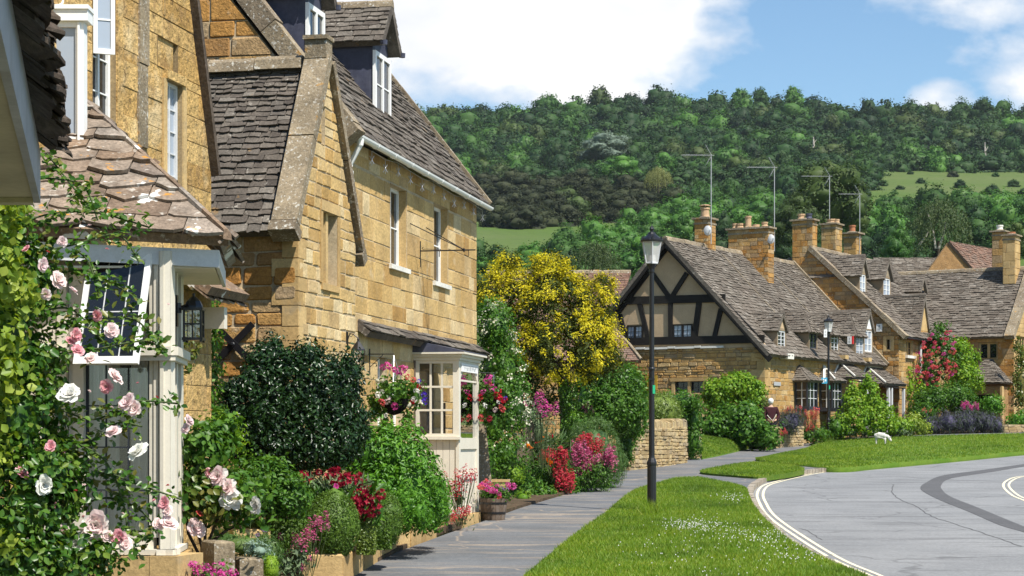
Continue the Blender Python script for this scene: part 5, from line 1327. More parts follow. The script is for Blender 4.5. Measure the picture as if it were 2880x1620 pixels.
part(HC, 'flashing', 'stone_white', lambda mb: [gC.box(mb, gu(x1, 970)[0], gu(x0, 970)[0]-.01, 5.025+j, 5.10+j, -.02, .10) for x0, x1, j in ((1768,1790,.0),(1790,1815,.02),(1815,1880,.0),(1880,1900,.02),(1900,1955,.0),(1955,1972,.02),(1972,2036,-.005))])
# front wall with openings left by the bays
uc = lambda px: fC.pix(px, 1100)[0]
wall(HC, fC, [(0,.3),(11.9,.3),(11.9,4.8),(0,4.8)], [(uc(2418)+.2, 1.3, uc(2474), 3.3)], .4, 'rubble', 'mortar', (.12,.26), (.25,.6), None, gap=.014, bev=.018, proud=.018, jit=.008, cut=.012, wob=.005)
part(HC, 'quoins', 'dressed', lambda mb: [(gC.box(mb, -.03, .5 if i % 2 else .28, .6+.3*i, .6+.3*i+.285, -.2, .045), fC.box(mb, -.02, .28 if i % 2 else .5, .6+.3*i, .6+.3*i+.285, -.2, .036)) for i in range(14)])
slC = (9.14-4.72)/(3.88+.32)
rC, LC_ = slope_fr(OC - dC*.32 + nC*.32 + Vector((0,0,4.72)), dC, -nC, 3.88+.32, 9.14-4.72)
def roofC(mb):
    slates(mb, rC, [(0,0),(12.18,0),(12.18,LC_),(0,LC_)], .20, .12, .34, .24, .026, .2, .03)
    g, L = slope_fr(OC - dC*.32 - nC*(6.95) + Vector((0,0,5.75)), dC, nC, 6.95-3.88, 9.14-5.75)
    slates(mb, g, [(0,0),(12.18,0),(12.18,L),(0,L)], .20, .13, .6, .5, .026, .14, .0)
part(HC, 'roof', 'slate_far', roofC)
part(HC, 'ridge_stones', 'coping', lambda mb: ridge_row(mb, OC - dC*.32 - nC*3.88 + Vector((0,0,9.17)), OC + dC*11.8 - nC*3.88 + Vector((0,0,9.17)), .12, .5))
part(HC, 'verge_fillet', 'coping', lambda mb: rC.bar(mb, (12.12, 0), (12.12, LC_+.05), .16, .0, .13))
for u, v0, v1 in ((4.4, 2.4, 5.7), (8.35, 1.9, 5.2)): part(HC, 'mortar_line', 'coping', lambda mb: rC.bar(mb, (u, v0), (u, v1), .05, .045, .062))
def barge(mb):
    gC.bar(mb, (3.9, 9.0), (-.36, 4.52), .22, .25, .31); gC.bar(mb, (3.86, 9.0), (6.9, 5.64), .22, .25, .31)
    for s in np.linspace(.15, .95, 7): pass
part(HC, 'bargeboard', 'timber', barge)
part(HC, 'eaves_soffit', 'timber', lambda mb: (mb.hexa([rC.pt(0,.02,-.17), rC.pt(.34,.02,-.17), rC.pt(.34,LC_,-.17), rC.pt(0,LC_,-.17), rC.pt(0,.02,-.103), rC.pt(.34,.02,-.103), rC.pt(.34,LC_,-.103), rC.pt(0,LC_,-.103)])))
dormer(HC, -.02, 2188, 2209, 930, 981, 924, 880, slC, 4.72+.32*slC, 'gable', 'render_dark', 'plaster', 'greywhite', 'glass', 2, 4, .1)
dormer(HC, .02, 2277, 2297, 927, 980, 922, 872, slC, 4.72+.32*slC, 'hip', 'render_dark', 'render_dark', 'darkframe', 'glass', 2, 4, .16)
dormer(HC, .02, 2338, 2358, 936, 992, 930, 880, slC, 4.72+.32*slC, 'hip', 'render_dark', 'render_dark', 'greywhite', 'glass', 2, 4, .16)
dormer(HC, .0, 2408, 2429, 942, 1003, 935, 878, slC, 4.72+.32*slC, 'hip', 'render_dark', 'render_dark', 'greywhite', 'glass_sky', 2, 4, .14)
dormer(HC, .12, 2432, 2453, 929, 990, 925, 872, slC, 4.72+.32*slC, 'gable', 'render_dark', 'white', 'white', 'glass_sky', 2, 3, .1)
part(HC, 'corbel', 'dressed', lambda mb: [fC.box(mb, uc(px)-.1, uc(px)+.25, fC.pix(px, y)[1]-.1, fC.pix(px, y)[1]+.05, .02, .42) for px, y in ((2352,1003),(2418,1010))])
part(HC, 'sill_block', 'stone_white', lambda mb: fC.box(mb, uc(2191), uc(2208), 4.62, 4.82, .02, .36))
chm1, c1 = chimney(HC, 1983, 76.0, .58, .68, 7.9, 10.18, [(0,.42,.19,'clay')], 'block')
part(chm1, 'chimney_cowl', 'clay', lambda m: (m.lathe(c1+Vector((0,0,10.18+.56)), [(.02,.05),(.16,.03),(.24,.0),(.24,-.02)], 12), [m.box(c1+Vector((.13*math.cos(t), .13*math.sin(t), 10.18+.5)), (.015,.015,.06)) for t in (0,1.6,3.1,4.7)]))
chm2, c2 = chimney(HC, 2112, 78.6, 1.75, .55, 7.6, 10.08, [(-.6,.22,.13,'clay'),(-.22,.14,.15,'clay'),(.12,.5,.14,'clay'),(.45,.22,.17,'clay'),(.7,.24,.11,'clay')], 'block')
# projecting window bays
def bay_small(pxa, pxb, depth, ztop, zbot, apexy, white=False):
    u0, u1 = uc(pxa), uc(pxb); o = MB()
    fn, fr_ = gaC(u0), frC(-depth)
    fC.box(o, u0, u1, zbot-.14, zbot-.002, .0, depth+.06); fC.box(o, u0, u1, ztop, ztop+.10, .0, depth+.02)
    for a, b in ((u0, u0+.07), (u1-.07, u1)): fC.box(o, a, b, zbot, ztop, depth-.07, depth); fC.box(o, a, b, zbot, ztop, 0.02, .09)
    ob_ = o.build('bay_window', M['darkframe'], HC)
    m = MB(); z = (ztop-zbot)
    for k in (1, 2): fn.box(m, -depth+.07, -.09, zbot+z*k/3-.012, zbot+z*k/3+.012, -.05, -.02); fr_.box(m, u0+.07, u1-.07, zbot+z*k/3-.012, zbot+z*k/3+.012, -.05, -.02)
    fn.box(m, -depth*.55-.015, -depth*.55+.015, zbot, ztop, -.052, -.018)
    for k in (1, 2): fr_.box(m, u0+(u1-u0)*k/3-.012, u0+(u1-u0)*k/3+.012, zbot, ztop, -.051, -.019)
    m.build('glazing_bars', M['greywhite'], ob_)
    part(ob_, 'pane', 'glass', lambda q: (fn.box(q, -depth+.05, -.05, zbot, ztop, -.045, -.04), fr_.box(q, u0+.05, u1-.05, zbot, ztop, -.045, -.04)))
    za = fC.pix((pxa+pxb)/2, apexy)[1]; e = .16; um = (u0+u1)/2
    def rf_(q):
        P0, P1 = fC.pt(u0-e, ztop+.06, depth+e), fC.pt(u1+e, ztop+.06, depth+e); B0, B1 = fC.pt(u0-e, ztop+.06, 0), fC.pt(u1+e, ztop+.06, 0); A0, A1 = fC.pt(um-.12, za, .0), fC.pt(um+.12, za, .0)
        for P, Q, T, S in ((P0, P1, A1, A0), (B0, P0, A0, A0), (P1, B1, A1, A1)):
            U = (Q-P).normalized(); t = T-P; V = t - U*t.dot(U); g = Fr(P, U, V, None)
            if g.N.z < 0: g.N = -g.N
            s_ = S-P; L = (Q-P).length
            ol = [(0,0),(L,0),(t.dot(g.U), t.dot(g.V))] + ([(s_.dot(g.U), s_.dot(g.V))] if T is not S else [])
            slates(q, g, ol, .12, .09, .22, .16, .02, .2, .03)
    part(ob_, 'bay_roof', 'slate_far', rf_)
    if white: part(ob_, 'flashing', 'stone_white', lambda q: (q.tube([fC.pt(u0-e, ztop+.12, depth*.5), fC.pt(um-.1, za+.04, .06)], .07, 5), q.tube([fC.pt(u0-e+.04, ztop+.13, depth+e), fC.pt(um, za+.03, .04)], .035, 5), q.tube([fC.pt(um-.15, za+.05, .05), fC.pt(u1+.1, ztop+.3, .05)], .05, 5)))
zc_ = lambda y, D=72.5: CZ+(HY-y)/F*D
bay_small(2233, 2262, .55, zc_(1073), zc_(1142), 1028)
bay_small(2303, 2330, .55, zc_(1073, 74), zc_(1145, 74), 1034, True)
def canopy(pxa, pxb, dep, ya, yb, label, posts):
    u0, u1 = uc(pxa), uc(pxb); z1 = fC.pix(pxa, ya)[1]; z0 = z1 - dep*.62
    e = MB(); g, L = slope_fr(fC.pt(u0, z0, dep), dC, -nC, dep-.02, z1-z0); hip = dep*.75
    slates(e, g, [(0,0),(u1-u0,0),(u1-u0,L),(hip,L)], .14, .11, .3, .24, .022, .2, .04)
    g2, L2 = slope_fr(fC.pt(u0, z0-.005, 0), nC, dC, hip, z1-z0)
    slates(e, g2, [(0,0),(dep,0),(.0,L2)] if g2.U.dot(nC) > 0 else [(0,0),(-dep,0),(0,L2)], .14, .11, .3, .24, .022, .2, .04)
    o = e.build('door_canopy', M['slate_far'], HC, label=label)
    part(o, 'flashing', 'stone_white', lambda m: (m.tube([fC.pt(u0+hip-.1, z1+.05, .04), fC.pt(u0+(u1-u0)*.6, z1+.07, .04), fC.pt(u1, z1+.02, .04)], .085, 6), m.tube([fC.pt(u0+.02, z0+.05, dep), fC.pt(u0+hip, z1+.04, .03)], .035, 5), m.tube([fC.pt(u0+.0, z0+.06, .03), fC.pt(u0+hip-.05, z1+.04, .03)], .05, 5)))
    part(o, 'canopy_beam', 'timber', lambda m: fC.box(m, u0+.05, u1-.03, z0-.16, z0-.11, dep-.14, dep-.04))
    for px, w in posts:
        u = uc(px); part(o, 'post', 'greywhite', lambda m: fC.box(m, u-.05, u+.05, 1.2, z0-.162, dep-.14, dep-.04))
canopy(2340, 2394, .95, 1020, 1060, 'short hipped canopy with white mortar edges', [(2380, 0)])
canopy(2414, 2475, 1.15, 1030, 1080, 'long hipped canopy over the end door', [(2428, 0), (2437, 0), (2472, 0)])
part(HC, 'door', 'timber', lambda mb: fC.box(mb, uc(2418)+.2, uc(2474), 1.3, 3.3, -.3, -.2))
part(HC, 'window', 'darkframe', lambda mb: fC.box(mb, uc(2350), uc(2390), 2.1, 3.35, .02, .06), 'dark shaded window under the canopy')
part(HC, 'name_sign', 'sign_grey', lambda mb: fC.box(mb, uc(2173), uc(2192), zc_(1086), zc_(1076), .045, .06))

# ----- taller stone house beyond, gable and dormers
HE = thing('tall_stone_house', 'taller stone house with steep gable end and dormers behind the red rose', 'house', OC + dC*16 - nC*3 + Vector((0,0,1.5)))
tE = 11.9; gE = gaC(tE, -.8); fE = frC(-.8); ue = lambda px: fE.pix(px, 950)[0]
hE = hole(gE, 2506, 955, 2494, 983); hE = (min(hE[0], hE[2]), hE[1], max(hE[0], hE[2]), hE[3])
wall(HE, gE, [(0,.5),(7.6,.5),(7.8,6.0),(3.9,9.55),(0,6.0)], [hE], .4, 'block', 'mortar_dark', (.12,.24), (.25,.6), None, gap=.014, bev=.02, proud=.02, jit=.008, cut=.014, wob=.006)
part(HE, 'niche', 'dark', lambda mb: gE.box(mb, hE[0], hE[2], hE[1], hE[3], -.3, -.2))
part(HE, 'niche_surround', 'dressed', lambda mb: (gE.box(mb, hE[0]-.14, hE[0]-.002, hE[1]-.08, hE[3]+.14, -.1, .04), gE.box(mb, hE[2]+.002, hE[2]+.14, hE[1]-.08, hE[3]+.14, -.1, .04), gE.box(mb, hE[0], hE[2], hE[3]+.002, hE[3]+.14, -.1, .041), gE.box(mb, hE[0], hE[2], hE[1]-.08, hE[1]-.002, -.1, .041)))
hE1 = hole(fE, 2549, 957, 2567, 1001); hE2 = hole(fE, 2555, 1062, 2566, 1100); hE3 = hole(fE, 2588, 942, 2612, 1000)
wall(HE, fE, [(tE,.5),(tE+9,.5),(tE+9,6.05),(tE,6.05)], [hE1, hE2, hE3], .4, 'rubble', 'mortar', (.13,.24), (.25,.6), None, gap=.012, bev=.014, proud=.014, jit=.006)
for h in (hE1, hE2, hE3): window(HE, fE, *h, -.12, 2, 1, 2, 'dressed', 'glass', .06, .02, mull=.1)
part(HE, 'sill', 'stone_white', lambda mb: fE.box(mb, hE1[0]-.15, hE1[2]+.1, hE1[1]-.12, hE1[1]-.003, -.1, .12))
slE = (9.75-5.9)/(3.9+.3); rE0 = 5.9+.3*slE
rE, LE2 = slope_fr(fE.pt(tE-.05, 5.9, .3), dC, -nC, 3.9+.3, 9.75-5.9)
def roofE(mb):
    slates(mb, rE, [(.2,0),(9.5,0),(9.5,LE2),(.2,LE2)], .19, .12, .32, .24, .026, .2, .03)
    g, L = slope_fr(fE.pt(tE-.05, 5.9, -8.1), dC, nC, 4.2, 3.85); slates(mb, g, [(.2,0),(9.5,0),(9.5,L),(.2,L)], .2, .14, .6, .5, .026, .14)
part(HE, 'roof', 'slate_far', roofE)
part(HE, 'gable_coping', 'coping', lambda mb: strip_stones(mb, rE, -.12, .22, -.05, LE2, -.1, .10, .7))
part(HE, 'ridge_stones', 'coping', lambda mb: ridge_row(mb, fE.pt(tE, 9.8, -3.9), fE.pt(tE+9.5, 9.8, -3.9), .12, .5))
part(HE, 'gutter', 'black', lambda mb: mb.tube([fE.pt(tE+.15, 5.85, .3), fE.pt(tE+9, 5.83, .3)], .05, 6))
part(HE, 'downpipe', 'greywhite', lambda mb: mb.tube([fE.pt(ue(2583), 5.85, .3), fE.pt(ue(2583), 5.6, .1), fE.pt(ue(2583), 1.0, .08)], .055, 6))
offE = lambda z: -.4 + (z-6.35)/slE
dormer(HE, .95, 2419, 2435, 772, 832, 766, 718, slE, rE0-.8*slE, 'gable', 'render_dark', 'coping', 'white', 'glass_sky', 2, 3, .14)
dormer(HE, 1.0, 2485, 2504, 783, 833, 778, 730, slE, rE0-.8*slE, 'gable', 'render_dark', 'coping', 'white', 'glass_sky', 2, 3, .14)
dormer(HE, .75, 2588, 2600, 816, 830, 812, 776, slE, rE0-.8*slE, 'gable', 'render_dark', 'coping', 'darkframe', 'glass', 1, 1, .14)
dormer(HE, -.81, 2585, 2610, 943, 999, 930, 828, slE, rE0-.8*slE, 'gable', 'rubble', 'dressed', 'dressed', 'glass', 3, 1, .10, 'large wall dormer with stone mullions')
chm3, c3_ = chimney(HE, 2263, 83.3, .92, .5, 7.8, 10.95, [(-.2,.26,.14,'lead'),(.15,.26,.16,'clay')], 'block', (.2,.34))
chm4, c4 = chimney(HE, 2339, 87.6, .68, .75, 9.0, 11.25, [(.0,.22,.22,'clay'),(-.25,.2,.12,'clay')], 'rubble', (.16,.28))
chm5, c5 = chimney(HE, 2397, 90.0, .62, .6, 9.2, 11.1, [(0,.36,.16,'clay_red')], 'rubble', (.2,.3), cap=.14)

# ----- cross-gabled house at the right edge
HF = thing('cross_gabled_house', 'broad stone house with big slate roof and tall chimney at the right edge', 'house', (19.5, 87, 1.6))
tF = 18.45; LF = 3.25
cFp = OC + dC*tF + nC*(.4+LF); sF = Fr(cFp, -nC, (0,0,1), -dC); gF = Fr(cFp, dC, (0,0,1), nC)
zFe, zFr, hwF = 6.15, 9.25, 3.05
hF1 = hole(sF, 2806, 962, 2752, 1012); hF1 = (min(hF1[0], hF1[2]), hF1[1], max(hF1[0], hF1[2]), hF1[3])
wall(HF, sF, [(0,.5),(7.5,.5),(7.5,zFe),(0,zFe)], [hF1], .4, 'block', 'mortar_dark', (.2,.32), (.35,.8), None, gap=.01, bev=.012, proud=.012, jit=.005)
window(HF, sF, *hF1, -.14, 2, 1, 1, 'dressed', 'glass', .08, .02, mull=.12)
hF2 = hole(gF, 2862, 945, 2884, 990)
wall(HF, gF, [(0,.5),(2*hwF,.5),(2*hwF,zFe),(hwF,zFr),(0,zFe)], [hF2], .4, 'dressed', 'mortar', (.2,.3), (.4,.8), None, gap=.008, bev=.01, proud=.01, jit=.004)
window(HF, gF, *hF2, -.1, 3, 1, 1, 'dressed', 'glass', .07, .02, mull=.1)
rF, LF_ = slope_fr(cFp - dC*.22 + nC*.0 + Vector((0,0,zFe-.02)), -nC, dC, hwF+.22, zFr-zFe+.02+.08)
def roofF(mb):
    slates(mb, rF, [(.3,0),(9.5,0),(9.5,LF_),(.3,LF_)], .19, .12, .34, .24, .028, .2, .03)
    g, L = slope_fr(cFp + dC*(2*hwF+.2) + Vector((0,0,zFe-.02)), -nC, -dC, hwF+.2, zFr-zFe+.1); slates(mb, g, [(.3,0),(9.5,0),(9.5,L),(.3,L)], .2, .14, .6, .5, .026, .14)
part(HF, 'roof', 'slate_far', roofF)
part(HF, 'ridge_stones', 'coping', lambda mb: ridge_row(mb, rF.pt(.3, LF_+.02, .05), rF.pt(9.5, LF_+.02, .05), .12, .5))
part(HF, 'gable_coping', 'coping', lambda mb: strip_stones(mb, rF, -.12, .32, -.12, LF_, -.06, .16, .8))
chm6, c6 = chimney(HF, 2845, 87.6, .55, .75, 8.6, 10.75, [(0,.14,.18,'clay_red')], 'dressed', (.3,.5), cap=.08)
chm7, c7 = chimney(HF, 2812, 91.5, .55, .6, 8.8, 11.35, [(0,.28,.16,'stone_white')], 'rubble', (.3,.5), cap=.1)
def porchF(mb):
    P0 = sF.pix(2846, 1072)[0]; P1 = sF.pix(2716, 1072)[0]; zb = sF.pix(2780, 1078)[1]; za = zb+1.05; d = 1.3
    g, L = slope_fr(sF.pt(P0, zb, d), -nC, dC, d, za-zb)
    if g.U.dot(sF.U) < 0: g.U = -g.U
    slates(mb, g, [(0,0),(P1-P0,0),(P1-P0-.9,L),(.9,L)], .13, .1, .26, .2, .022, .2, .03)
    g2, L2 = slope_fr(sF.pt(P0, zb-.004, 0), -dC, -nC, .9, za-zb)
    slates(mb, g2, [(0,0),(d,0),(0,L2)], .13, .1, .26, .2, .022, .2, .03)
part(HF, 'porch_roof', 'slate_far', porchF)
P0_ = sF.pix(2846, 1072)[0]; P1_ = sF.pix(2716, 1072)[0]
part(HF, 'porch_wall', 'block', lambda mb: (sF.box(mb, P0_+.15, P0_+.4, .6, 3.95, .02, 1.2), sF.box(mb, P1_-.5, P1_-.2, .6, 3.95, .02, 1.2), sF.box(mb, P0_+.4, P1_-.5, 3.6, 3.95, 1.0, 1.19)))
part(HF, 'porch_post', 'dressed', lambda mb: sF.box(mb, P0_+.05, P0_+.14, .6, 3.95, 1.0, 1.25), 'pale post')
part(HF, 'door', 'dark', lambda mb: sF.box(mb, P0_+.42, P1_-.52, .6, 3.6, .03, .05))

# ----- house behind with a plain stone gable
HG = thing('rear_gabled_house', 'ochre gabled house with mossy roof rising behind the slate roofs', 'house', GD(2680, 100))
gG = Fr(GD(2675, 99) * 1, Vector((1,0,0)), (0,0,1), Vector((0,-1,0))); gG.O.z = 0
xg = lambda px: gG.pix(px, 700)[0]
zG = lambda y: CZ+(HY-y)/F*99
part(HG, 'gable_wall', 'block', lambda mb: mb.prism([gG.pt(xg(2605), 2, 0), gG.pt(xg(2745), 2, 0), gG.pt(xg(2742), zG(766), 0), gG.pt(xg(2667), zG(682), 0), gG.pt(xg(2608), zG(766), 0)], (0,.4,0)))
def roofG(mb):
    A, B = gG.pt(xg(2748), zG(772), .1), gG.pt(xg(2667), zG(680), .1); d = Vector((.62,.78,0)); L = 6.0
    U = d; V = B-A; V = V - U*V.dot(U); g = Fr(A, U, V, None)
    if g.N.z < 0: g.N = -g.N
    t = (B-A).dot(g.U)
    slates(mb, g, [(0,0),(L,0),(L+t, V.length),(t, V.length)], .16, .12, .3, .24, .025, .2, .03)
part(HG, 'roof', 'tile_red', roofG)
part(HG, 'roof', 'slate_far', lambda mb: (lambda g: slates(mb, g, [(0,0),(4.2,0),(4.2,1.2),(0,1.2)], .16, .12, .3, .24, .025, .2, .03))(slope_fr(gG.pt(xg(2470), zG(770), -.6), Vector((1,0,0)), Vector((0,1,0)), .8, .95)[0]), 'low roof slope')

# ----- red tiled outbuilding behind the yew
HL = thing('tiled_outbuilding', 'low outbuilding with brown red tiled roof behind the golden yew', 'outbuilding', GD(1680, 75))
def roofL(mb):
    g, L = slope_fr(Vector((W(1560, 900, 73.6).x, 73.9, 5.2)), Vector((1,0,0)), Vector((0,1,0)), 3.4, 3.05); slates(mb, g, [(-2.5,0),(1.95,0),(3.1,L),(-2.5,L)], .11, .11, .17, .17, .016, .06, .0)
    g, L = slope_fr(Vector((W(1560, 1010, 71.8).x, 71.8, 4.55)), Vector((1,0,0)), Vector((0,1,0)), 1.75, 1.65); slates(mb, g, [(-2.5,0),(3.18,0),(2.05,L),(-2.5,L)], .11, .11, .17, .17, .016, .06, .0)
part(HL, 'roof', 'tile_red', roofL)
part(HL, 'hip_fillet', 'coping', lambda mb: mb.tube([W(1803,1010,71.75), W(1770,968,72.4), W(1716,912,73.5)], .06, 6))
part(HL, 'ridge_stones', 'coping', lambda mb: ridge_row(mb, Vector((-1, 77.35, 8.3)), Vector((4.7, 77.35, 8.3)), .1, .4))
fl_ = Fr(Vector((W(1560, 1010, 72).x, 72.05, 0)), Vector((1,0,0)), (0,0,1), Vector((0,-1,0)))
wall(HL, fl_, [(-2.4,.5),(2.95,.5),(2.95,4.6),(-2.4,4.6)], [], .4, 'rubble', 'mortar_dark', (.12,.22), (.25,.5), None, gap=.014, bev=.016, proud=.016, jit=.008)

# ----- aerials and dishes
def aerial(label, px, D, z0, ytip, boom, els, slope=.03):
    p = W(px, ytip, D); b = Vector((p.x, p.y, z0)); o = thing('tv_aerial', label, 'aerial', b, 'television aerials on the chimneys')
    part(o, 'mast', 'aerial', lambda m: m.tube([b, p+Vector((0,0,.12))], .019, 6))
    def bm(m):
        L = boom*D/F; a = p + Vector((.12, 0, .1)); e = p + Vector((-L, -L*.25, .1-slope*L)); m.tube([a, e], .010, 5)
        for i in range(els): q = a+(e-a)*((i+2)/(els+2)); m.tube([q-Vector((.03,-.12,.0)), q+Vector((.03,-.12,.0))], .009, 4); m.tube([q-Vector((0,0,.03)), q+Vector((0,0,.03))], .012, 4)
    part(o, 'boom', 'aerial', bm)
    part(o, 'reflector', 'aerial', lambda m: [m.tube([p+Vector((.02,0,.1)), p+Vector((-.22, .05*k, .1+.42*k))], .009, 4) for k in (1,-1)] + [m.tube([p+Vector((-.07-.04*i,-.2,.1+k*(.1+.08*i))), p+Vector((-.07-.04*i,.2,.1+k*(.1+.08*i)))], .008, 4) for i in range(4) for k in (1,-1)])
aerial('tall television aerial on the chimney nearest the timbered gable', 2000, 75.5, 9.2, 444, 86, 11)
aerial('television aerial on the wide chimney with five pots', 2178, 78.4, 9.2, 478, 80, 11)
aerial('thin television aerial with a plain boom on the middle chimney of three', 2333, 87.6, 11.3, 502, 82, 3)
aerial('short galvanised television aerial on the rightmost chimney of three', 2418, 89.8, 10.2, 552, 62, 5)
def dish(label, px, py, D):
    c = W(px, py, D); o = thing('satellite_dish', label, 'satellite dish', c, 'satellite dishes on the chimneys'); Rm = Matrix.Rotation(rad(78), 3, 'X') @ Matrix.Rotation(rad(-15), 3, 'Y')
    part(o, 'reflector', 'sign_grey', lambda m: m.lathe(c, [(.02,.05),(.10,.035),(.18,.0),(.185,-.01),(.10,.02),(.02,.03)], 18, R=Rm, squash=(.8,1.1)))
    part(o, 'feed_arm', 'steel', lambda m: (m.tube([c+Vector((0,0,-.2)), c+Vector((.05,-.28,-.05))], .014, 5), m.tube([c, c+Vector((.1,.25,0))], .02, 5), m.box(c+Vector((.05,-.29,-.04)), (.03,.04,.03))))
dish('mesh satellite dish on the chimney nearest the timbered gable', 1990, 648, 75.2); dish('satellite dish at the right end of the wide chimney', 2168, 672, 77.9)

# ----- small boards and alarm boxes
def board(name, label, cat, fr, px0, px1, y0, y1, w, mats, group=None):
    a, b = fr.pix(px0, y1), fr.pix(px1, y0); u0, u1 = min(a[0], b[0]), max(a[0], b[0]); v0, v1 = a[1], b[1]
    o = thing(name, label, cat, fr.pt((u0+u1)/2, v0, w), group)
    part(o, 'panel', mats[0], lambda m: fr.box(m, u0, u1, v0, v1, w, w+.05))
    s = v1-v0
    part(o, 'emblem', 'sign_grey', lambda m: (fr.box(m, (u0+u1)/2-(u1-u0)*.12, (u0+u1)/2+(u1-u0)*.08, v0+s*.55, v0+s*.85, w+.05, w+.054), [fr.box(m, u0+(u1-u0)*.25, u1-(u1-u0)*.25, v0+s*(.18+.1*i), v0+s*(.22+.1*i), w+.05, w+.053) for i in range(3)]))
    if len(mats) > 1: part(o, 'side_band', mats[1], lambda m: fr.box(m, (u0-.07 if fr.U.x < 0 else u1+.003), (u0-.003 if fr.U.x < 0 else u1+.07), v0, v1, w-.01, w+.05))
    return o
board('alarm_box', 'white alarm box high on the stone gable end above the niche', 'alarm box', gE, 2467, 2483, 911, 933, .06, ['sign_white'], 'alarm boxes')
NB = thing('notice_board', 'ochre yellow board on the stone gable wall behind the lamp post', 'notice board', gC.pt(*gC.pix(1836, 1095), .05))
part(NB, 'panel', 'ochre', lambda m: gC.box(m, *sorted((gC.pix(1820,1080)[0], gC.pix(1851,1080)[0])), gC.pix(1836,1095)[1], gC.pix(1836,1056)[1], .06, .10))
part(NB, 'frame', 'wood', lambda m: gC.box(m, gC.pix(1836,1080)[0]-.05, gC.pix(1836,1080)[0]+.05, gC.pix(1836,1100)[1], gC.pix(1836,1050)[1], .101, .13))
gd4 = gaC(uc(2385)-.02, .75)
board('alarm_box', 'white and red alarm box on the dormer cheek', 'alarm box', gd4, 2385, 2397, 946, 968, .02, ['sign_white', 'sign_red'], 'alarm boxes')

# ---------------------------------------------------------------- street lamps
def lamp_post(base, H):
    o = thing('street_lamp', 'tall black lamp post standing in the grass verge by the pavement', 'street lamp', base, 'black lantern street lamps')
    z = lambda f: base + Vector((0,0,H*f))
    m = MB(); m.lathe(base, [(.085,0),(.085,H*.005),(.080,H*.01),(.080,H*.165),(.088,H*.168),(.088,H*.176),(.07,H*.185),(.055,H*.192),(.052,H*.2)], 16); m.build('base', M['black'], o, smooth=False)
    m = MB(); m.lathe(z(.2), [(.052,0),(.048,H*.3),(.062,H*.302),(.062,H*.306),(.046,H*.31),(.040,H*.64),(.05,H*.645),(.05,H*.655),(.075,H*.668),(.10,H*.676)], 14); m.build('pole', M['black'], o)
    zb, zt = H*.877, H*.952
    m = MB(); m.lathe(base, [(.115,zb),(.178,zt)], 6, cap=False)
    m.build('lantern_glass', M['glass_frost'], o)
    m = MB()
    for k in range(6):
        t = 2*math.pi*(k+.5)/6; m.tube([base+Vector((.117*math.cos(t), .117*math.sin(t), zb)), base+Vector((.181*math.cos(t), .181*math.sin(t), zt))], .009, 5)
    m.lathe(base, [(.12,zb-.02),(.125,zb),(.12,zb+.008)], 6)
    m.build('lantern_frame', M['greywhite'], o)
    m = MB(); m.lathe(base, [(.20,zt-.01),(.205,zt+.02),(.17,zt+.055),(.12,zt+.09),(.075,zt+.125),(.06,zt+.16),(.03,zt+.17),(.028,zt+.19),(.045,zt+.215),(.03,zt+.25),(.012,zt+.275),(.001,zt+.29)], 12)
    for k in range(6):
        t = 2*math.pi*(k+.5)/6; m.box(base+Vector((.185*math.cos(t), .185*math.sin(t), zt+.055)), (.014,.014,.03))
    m.build('lantern_roof', M['black'], o)
    m = MB(); m.lathe(base, [(.07,zb+.005),(.07,zb+.13),(.03,zb+.14),(.035,zb+.28),(.001,zb+.3)], 10); m.build('lamp_bulb', M['lamp_white'], o)
    m = MB(); m.box(base+Vector((.036,-.042,H*.432)), (.022,.008,.075)); m.build('tag', M['tag_green'], o)
    m = MB(); m.box(base+Vector((.0,-.05,H*.468)), (.05,.012,.012)); m.build('clamp', M['black'], o)
    return o
b1 = G(1833, 1441)
LP1 = lamp_post(b1, 800*b1.y/F)
b2 = W(2330, 1243, 74.2)
LP2 = LP1.copy(); COL.objects.link(LP2); LP2.location = b2; ORG[LP2.name] = b2.copy(); s2 = (355*74.2/F)/(800*b1.y/F); LP2.scale = (s2, s2, s2)
LP2['label'] = 'smaller lamp post beside the cottage bays with a blue sign on it'
for ch in list(LP1.children):
    c = ch.copy(); COL.objects.link(c); c.parent = LP2
fsg = Fr((b2.x, b2.y, 0), Vector((1,0,0)), (0,0,1), Vector((0,-1,0)))
board('pole_sign', 'white upright board on the far lamp post', 'sign', fsg, 2316, 2325, 927, 949, .04, ['sign_white'])
def blue(m):
    q = [fsg.pix(x, y) for x, y in ((2306,1070),(2311,1062),(2326,1062),(2326,1079),(2311,1079))]; fsg.slab(m, q, .05, .07)
bs_ = MB(); blue(bs_); BS = thing('direction_sign', 'pointed blue sign fixed to the far lamp post', 'sign', fsg.pt(*fsg.pix(2316, 1079), .05))
bs_.build('panel', M['sign_blue'], BS)
part(BS, 'symbol', 'sign_white', lambda m: (fsg.box(m, *sorted((fsg.pix(2314,1070)[0], fsg.pix(2317,1070)[0])), fsg.pix(2314,1076)[1], fsg.pix(2314,1065)[1], .07, .074), fsg.box(m, *sorted((fsg.pix(2319,1070)[0], fsg.pix(2323,1070)[0])), fsg.pix(2314,1073)[1], fsg.pix(2314,1067)[1], .07, .074)))

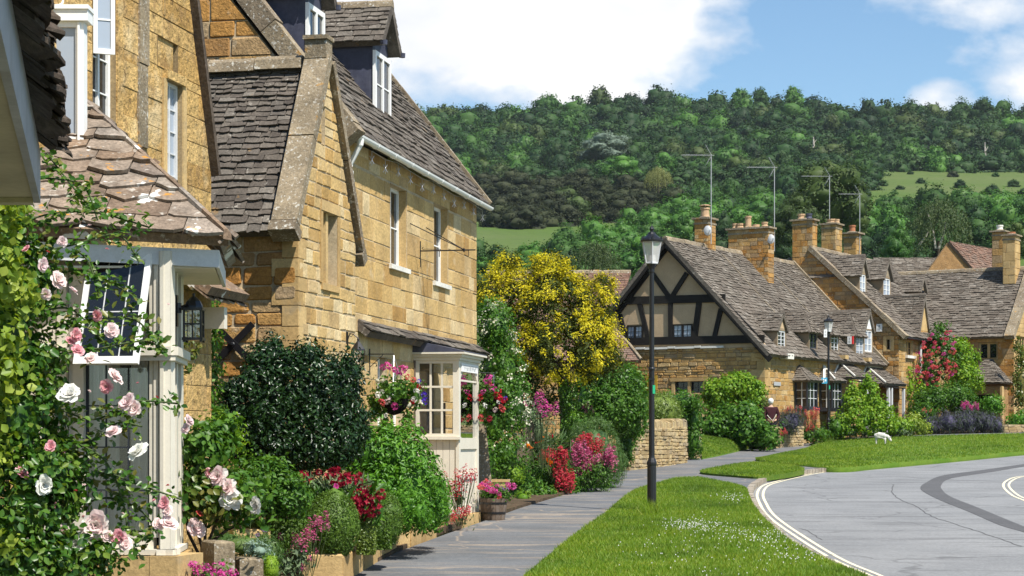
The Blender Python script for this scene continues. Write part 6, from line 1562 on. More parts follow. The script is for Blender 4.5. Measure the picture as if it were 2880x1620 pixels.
# ---------------------------------------------------------------- garden walls and planters
def curved_wall(name, label, pts, h, th, stone='drystone', ch=(.07,.13), top=True, cat='wall'):
    o = thing(name, label, cat, pts[0]); mb = MB()
    for a, b in zip(pts, pts[1:]):
        a, b = Vector(a), Vector(b); d = Vector((b.x-a.x, b.y-a.y, 0)); L = d.length; d.normalize(); n = Vector((d.y, -d.x, 0))
        fr = Fr((a.x, a.y, 0), d, (0,0,1), n); z0 = min(a.z, b.z)-.2; zt_ = (a.z+b.z)/2+h
        mb.cur = 0; mb.hexa([fr.pt(0,z0,-th), fr.pt(L,z0,-th), fr.pt(L,z0,-.008), fr.pt(0,z0,-.008), fr.pt(0,zt_,-th), fr.pt(L,zt_,-th), fr.pt(L,zt_,-.008), fr.pt(0,zt_,-.008)])
        mb.cur = 1; stones(mb, fr, [(0,z0),(L,z0),(L,zt_),(0,zt_)], [], ch, (.14,.42), gap=.012, bev=.02, proud=.03, jit=.01, cut=.016, wob=.012)
    a, b = Vector(pts[0]), Vector(pts[1]); d = Vector((b.x-a.x, b.y-a.y, 0)).normalized(); n = Vector((d.y, -d.x, 0)); fe = Fr(Vector((a.x, a.y, 0))-n*th, n, (0,0,1), -d)
    stones(mb, fe, [(0,a.z-.2),(th,a.z-.2),(th,(a.z+b.z)/2+h),(0,(a.z+b.z)/2+h)], [], ch, (.14,.4), gap=.012, bev=.02, proud=.03, jit=.01, cut=.016, wob=.012)
    a, b = Vector(pts[-2]), Vector(pts[-1]); d = Vector((b.x-a.x, b.y-a.y, 0)).normalized(); n = Vector((d.y, -d.x, 0)); fe = Fr(Vector((b.x, b.y, 0)), -n, (0,0,1), d); zt_ = (a.z+b.z)/2+h
    stones(mb, fe, [(0,b.z-.2),(th,b.z-.2),(th,zt_),(0,zt_)], [], ch, (.14,.4), gap=.012, bev=.02, proud=.03, jit=.01, cut=.016, wob=.012)
    mb.build('wall_body', [M['mortar_dark'], M[stone]], o)
    if top:
        c = MB()
        for a, b in zip(pts, pts[1:]):
            a, b = Vector(a), Vector(b); d = Vector((b.x-a.x, b.y-a.y, 0)); L = d.length; d.normalize(); n = Vector((d.y, -d.x, 0)); s = 0
            while s < L:
                w = random.uniform(.07, .13); p = a + d*(s+w/2) - n*th/2; hh = random.uniform(.16, .24); p.z = (a.z+b.z)/2+h+hh/2-.01
                Rz = Matrix(((d.x, n.x, 0), (d.y, n.y, 0), (0, 0, 1))) @ Matrix.Rotation(random.uniform(-.2, .2), 3, 'Y')
                x, y, z = w*.46, th*.52, hh/2; ps = []
                for zz, k in ((-z, 1), (z*.6, .95), (z, .55)):
                    for sx, sy in ((-1,-1),(1,-1),(1,1),(-1,1)): ps.append(p + Rz @ Vector((sx*x*k, sy*y*(k if zz > 0 else 1), zz)))
                c.add(ps, [(0,3,2,1),(8,9,10,11)] + [(i*4+j, i*4+(j+1) % 4, i*4+4+(j+1) % 4, i*4+4+j) for i in (0,1) for j in range(4)])
                s += w+.004
        c.build('coping_stones', M[stone], o)
    return o
curved_wall('garden_wall', 'curved dry stone garden wall with upright coping beside the pavement', [G(1773,1323), G(1840,1315), G(1890,1308), G(1932,1301)], 1.05, .4)
p0 = G(1769, 1321)
curved_wall('wall_pier', 'tall stone wall end standing in ivy shade next to the curved wall', [G(1737,1318), G(1767,1320.5)], 1.14, .4)
p_ = G(1940, 1295)
curved_wall('gate_pier', 'square stone gate pier half hidden by ivy', [G(1938,1293), G(1971,1288)], .95, .5, top=False)
curved_wall('garden_wall', 'low grey dry stone wall among leaves behind the small lawn', [W(1950,1215,67.2), W(2060,1215,67.8), W(2150,1212,68.2)], .55, .35, 'drystone', (.1,.18))
curved_wall('garden_wall', 'low stone edging wall under the pink flowers beside the lane', [W(2165,1246,66.8), W(2200,1243,69.5), W(2260,1240,71)], .55, .3, 'drystone', (.08,.14), False)
curved_wall('garden_wall', 'low stone wall at the end of the lavender', [W(2820,1222,78.0), W(2900,1220,78.5), W(3000,1219,79)], .38, .3, 'drystone', (.08,.14), False)

def planter(name, label, pts, h, th, seg=(.35,.8), group=None, mat='dressed'):   # squared blocks laid end to end
    o = MB()
    for a, b in zip(pts, pts[1:]):
        a, b = Vector(a), Vector(b); d = b-a; L = d.length; d.normalize(); n = Vector((-d.y, d.x, 0)).normalized(); s = 0
        while s < L-.02:
            w = min(random.uniform(*seg), L-s); w = L-s if L-s-w < .15 else w; j = random.uniform(-.008, .012)
            p, q = a+d*(s+.006), a+d*(s+w-.006); z = Vector((0,0,h+random.uniform(-.02, .015))); lo = Vector((0,0,-.12)); bv = .018
            i0, i1 = n*j, n*th
            o.hexa([p+i0+lo, q+i0+lo, q+i1+lo, p+i1+lo, p+i0+z-Vector((0,0,bv)), q+i0+z-Vector((0,0,bv)), q+i1+z-Vector((0,0,bv)), p+i1+z-Vector((0,0,bv))])
            o.hexa([p+i0+z-Vector((0,0,bv)), q+i0+z-Vector((0,0,bv)), q+i1+z-Vector((0,0,bv)), p+i1+z-Vector((0,0,bv)), p+i0+d*bv+n*bv+z, q+i0-d*bv+n*bv+z, q+i1-d*bv-n*bv+z, p+i1+d*bv-n*bv+z])
            s += w
    return meta(o.build(name, M[mat], None, Vector(pts[0])), label, 'planter', group)
gp = 'stone planter walls along the pavement'
planter('planter_wall', 'nearest honey stone planter wall below the big box ball', [G(850,1640), G(965,1640), G(1066,1578)], .32, .28, (.4,.8), gp)
planter('planter_wall', 'short step of planter wall beside the two square box blocks', [G(1066,1577), G(1116,1551)], .24, .25, (.3,.5), gp)
planter('planter_wall', 'mid planter wall in front of the small bushes', [G(1112,1545), G(1155,1537), G(1228,1498)], .30, .25, (.35,.6), gp)
planter('planter_wall', 'end planter block nearest the shop porch', [G(1228,1497), G(1264,1483)], .22, .25, (.3,.5), gp)
planter('stone_trough', 'rough grey stone trough beside the rose stems', [W(600,1585,17.8), W(662,1585,17.9)], .20, .35, (.6,.9), None, 'coping')
planter('stone_trough', 'rough stone trough with silver leaves at its back', [W(672,1625,18.4), W(742,1625,18.5)], .20, .35, (.6,.9), None, 'coping')
planter('stone_trough', 'far stone trough in front of the low square hedge', [W(655,1535,20.5), W(762,1530,20.8)], .16, .3, (.6,.9), None, 'dressed')
# leaning buttress
BT = MB(); a, b, c_, d_ = W(1341, 1192, 33.4), W(1366, 1192, 33.4), W(1386, 1385, 33.2), W(1341, 1385, 33.2)
BT.prism([a, b, c_, d_], (-.05, .45, 0)); meta(BT.build('stone_buttress', M['coping'], None, Vector((a.x, a.y, zp(33.3)))), 'leaning stone slab buttress just beyond the shop porch', 'buttress')
BL = MB(); p = GD(1408, 33.6, 0); BL.box(W(1408, 1352, 33.8), (.16, .12, .02)); BL.box(W(1408, 1375, 33.8), (.14, .1, .12)); meta(BL.build('stone_bench', M['dressed'], None, Vector((p.x, p.y, p.z))), 'small stone bench block behind the barrel', 'bench')
SS = MB(); a = W(1466, 1238, 38.2); SS.prism([a, W(1504, 1240, 38.1), W(1502, 1195, 38.1), W(1493, 1176, 38.15), W(1474, 1180, 38.2)], (0, .22, 0)); meta(SS.build('standing_stone', M['coping'], None, a), 'rough grey upright stone among the flowers behind the barrel', 'stone')
# half barrel
bp = GD(1388, 32.4, 0.0); BAR = thing('barrel_planter', 'half barrel planter of dark staves beside the porch step', 'planter', bp)
def stv(m):
    n = 18
    for k in range(n):
        t0, t1 = 2*math.pi*k/n+.012, 2*math.pi*(k+1)/n-.012; r = [(.185,0),(.215,.2),(.228,.36)]; ps = []
        for rr_, z in r: ps += [bp+Vector((rr_*math.cos(t0), rr_*math.sin(t0), z)), bp+Vector((rr_*math.cos(t1), rr_*math.sin(t1), z))]
        m.add(ps, [(0,1,3,2),(2,3,5,4)])
    m.lathe(bp, [(.001,.30),(.22,.31)], 18, cap=False)
part(BAR, 'staves', 'wood', stv)
part(BAR, 'hoop', 'black', lambda m: m.lathe(bp, [(.206,.10),(.210,.135)], 24, cap=False)); part(BAR, 'hoop', 'black', lambda m: m.lathe(bp, [(.225,.26),(.229,.295)], 24, cap=False))
# ---------------------------------------------------------------- plants on the left
def heads(parent, lst, meshes, mat, D, size, name='flower_head', jit=.15, sq=1.0):
    for it in lst:
        px, py = it[0], it[1]; s = (it[2]/F*D*(1.25 if D < 45 else 1.0) if len(it) > 2 else size)
        p = W(px, py, D+random.uniform(-jit, jit))
        put(parent, random.choice(meshes), name, p, (random.uniform(-.5, .25)-.15, random.uniform(-.35, .35), random.uniform(0, 6.28)), s*random.uniform(.85, 1.15), PT[mat])
def stems(parent, paths, r, mat='stem', name='stems', loc=None):
    mb = MB()
    for p in paths: mb.tube(p, r, 5)
    return mb.build(name, M[mat], parent)
def sprig_leaves(paths, step, L, ratio=.62, spread=.06, per=5, fold=.25, shape='oval', upb=.35):
    P, Nn = [], []
    for path in paths:
        pts = [np.array(q) for q in crom(path, 8)]
        for a, b in zip(pts, pts[1:]):
            d = b-a; ln = np.linalg.norm(d); k = max(int(ln/step+rng.uniform(0, 1)), 0)
            for i in range(k):
                c = a+d*rng.uniform(); o = rng.normal(size=3); o -= d*np.dot(o, d)/max(ln*ln, 1e-9); o /= np.linalg.norm(o)
                base = c + o*spread*rng.uniform(.4, 1.2)
                for j in range(per):
                    P.append(base + rng.normal(size=3)*spread*.55); n = rng.normal(size=3)*.55 + np.array([.12, -.55, .55+upb]); Nn.append(n/np.linalg.norm(n))
    return leaf_quads(np.array(P), np.array(Nn), L*rng.uniform(.6, 1.2, len(P)), ratio, fold, shape)

# climbing rose over the bay
RO = thing('climbing_rose', 'climbing rose with large blush white blooms covering the near bay window', 'climbing rose', GD(60, 15.3))
dense = [blob(30, 700, 15.6, 60, 130, .35), blob(20, 930, 15.4, 90, 160, .4), blob(60, 1180, 15.3, 100, 170, .4), blob(70, 1430, 15.2, 120, 170, .45), blob(60, 1600, 15.1, 150, 90, .45), blob(160, 1340, 15.4, 70, 110, .3), blob(215, 1560, 15.3, 110, 60, .25), blob(110, 1030, 15.6, 50, 90, .25), blob(90, 800, 15.8, 50, 90, .25)]
V, Fc = foliage(dense, 11000, 760, .075, .068, ratio=.64, fold=.3, shape='oval', core=.50, up=.2, nrand=.6, shell=(.7, 1.1))
link_mesh('foliage', V, Fc, M['lf_rose'], RO)
sp = [[(20,640,15.6),(150,600,15.7),(280,600,15.8),(420,640,15.9)], [(60,720,15.6),(200,690,15.7),(330,660,15.8),(390,735,15.8)], [(80,790,15.6),(230,760,15.7),(320,800,15.8),(400,850,15.8)],
      [(120,930,15.6),(260,900,15.7),(380,900,15.8),(455,985,15.9)], [(120,1000,15.5),(280,980,15.6),(400,960,15.7),(470,985,15.8)], [(100,1120,15.4),(260,1180,15.5),(370,1130,15.6),(500,1135,15.8)],
      [(120,1260,15.4),(260,1240,15.5),(330,1190,15.6),(400,1200,15.6)], [(140,1380,15.4),(280,1330,15.5),(380,1360,15.6),(510,1405,15.8)], [(160,1450,15.4),(300,1400,15.5),(400,1440,15.6),(440,1500,15.7)],
      [(150,1560,15.3),(280,1550,15.4),(380,1530,15.5),(440,1470,15.6)], [(200,1240,15.4),(290,1290,15.4),(340,1390,15.5),(360,1500,15.5)], [(100,880,15.5),(200,870,15.6),(290,960,15.6)], [(210,700,15.6),(250,740,15.6),(280,840,15.6)], [(130,430,16.1),(200,520,16.2),(260,590,16.2)], [(110,500,15.9),(230,520,16.0),(275,620,16.0)]]
spw = [[W(*q) for q in path] for path in sp]
link_mesh('foliage', *sprig_leaves(spw, .042, .066, .64, .055, 5), M['lf_rose'], RO)
link_mesh('young_foliage', *sprig_leaves(spw, .10, .07, .6, .07, 4), M['lf_rose_red'], RO)['label'] = 'yellowish young leaves'
stems(RO, [crom(p, 6) for p in spw] + [[W(40,1640,15.3), W(60,1300,15.4), W(50,1000,15.5), W(40,640,15.7)], [W(120,1640,15.2), W(150,1400,15.4), W(110,1100,15.5)]], .008, 'stem')
bl_ = [(118,745,44),(162,788,52),(205,818,34),(130,828,34),(175,680,30),(275,888,36,'pink'),(312,930,44),(212,942,40,'pink'),(196,960,30,'pink'),(218,985,38,'pink'),(255,1008,40),(322,1060,52),(298,1088,40,'pink'),(195,1110,70,'whiterose'),(360,1132,54),(380,1148,46),(318,1215,48),(388,1272,64,'whiterose'),(143,1255,34,'pink'),(60,1332,48,'pink'),(122,1364,58,'whiterose'),(270,1478,84),(172,1492,42),(213,1530,72,'whiterose'),(335,1512,46,'pink'),(352,1530,40),(463,1415,38,'pink'),(474,1472,52),(444,1474,34),(470,1436,32),(228,1606,50,'whiterose'),(160,1424,26,'pink'),(300,1508,40),(530,1182,34),(523,1206,32),(75,700,26,'pink')]
for b in bl_:
    D = 15.25 if b[0] > 150 else 14.85
    put(RO, random.choice(ROSE), 'bloom', W(b[0], b[1], D), face_rot(), b[2]/F*D*.98, PT[b[3] if len(b) > 3 else 'blush'])

for _ in range(22):
    x, y = random.uniform(90, 480), random.uniform(620, 1560); put(RO, random.choice(ROSE), 'bud', W(x, y, 15.25), (random.uniform(-.4, .6), random.uniform(-.4, .4), random.uniform(0, 6)), (.030, .030, .045), PT[random.choice(['pink', 'pink', 'coral', 'blush'])])

# yellow-green creeper at the edge
HP = [blob(10, 600, 14.9, 62, 34, .2), blob(48, 800, 14.9, 34, 70, .15), blob(10, 760, 14.9, 30, 70, .15), blob(18, 960, 14.8, 30, 50, .15), blob(24, 1070, 14.8, 30, 60, .15), blob(-6, 1250, 14.8, 18, 90, .12), blob(20, 1530, 14.7, 22, 40, .1)]
shrub('creeper', 'pale yellow green creeper hanging at the left edge beside the rose', 'creeper', HP, 1000, 210, .07, .075, 'lf_hop', None, GD(5, 14.4), ratio=.85, fold=.35, shape='oval', core=.35, up=.1, nrand=.7)
# creeper on the cottage corner
shrub('wall_creeper', 'thin green creeper on the corner behind the square lantern', 'creeper', [blob(598, 860, 22.6, 16, 60, .15), blob(600, 980, 22.6, 14, 80, .15), blob(598, 1110, 22.6, 18, 90, .15), blob(580, 735, 22.6, 14, 26, .1)], 900, 140, .05, .06, 'lf_ivy', None, GD(600, 22.6), ratio=.6, core=.3)
shrub('wall_creeper', 'reddish tendril of creeper below the square lantern', 'creeper', [blob(535, 970, 20.6, 22, 14, .05), blob(545, 1000, 20.6, 16, 12, .05), blob(528, 1020, 20.6, 12, 26, .05)], 80, 30, .05, .07, 'lf_rose_red', None, W(540, 1010, 20.6), ratio=.55, shape='oval', core=0)

# rose bush
RB = thing('rose_bush', 'rose bush with pale blooms and bare stems right of the bay window', 'rose bush', GD(580, 18.6))
Dq = 18.4
V, Fc = foliage([blob(570, 1265, Dq, 60, 70, .35), blob(560, 1350, Dq, 65, 60, .35), blob(640, 1390, Dq, 80, 60, .35), blob(575, 1420, Dq, 60, 40, .3), blob(690, 1430, Dq, 50, 25, .2), blob(610, 1215, Dq+.4, 50, 40, .2)], 1900, 260, .09, .085, ratio=.62, fold=.3, shape='oval', core=.28, up=.35, nrand=.55, shell=(.5, 1.1))
link_mesh('foliage', V, Fc, M['lf_mid'], RB)
V, Fc = foliage([blob(560, 1370, Dq-.2, 70, 60, .3), blob(630, 1420, Dq-.2, 60, 40, .3)], 420, 90, .09, .08, ratio=.62, fold=.3, shape='oval', core=0, nrand=.6); link_mesh('foliage', V, Fc, M['lf_rose_red'], RB)['label'] = 'bronze tinted leaves'
st = [[W(572,1640,Dq), W(568,1540,Dq), W(545,1440,Dq), W(540,1330,Dq)], [W(590,1640,Dq), W(588,1520,Dq), W(610,1460,Dq), W(680,1430,Dq)], [W(585,1530,Dq), W(640,1490,Dq+.1), W(700,1460,Dq)], [W(575,1560,Dq), W(580,1430,Dq), W(600,1300,Dq)], [W(560,1560,Dq), W(530,1500,Dq), W(520,1400,Dq)]]
stems(RB, st, .016, 'bark')
for b in ((612,1340,54),(640,1372,48),(648,1405,58,'whiterose'),(722,1422,46,'whiterose'),(550,1486,50),(585,1330,26,'pink'),(560,1445,22,'coral'),(512,1420,30)):
    put(RB, random.choice(ROSE), 'bloom', W(b[0], b[1], Dq-.35), face_rot(), b[2]/F*Dq*1.05, PT[b[3] if len(b) > 3 else 'blush'])
shrub('flowering_shrub', 'small shrub with yellowish flower tips behind the rose bush', 'shrub', [blob(640, 1230, 19.6, 50, 55, .25), blob(615, 1200, 19.5, 35, 25, .2)], 700, 120, .05, .045, 'lf_lime', None, GD(640, 19.6), ratio=.6, core=.5)

# magenta and pink valerian, with grey leaves
def valerian(label, foliage_blobs, hd, mat, D, size, leafmat='lf_grey', n=500, name='valerian', L=.06, cat='valerian', meshes=None, group=None, basepx=None, grass=False):
    px = basepx or sum(h[0] for h in hd)/len(hd)
    o = thing(name, label, cat, GD(px, D), group)
    if foliage_blobs:
        V, Fc = foliage(foliage_blobs, n, max(n//9, 12), .05 if D < 30 else .08, L, ratio=.35, fold=.25, core=.55, up=.3, grow=(0,0,1), gk=.8); link_mesh('foliage', V, Fc, M[leafmat], o)
    base = GD(px, D)
    pts = []
    for h in hd[:90]:
        p = W(h[0], h[1], D); q = Vector((base.x+(p.x-base.x)*.45, D+random.uniform(-.1, .1), base.z+(p.z-base.z)*.35)); pts.append([q, q.lerp(p, .6)+Vector((random.uniform(-.02, .02), 0, .02)), p])
    stems(o, pts, .004 if D < 30 else .006)
    heads(o, hd[:90], meshes or VAL, mat, D, size)
    return o
c4 = lambda x, y: (580+x*.559, 810+y*.559)
valerian('magenta flower heads low in front beside the bay plinth', [blob(590, 1640, 17.2, 70, 35, .2)], [(545,1588,30),(560,1606,32),(578,1594,24),(590,1612,30),(612,1596,34),(625,1612,26),(640,1622,36),(605,1622,30),(655,1610,22),(552,1625,30)], 'magenta', 17.1, .1, meshes=BALL, n=260, L=.08, leafmat='lf_mid')
valerian('pink valerian sprays leaning in front of the big box ball', [blob(800, 1590, 21.2, 48, 36, .2), blob(838, 1560, 21.2, 26, 26, .15)],
         [(*c4(*p), s) for *p, s in ((600,1170,26),(585,1195,30),(560,1200,30),(535,1225,30),(515,1235,28),(490,1245,26),(545,1255,28),(505,1262,22),(480,1290,24),(490,1312,28),(450,1278,26),(440,1262,20),(430,1330,20),(558,1330,14),(518,1366,14),(545,1376,14),(488,1408,18),(405,1336,14),(370,1258,16),(560,1170,22),(610,1200,22),(530,1190,22),(470,1330,16))], 'valpink', 21.2, .1, n=420, L=.075)
valerian('single purple scabious flowers on thin stalks above the troughs', None, [(678,1376,16),(652,1464,14),(744,1488,14),(727,1507,13),(708,1440,10)], 'purple', 20.0, .06, meshes=BALL, name='scabious', cat='scabious')

# large shrubs behind
shrub('camellia_bush', 'large dark glossy evergreen bush below the iron cross', 'shrub', [blob(740, 1170, 23.4, 115, 145, .5), blob(860, 1120, 23.6, 120, 150, .5), blob(950, 1090, 23.9, 62, 80, .35), blob(745, 1045, 23.6, 56, 60, .25), blob(655, 1160, 23.3, 50, 90, .3), blob(820, 1250, 23.4, 190, 90, .5), blob(960, 1200, 23.8, 70, 100, .4), blob(762, 985, 23.7, 26, 34, .15), blob(985, 1030, 24.0, 24, 40, .15), blob(735, 1010, 23.6, 18, 40, .15), blob(860, 1000, 23.7, 28, 30, .15)],
      30000, 1900, .062, .056, 'lf_camellia', None, GD(810, 23.5), ratio=.5, fold=.3, shape='oval', core=.5, up=.15, nrand=.6)
shrub('laurel_bush', 'bright green laurel bush left of the shop porch', 'shrub', [blob(1095, 1300, 25.8, 120, 110, .5), blob(1150, 1380, 25.7, 95, 105, .5), blob(1040, 1280, 25.6, 80, 80, .4), blob(1215, 1420, 25.9, 38, 70, .3), blob(1060, 1400, 25.3, 70, 90, .3)],
      9500, 850, .065, .080, 'lf_laurel', None, GD(1110, 25.8), ratio=.36, fold=.3, shape='oval', core=.68, up=.35, nrand=.5, grow=(0,0,.6), gk=1.0)
shrub('skimmia_bush', 'low rounded mid green bush between the rose bush and crimson peonies', 'shrub', [blob(735, 1370, 21.0, 105, 80, .45), blob(800, 1400, 21.0, 70, 60, .4), blob(690, 1400, 20.8, 60, 60, .35)], 5200, 480, .055, .066, 'lf_mid', None, GD(745, 21), ratio=.45, fold=.3, shape='oval', core=.68, up=.4)
def topiary(name, label, blobs, n, L, mat, root, group=None, sig=.02):
    return shrub(name, label, 'topiary', blobs, n, n//5, sig, L, mat, group, root, ratio=.6, fold=.2, core=.93, shell=(.965, 1.005), up=.25, nrand=.6)
topiary('box_ball', 'largest clipped egg shaped box ball', [blob(935, 1478, 22.3, 76, 98, .31)], 17000, .021, 'lf_box', G(935, 1565), 'clipped box balls', .009)
topiary('box_ball', 'smaller clipped box ball behind the crimson peonies', [blob(1082, 1462, 23.8, 50, 78, .24)], 11000, .021, 'lf_box', G(1082, 1538), 'clipped box balls', .009)
def box_hedge(label, px0, px1, y0, y1, D, dep, mat, group='square clipped box blocks', n=6000, L=.026):
    c = W((px0+px1)/2, (y0+y1)/2, D+dep/2); hx, hy, hz = (px1-px0)/2/F*D, dep/2, (y1-y0)/2/F*D
    ax = rng.integers(0, 3, n); s = rng.choice([-1., 1.], n); P = rng.uniform(-1, 1, (n, 3)); P[np.arange(n), ax] = s; Nr = np.zeros((n, 3)); Nr[np.arange(n), ax] = s
    lump = np.array([mnoise.noise(Vector(p*2.2)) for p in P]); P = P*np.array([hx, hy, hz])*(1+lump[:, None]*.05) + rng.normal(size=(n, 3))*.006 + np.array(c)
    parts = [leaf_quads(P, unit(Nr*.8+rng.normal(size=(n, 3))*.7), L*rng.uniform(.7, 1.3, n), .6, .2)]
    q = .95; bx = np.array([[x*hx*q, y*hy*q, z*hz*q] for z in (-1, 1) for x, y in ((-1,-1),(1,-1),(1,1),(-1,1))])+np.array(c)
    parts.append((bx, np.array([(0,3,2,1),(4,5,6,7),(0,1,5,4),(1,2,6,5),(2,3,7,6),(3,0,4,7)])))
    return meta(link_mesh('box_hedge', *merge(parts), M[mat], None, Vector((c.x, c.y, c.z-hz))), label, 'hedge', group)
box_hedge('long low clipped box hedge with pale top behind the stone troughs', 690, 868, 1466, 1556, 21.6, .4, 'lf_box', n=7500)
box_hedge('upright square box block touching the large box ball', 1006, 1054, 1456, 1556, 22.7, .3, 'lf_box_l', n=3500)
box_hedge('square box block between the two box balls', 1040, 1098, 1452, 1542, 23.4, .3, 'lf_box', n=3500)
shrub('small_shrub', 'small bright shrub behind the mid planter wall', 'shrub', [blob(1135, 1430, 25.0, 52, 62, .3), blob(1180, 1445, 25.0, 35, 50, .25)], 2600, 260, .035, .04, 'lf_laurel', None, G(1140, 1495), ratio=.5, core=.68)
shrub('small_shrub', 'narrow bright shrub nearest the boarded porch', 'shrub', [blob(1240, 1415, 26.5, 26, 66, .2)], 1200, 130, .035, .04, 'lf_laurel', None, GD(1240, 26.5), ratio=.5, core=.68)
shrub('heather_mound', 'low feathery green mound behind the stone troughs', 'ground cover plant', [blob(690, 1535, 19.6, 80, 34, .3), blob(750, 1550, 19.6, 42, 44, .25), blob(640, 1520, 19.8, 50, 26, .25)], 3200, 260, .03, .05, 'lf_blade', None, GD(700, 19.6), ratio=.18, core=.68, grow=(.5,0,1), gk=1.2)
shrub('silver_plant', 'pale silvery blue leaved plant over the trough', 'plant', [blob(730, 1550, 18.8, 34, 26, .15), blob(712, 1540, 18.8, 18, 16, .1)], 500, 70, .03, .05, 'lf_silver', None, W(730, 1575, 18.8), ratio=.3, core=.5)
shrub('moss_mound', 'bright lime cushion plant at the bottom of the troughs', 'plant', [blob(762, 1600, 18.7, 24, 40, .15)], 900, 100, .02, .02, 'lf_lime', None, W(762, 1640, 18.7), ratio=.5, core=.9)
# crimson peonies over strappy leaves
PE = thing('peony', 'crimson peonies above long dark leaves between the box balls', 'peony', GD(960, 23))
pl_ = []
def straps(pxs, ybase, ytop, D, n, L, w, mat, parent, spread=.25):
    P = np.array([np.array(W(random.uniform(*pxs), random.uniform(ytop, ybase), D+random.uniform(-.25, .25))) for _ in range(n)]); Nr = unit(rng.normal(size=(n, 3))*.5+np.array([.1, -.8, .4]))
    V, Fc = leaf_quads(P, Nr, L*rng.uniform(.6, 1.2, n), w, .35, 'oval', (rng.normal()*spread, 0, 1), 1.4); return link_mesh('leaves', V, Fc, M[mat], parent)
straps((850, 1040), 1440, 1350, 23.0, 420, .24, .13, 'lf_grey', PE); straps((845, 1075), 1470, 1370, 22.9, 380, .22, .22, 'lf_mid', PE)
for x, y, s in ((861,1340,40),(897,1328,18),(940,1338,42),(968,1350,38),(955,1330,30),(990,1345,36),(1014,1348,34),(1010,1395,46),(1040,1400,48),(1062,1405,40),(1025,1420,46),(1020,1440,40),(1050,1430,44),(1000,1412,38),(1072,1390,28),(1035,1382,36),(1012,1432,30)):
    put(PE, random.choice(BALL), 'bloom', W(x, y, 22.7+random.uniform(-.1, .1)), face_rot(), s/F*22.7*1.15, PT['crimson'])
for x, y, s in ((945,1368,16),(938,1395,12)): put(PE, random.choice(ROSE), 'bloom', W(x, y, 22.5), face_rot(), s/F*22.7, PT['magenta'])

# red valerian at the porch
valerian('red valerian spilling over the step of the boarded porch', [blob(1290, 1400, 30.3, 22, 34, .15)], [(*c4(x, y), s) for x, y, s in ((1208,940,14),(1255,935,20),(1295,915,20),(1270,960,26),(1290,985,26),(1250,985,24),(1240,1010,26),(1285,1020,26),(1262,1040,26),(1225,1000,20),(1335,945,24),(1355,935,20),(1318,965,24),(1340,965,24),(1300,955,24),(1272,1005,24),(1230,1040,18))], 'valred', 30.2, .1, n=140, L=.06, leafmat='lf_grey')
valerian('low red flowers at the foot of the boarded porch', [blob(1300, 1458, 30.1, 22, 10, .12)], [(*c4(x, y), s) for x, y, s in ((1240,1165,22),(1258,1155,24),(1275,1142,24),(1295,1135,24),(1312,1128,24),(1322,1122,20),(1285,1150,22),(1245,1150,18),(1300,1150,18))], 'valred', 30.0, .1, n=80, leafmat='lf_grey')

# hanging baskets
def basket(label, px, py, r, D, hook, flowers, trail):
    c = W(px, py, D); o = thing('hanging_basket', label, 'hanging basket', c - Vector((0,0,r/F*D)), 'hanging flower baskets')
    part(o, 'bowl', 'dark', lambda m: m.lathe(c+Vector((0,0,-.02)), [(.001,-.24),(.10,-.21),(.19,-.12),(.22,0)], 12))
    V, Fc = foliage([blob(px, py-12, D, r*.95, r*.72, .28)] + [blob(px+dx, py+dy, D, rx, ry, .12) for dx, dy, rx, ry in trail], 1500, 170, .05, .06, ratio=.6, fold=.3, shape='oval', core=.72, up=.2, nrand=.6); link_mesh('foliage', V, Fc, M['lf_mid'], o)
    part(o, 'chain', 'steel', lambda m: [m.tube([hook, c+Vector((.2*math.cos(t), .2*math.sin(t), 0))], .005, 4) for t in (0.5, 2.6, 4.7)])
    for x, y, s, mt in flowers: put(o, random.choice(BALL if mt != 'cream' else POP), 'flower', W(x, y, D-.27+random.uniform(-.05, .05)), (rad(60), random.uniform(-.4, .4), random.uniform(0, 6)), s/F*D, PT[mt])
    return o
hk1 = fB.pix(1037, 996)
BK1 = basket('hanging basket of pink white and violet flowers in front of two windows', 1108, 1118, 62, 28.4, W(1108, 1000, 28.5), [(1092,1030,26,'magenta'),(1078,1032,20,'magenta'),(1128,1040,30,'magenta'),(1112,1042,24,'magenta'),(1140,1036,18,'magenta'),(1146,1060,18,'coral'),(1162,1068,18,'coral'),(1178,1088,16,'red'),(1090,1125,24,'blush'),(1072,1105,22,'whiterose'),(1064,1110,20,'whiterose'),(1075,1132,24,'coral'),(1112,1142,22,'magenta'),(1155,1142,18,'cream'),(1166,1122,18,'whiterose'),(1180,1132,16,'cream'),(1178,1072,14,'blue'),(1196,1112,22,'blue'),(1195,1128,20,'blue'),(1168,1098,14,'whiterose'),(1080,1072,14,'cream'),(1060,1074,14,'cream'),(1175,1100,14,'whiterose'),(1160,1130,14,'red'),(1085,1168,14,'whiterose')], [(-55,30,16,30),(60,-6,18,40),(-25,60,8,30),(40,52,8,20)])
part(BK1, 'bracket', 'black', lambda m: (m.tube([fB.pt(hk1[0], hk1[1], .0), W(1108, 996, 28.5)], .008, 5), m.tube([fB.pt(hk1[0], hk1[1]-.3, .015), fB.pt(hk1[0], hk1[1]+.08, .015)], .01, 5), m.tube([fB.pt(hk1[0], hk1[1]-.2, .01), fB.pt(hk1[0], hk1[1]-.01, .22)], .006, 5)))
hk2 = W(1345, 1048, 32.6)
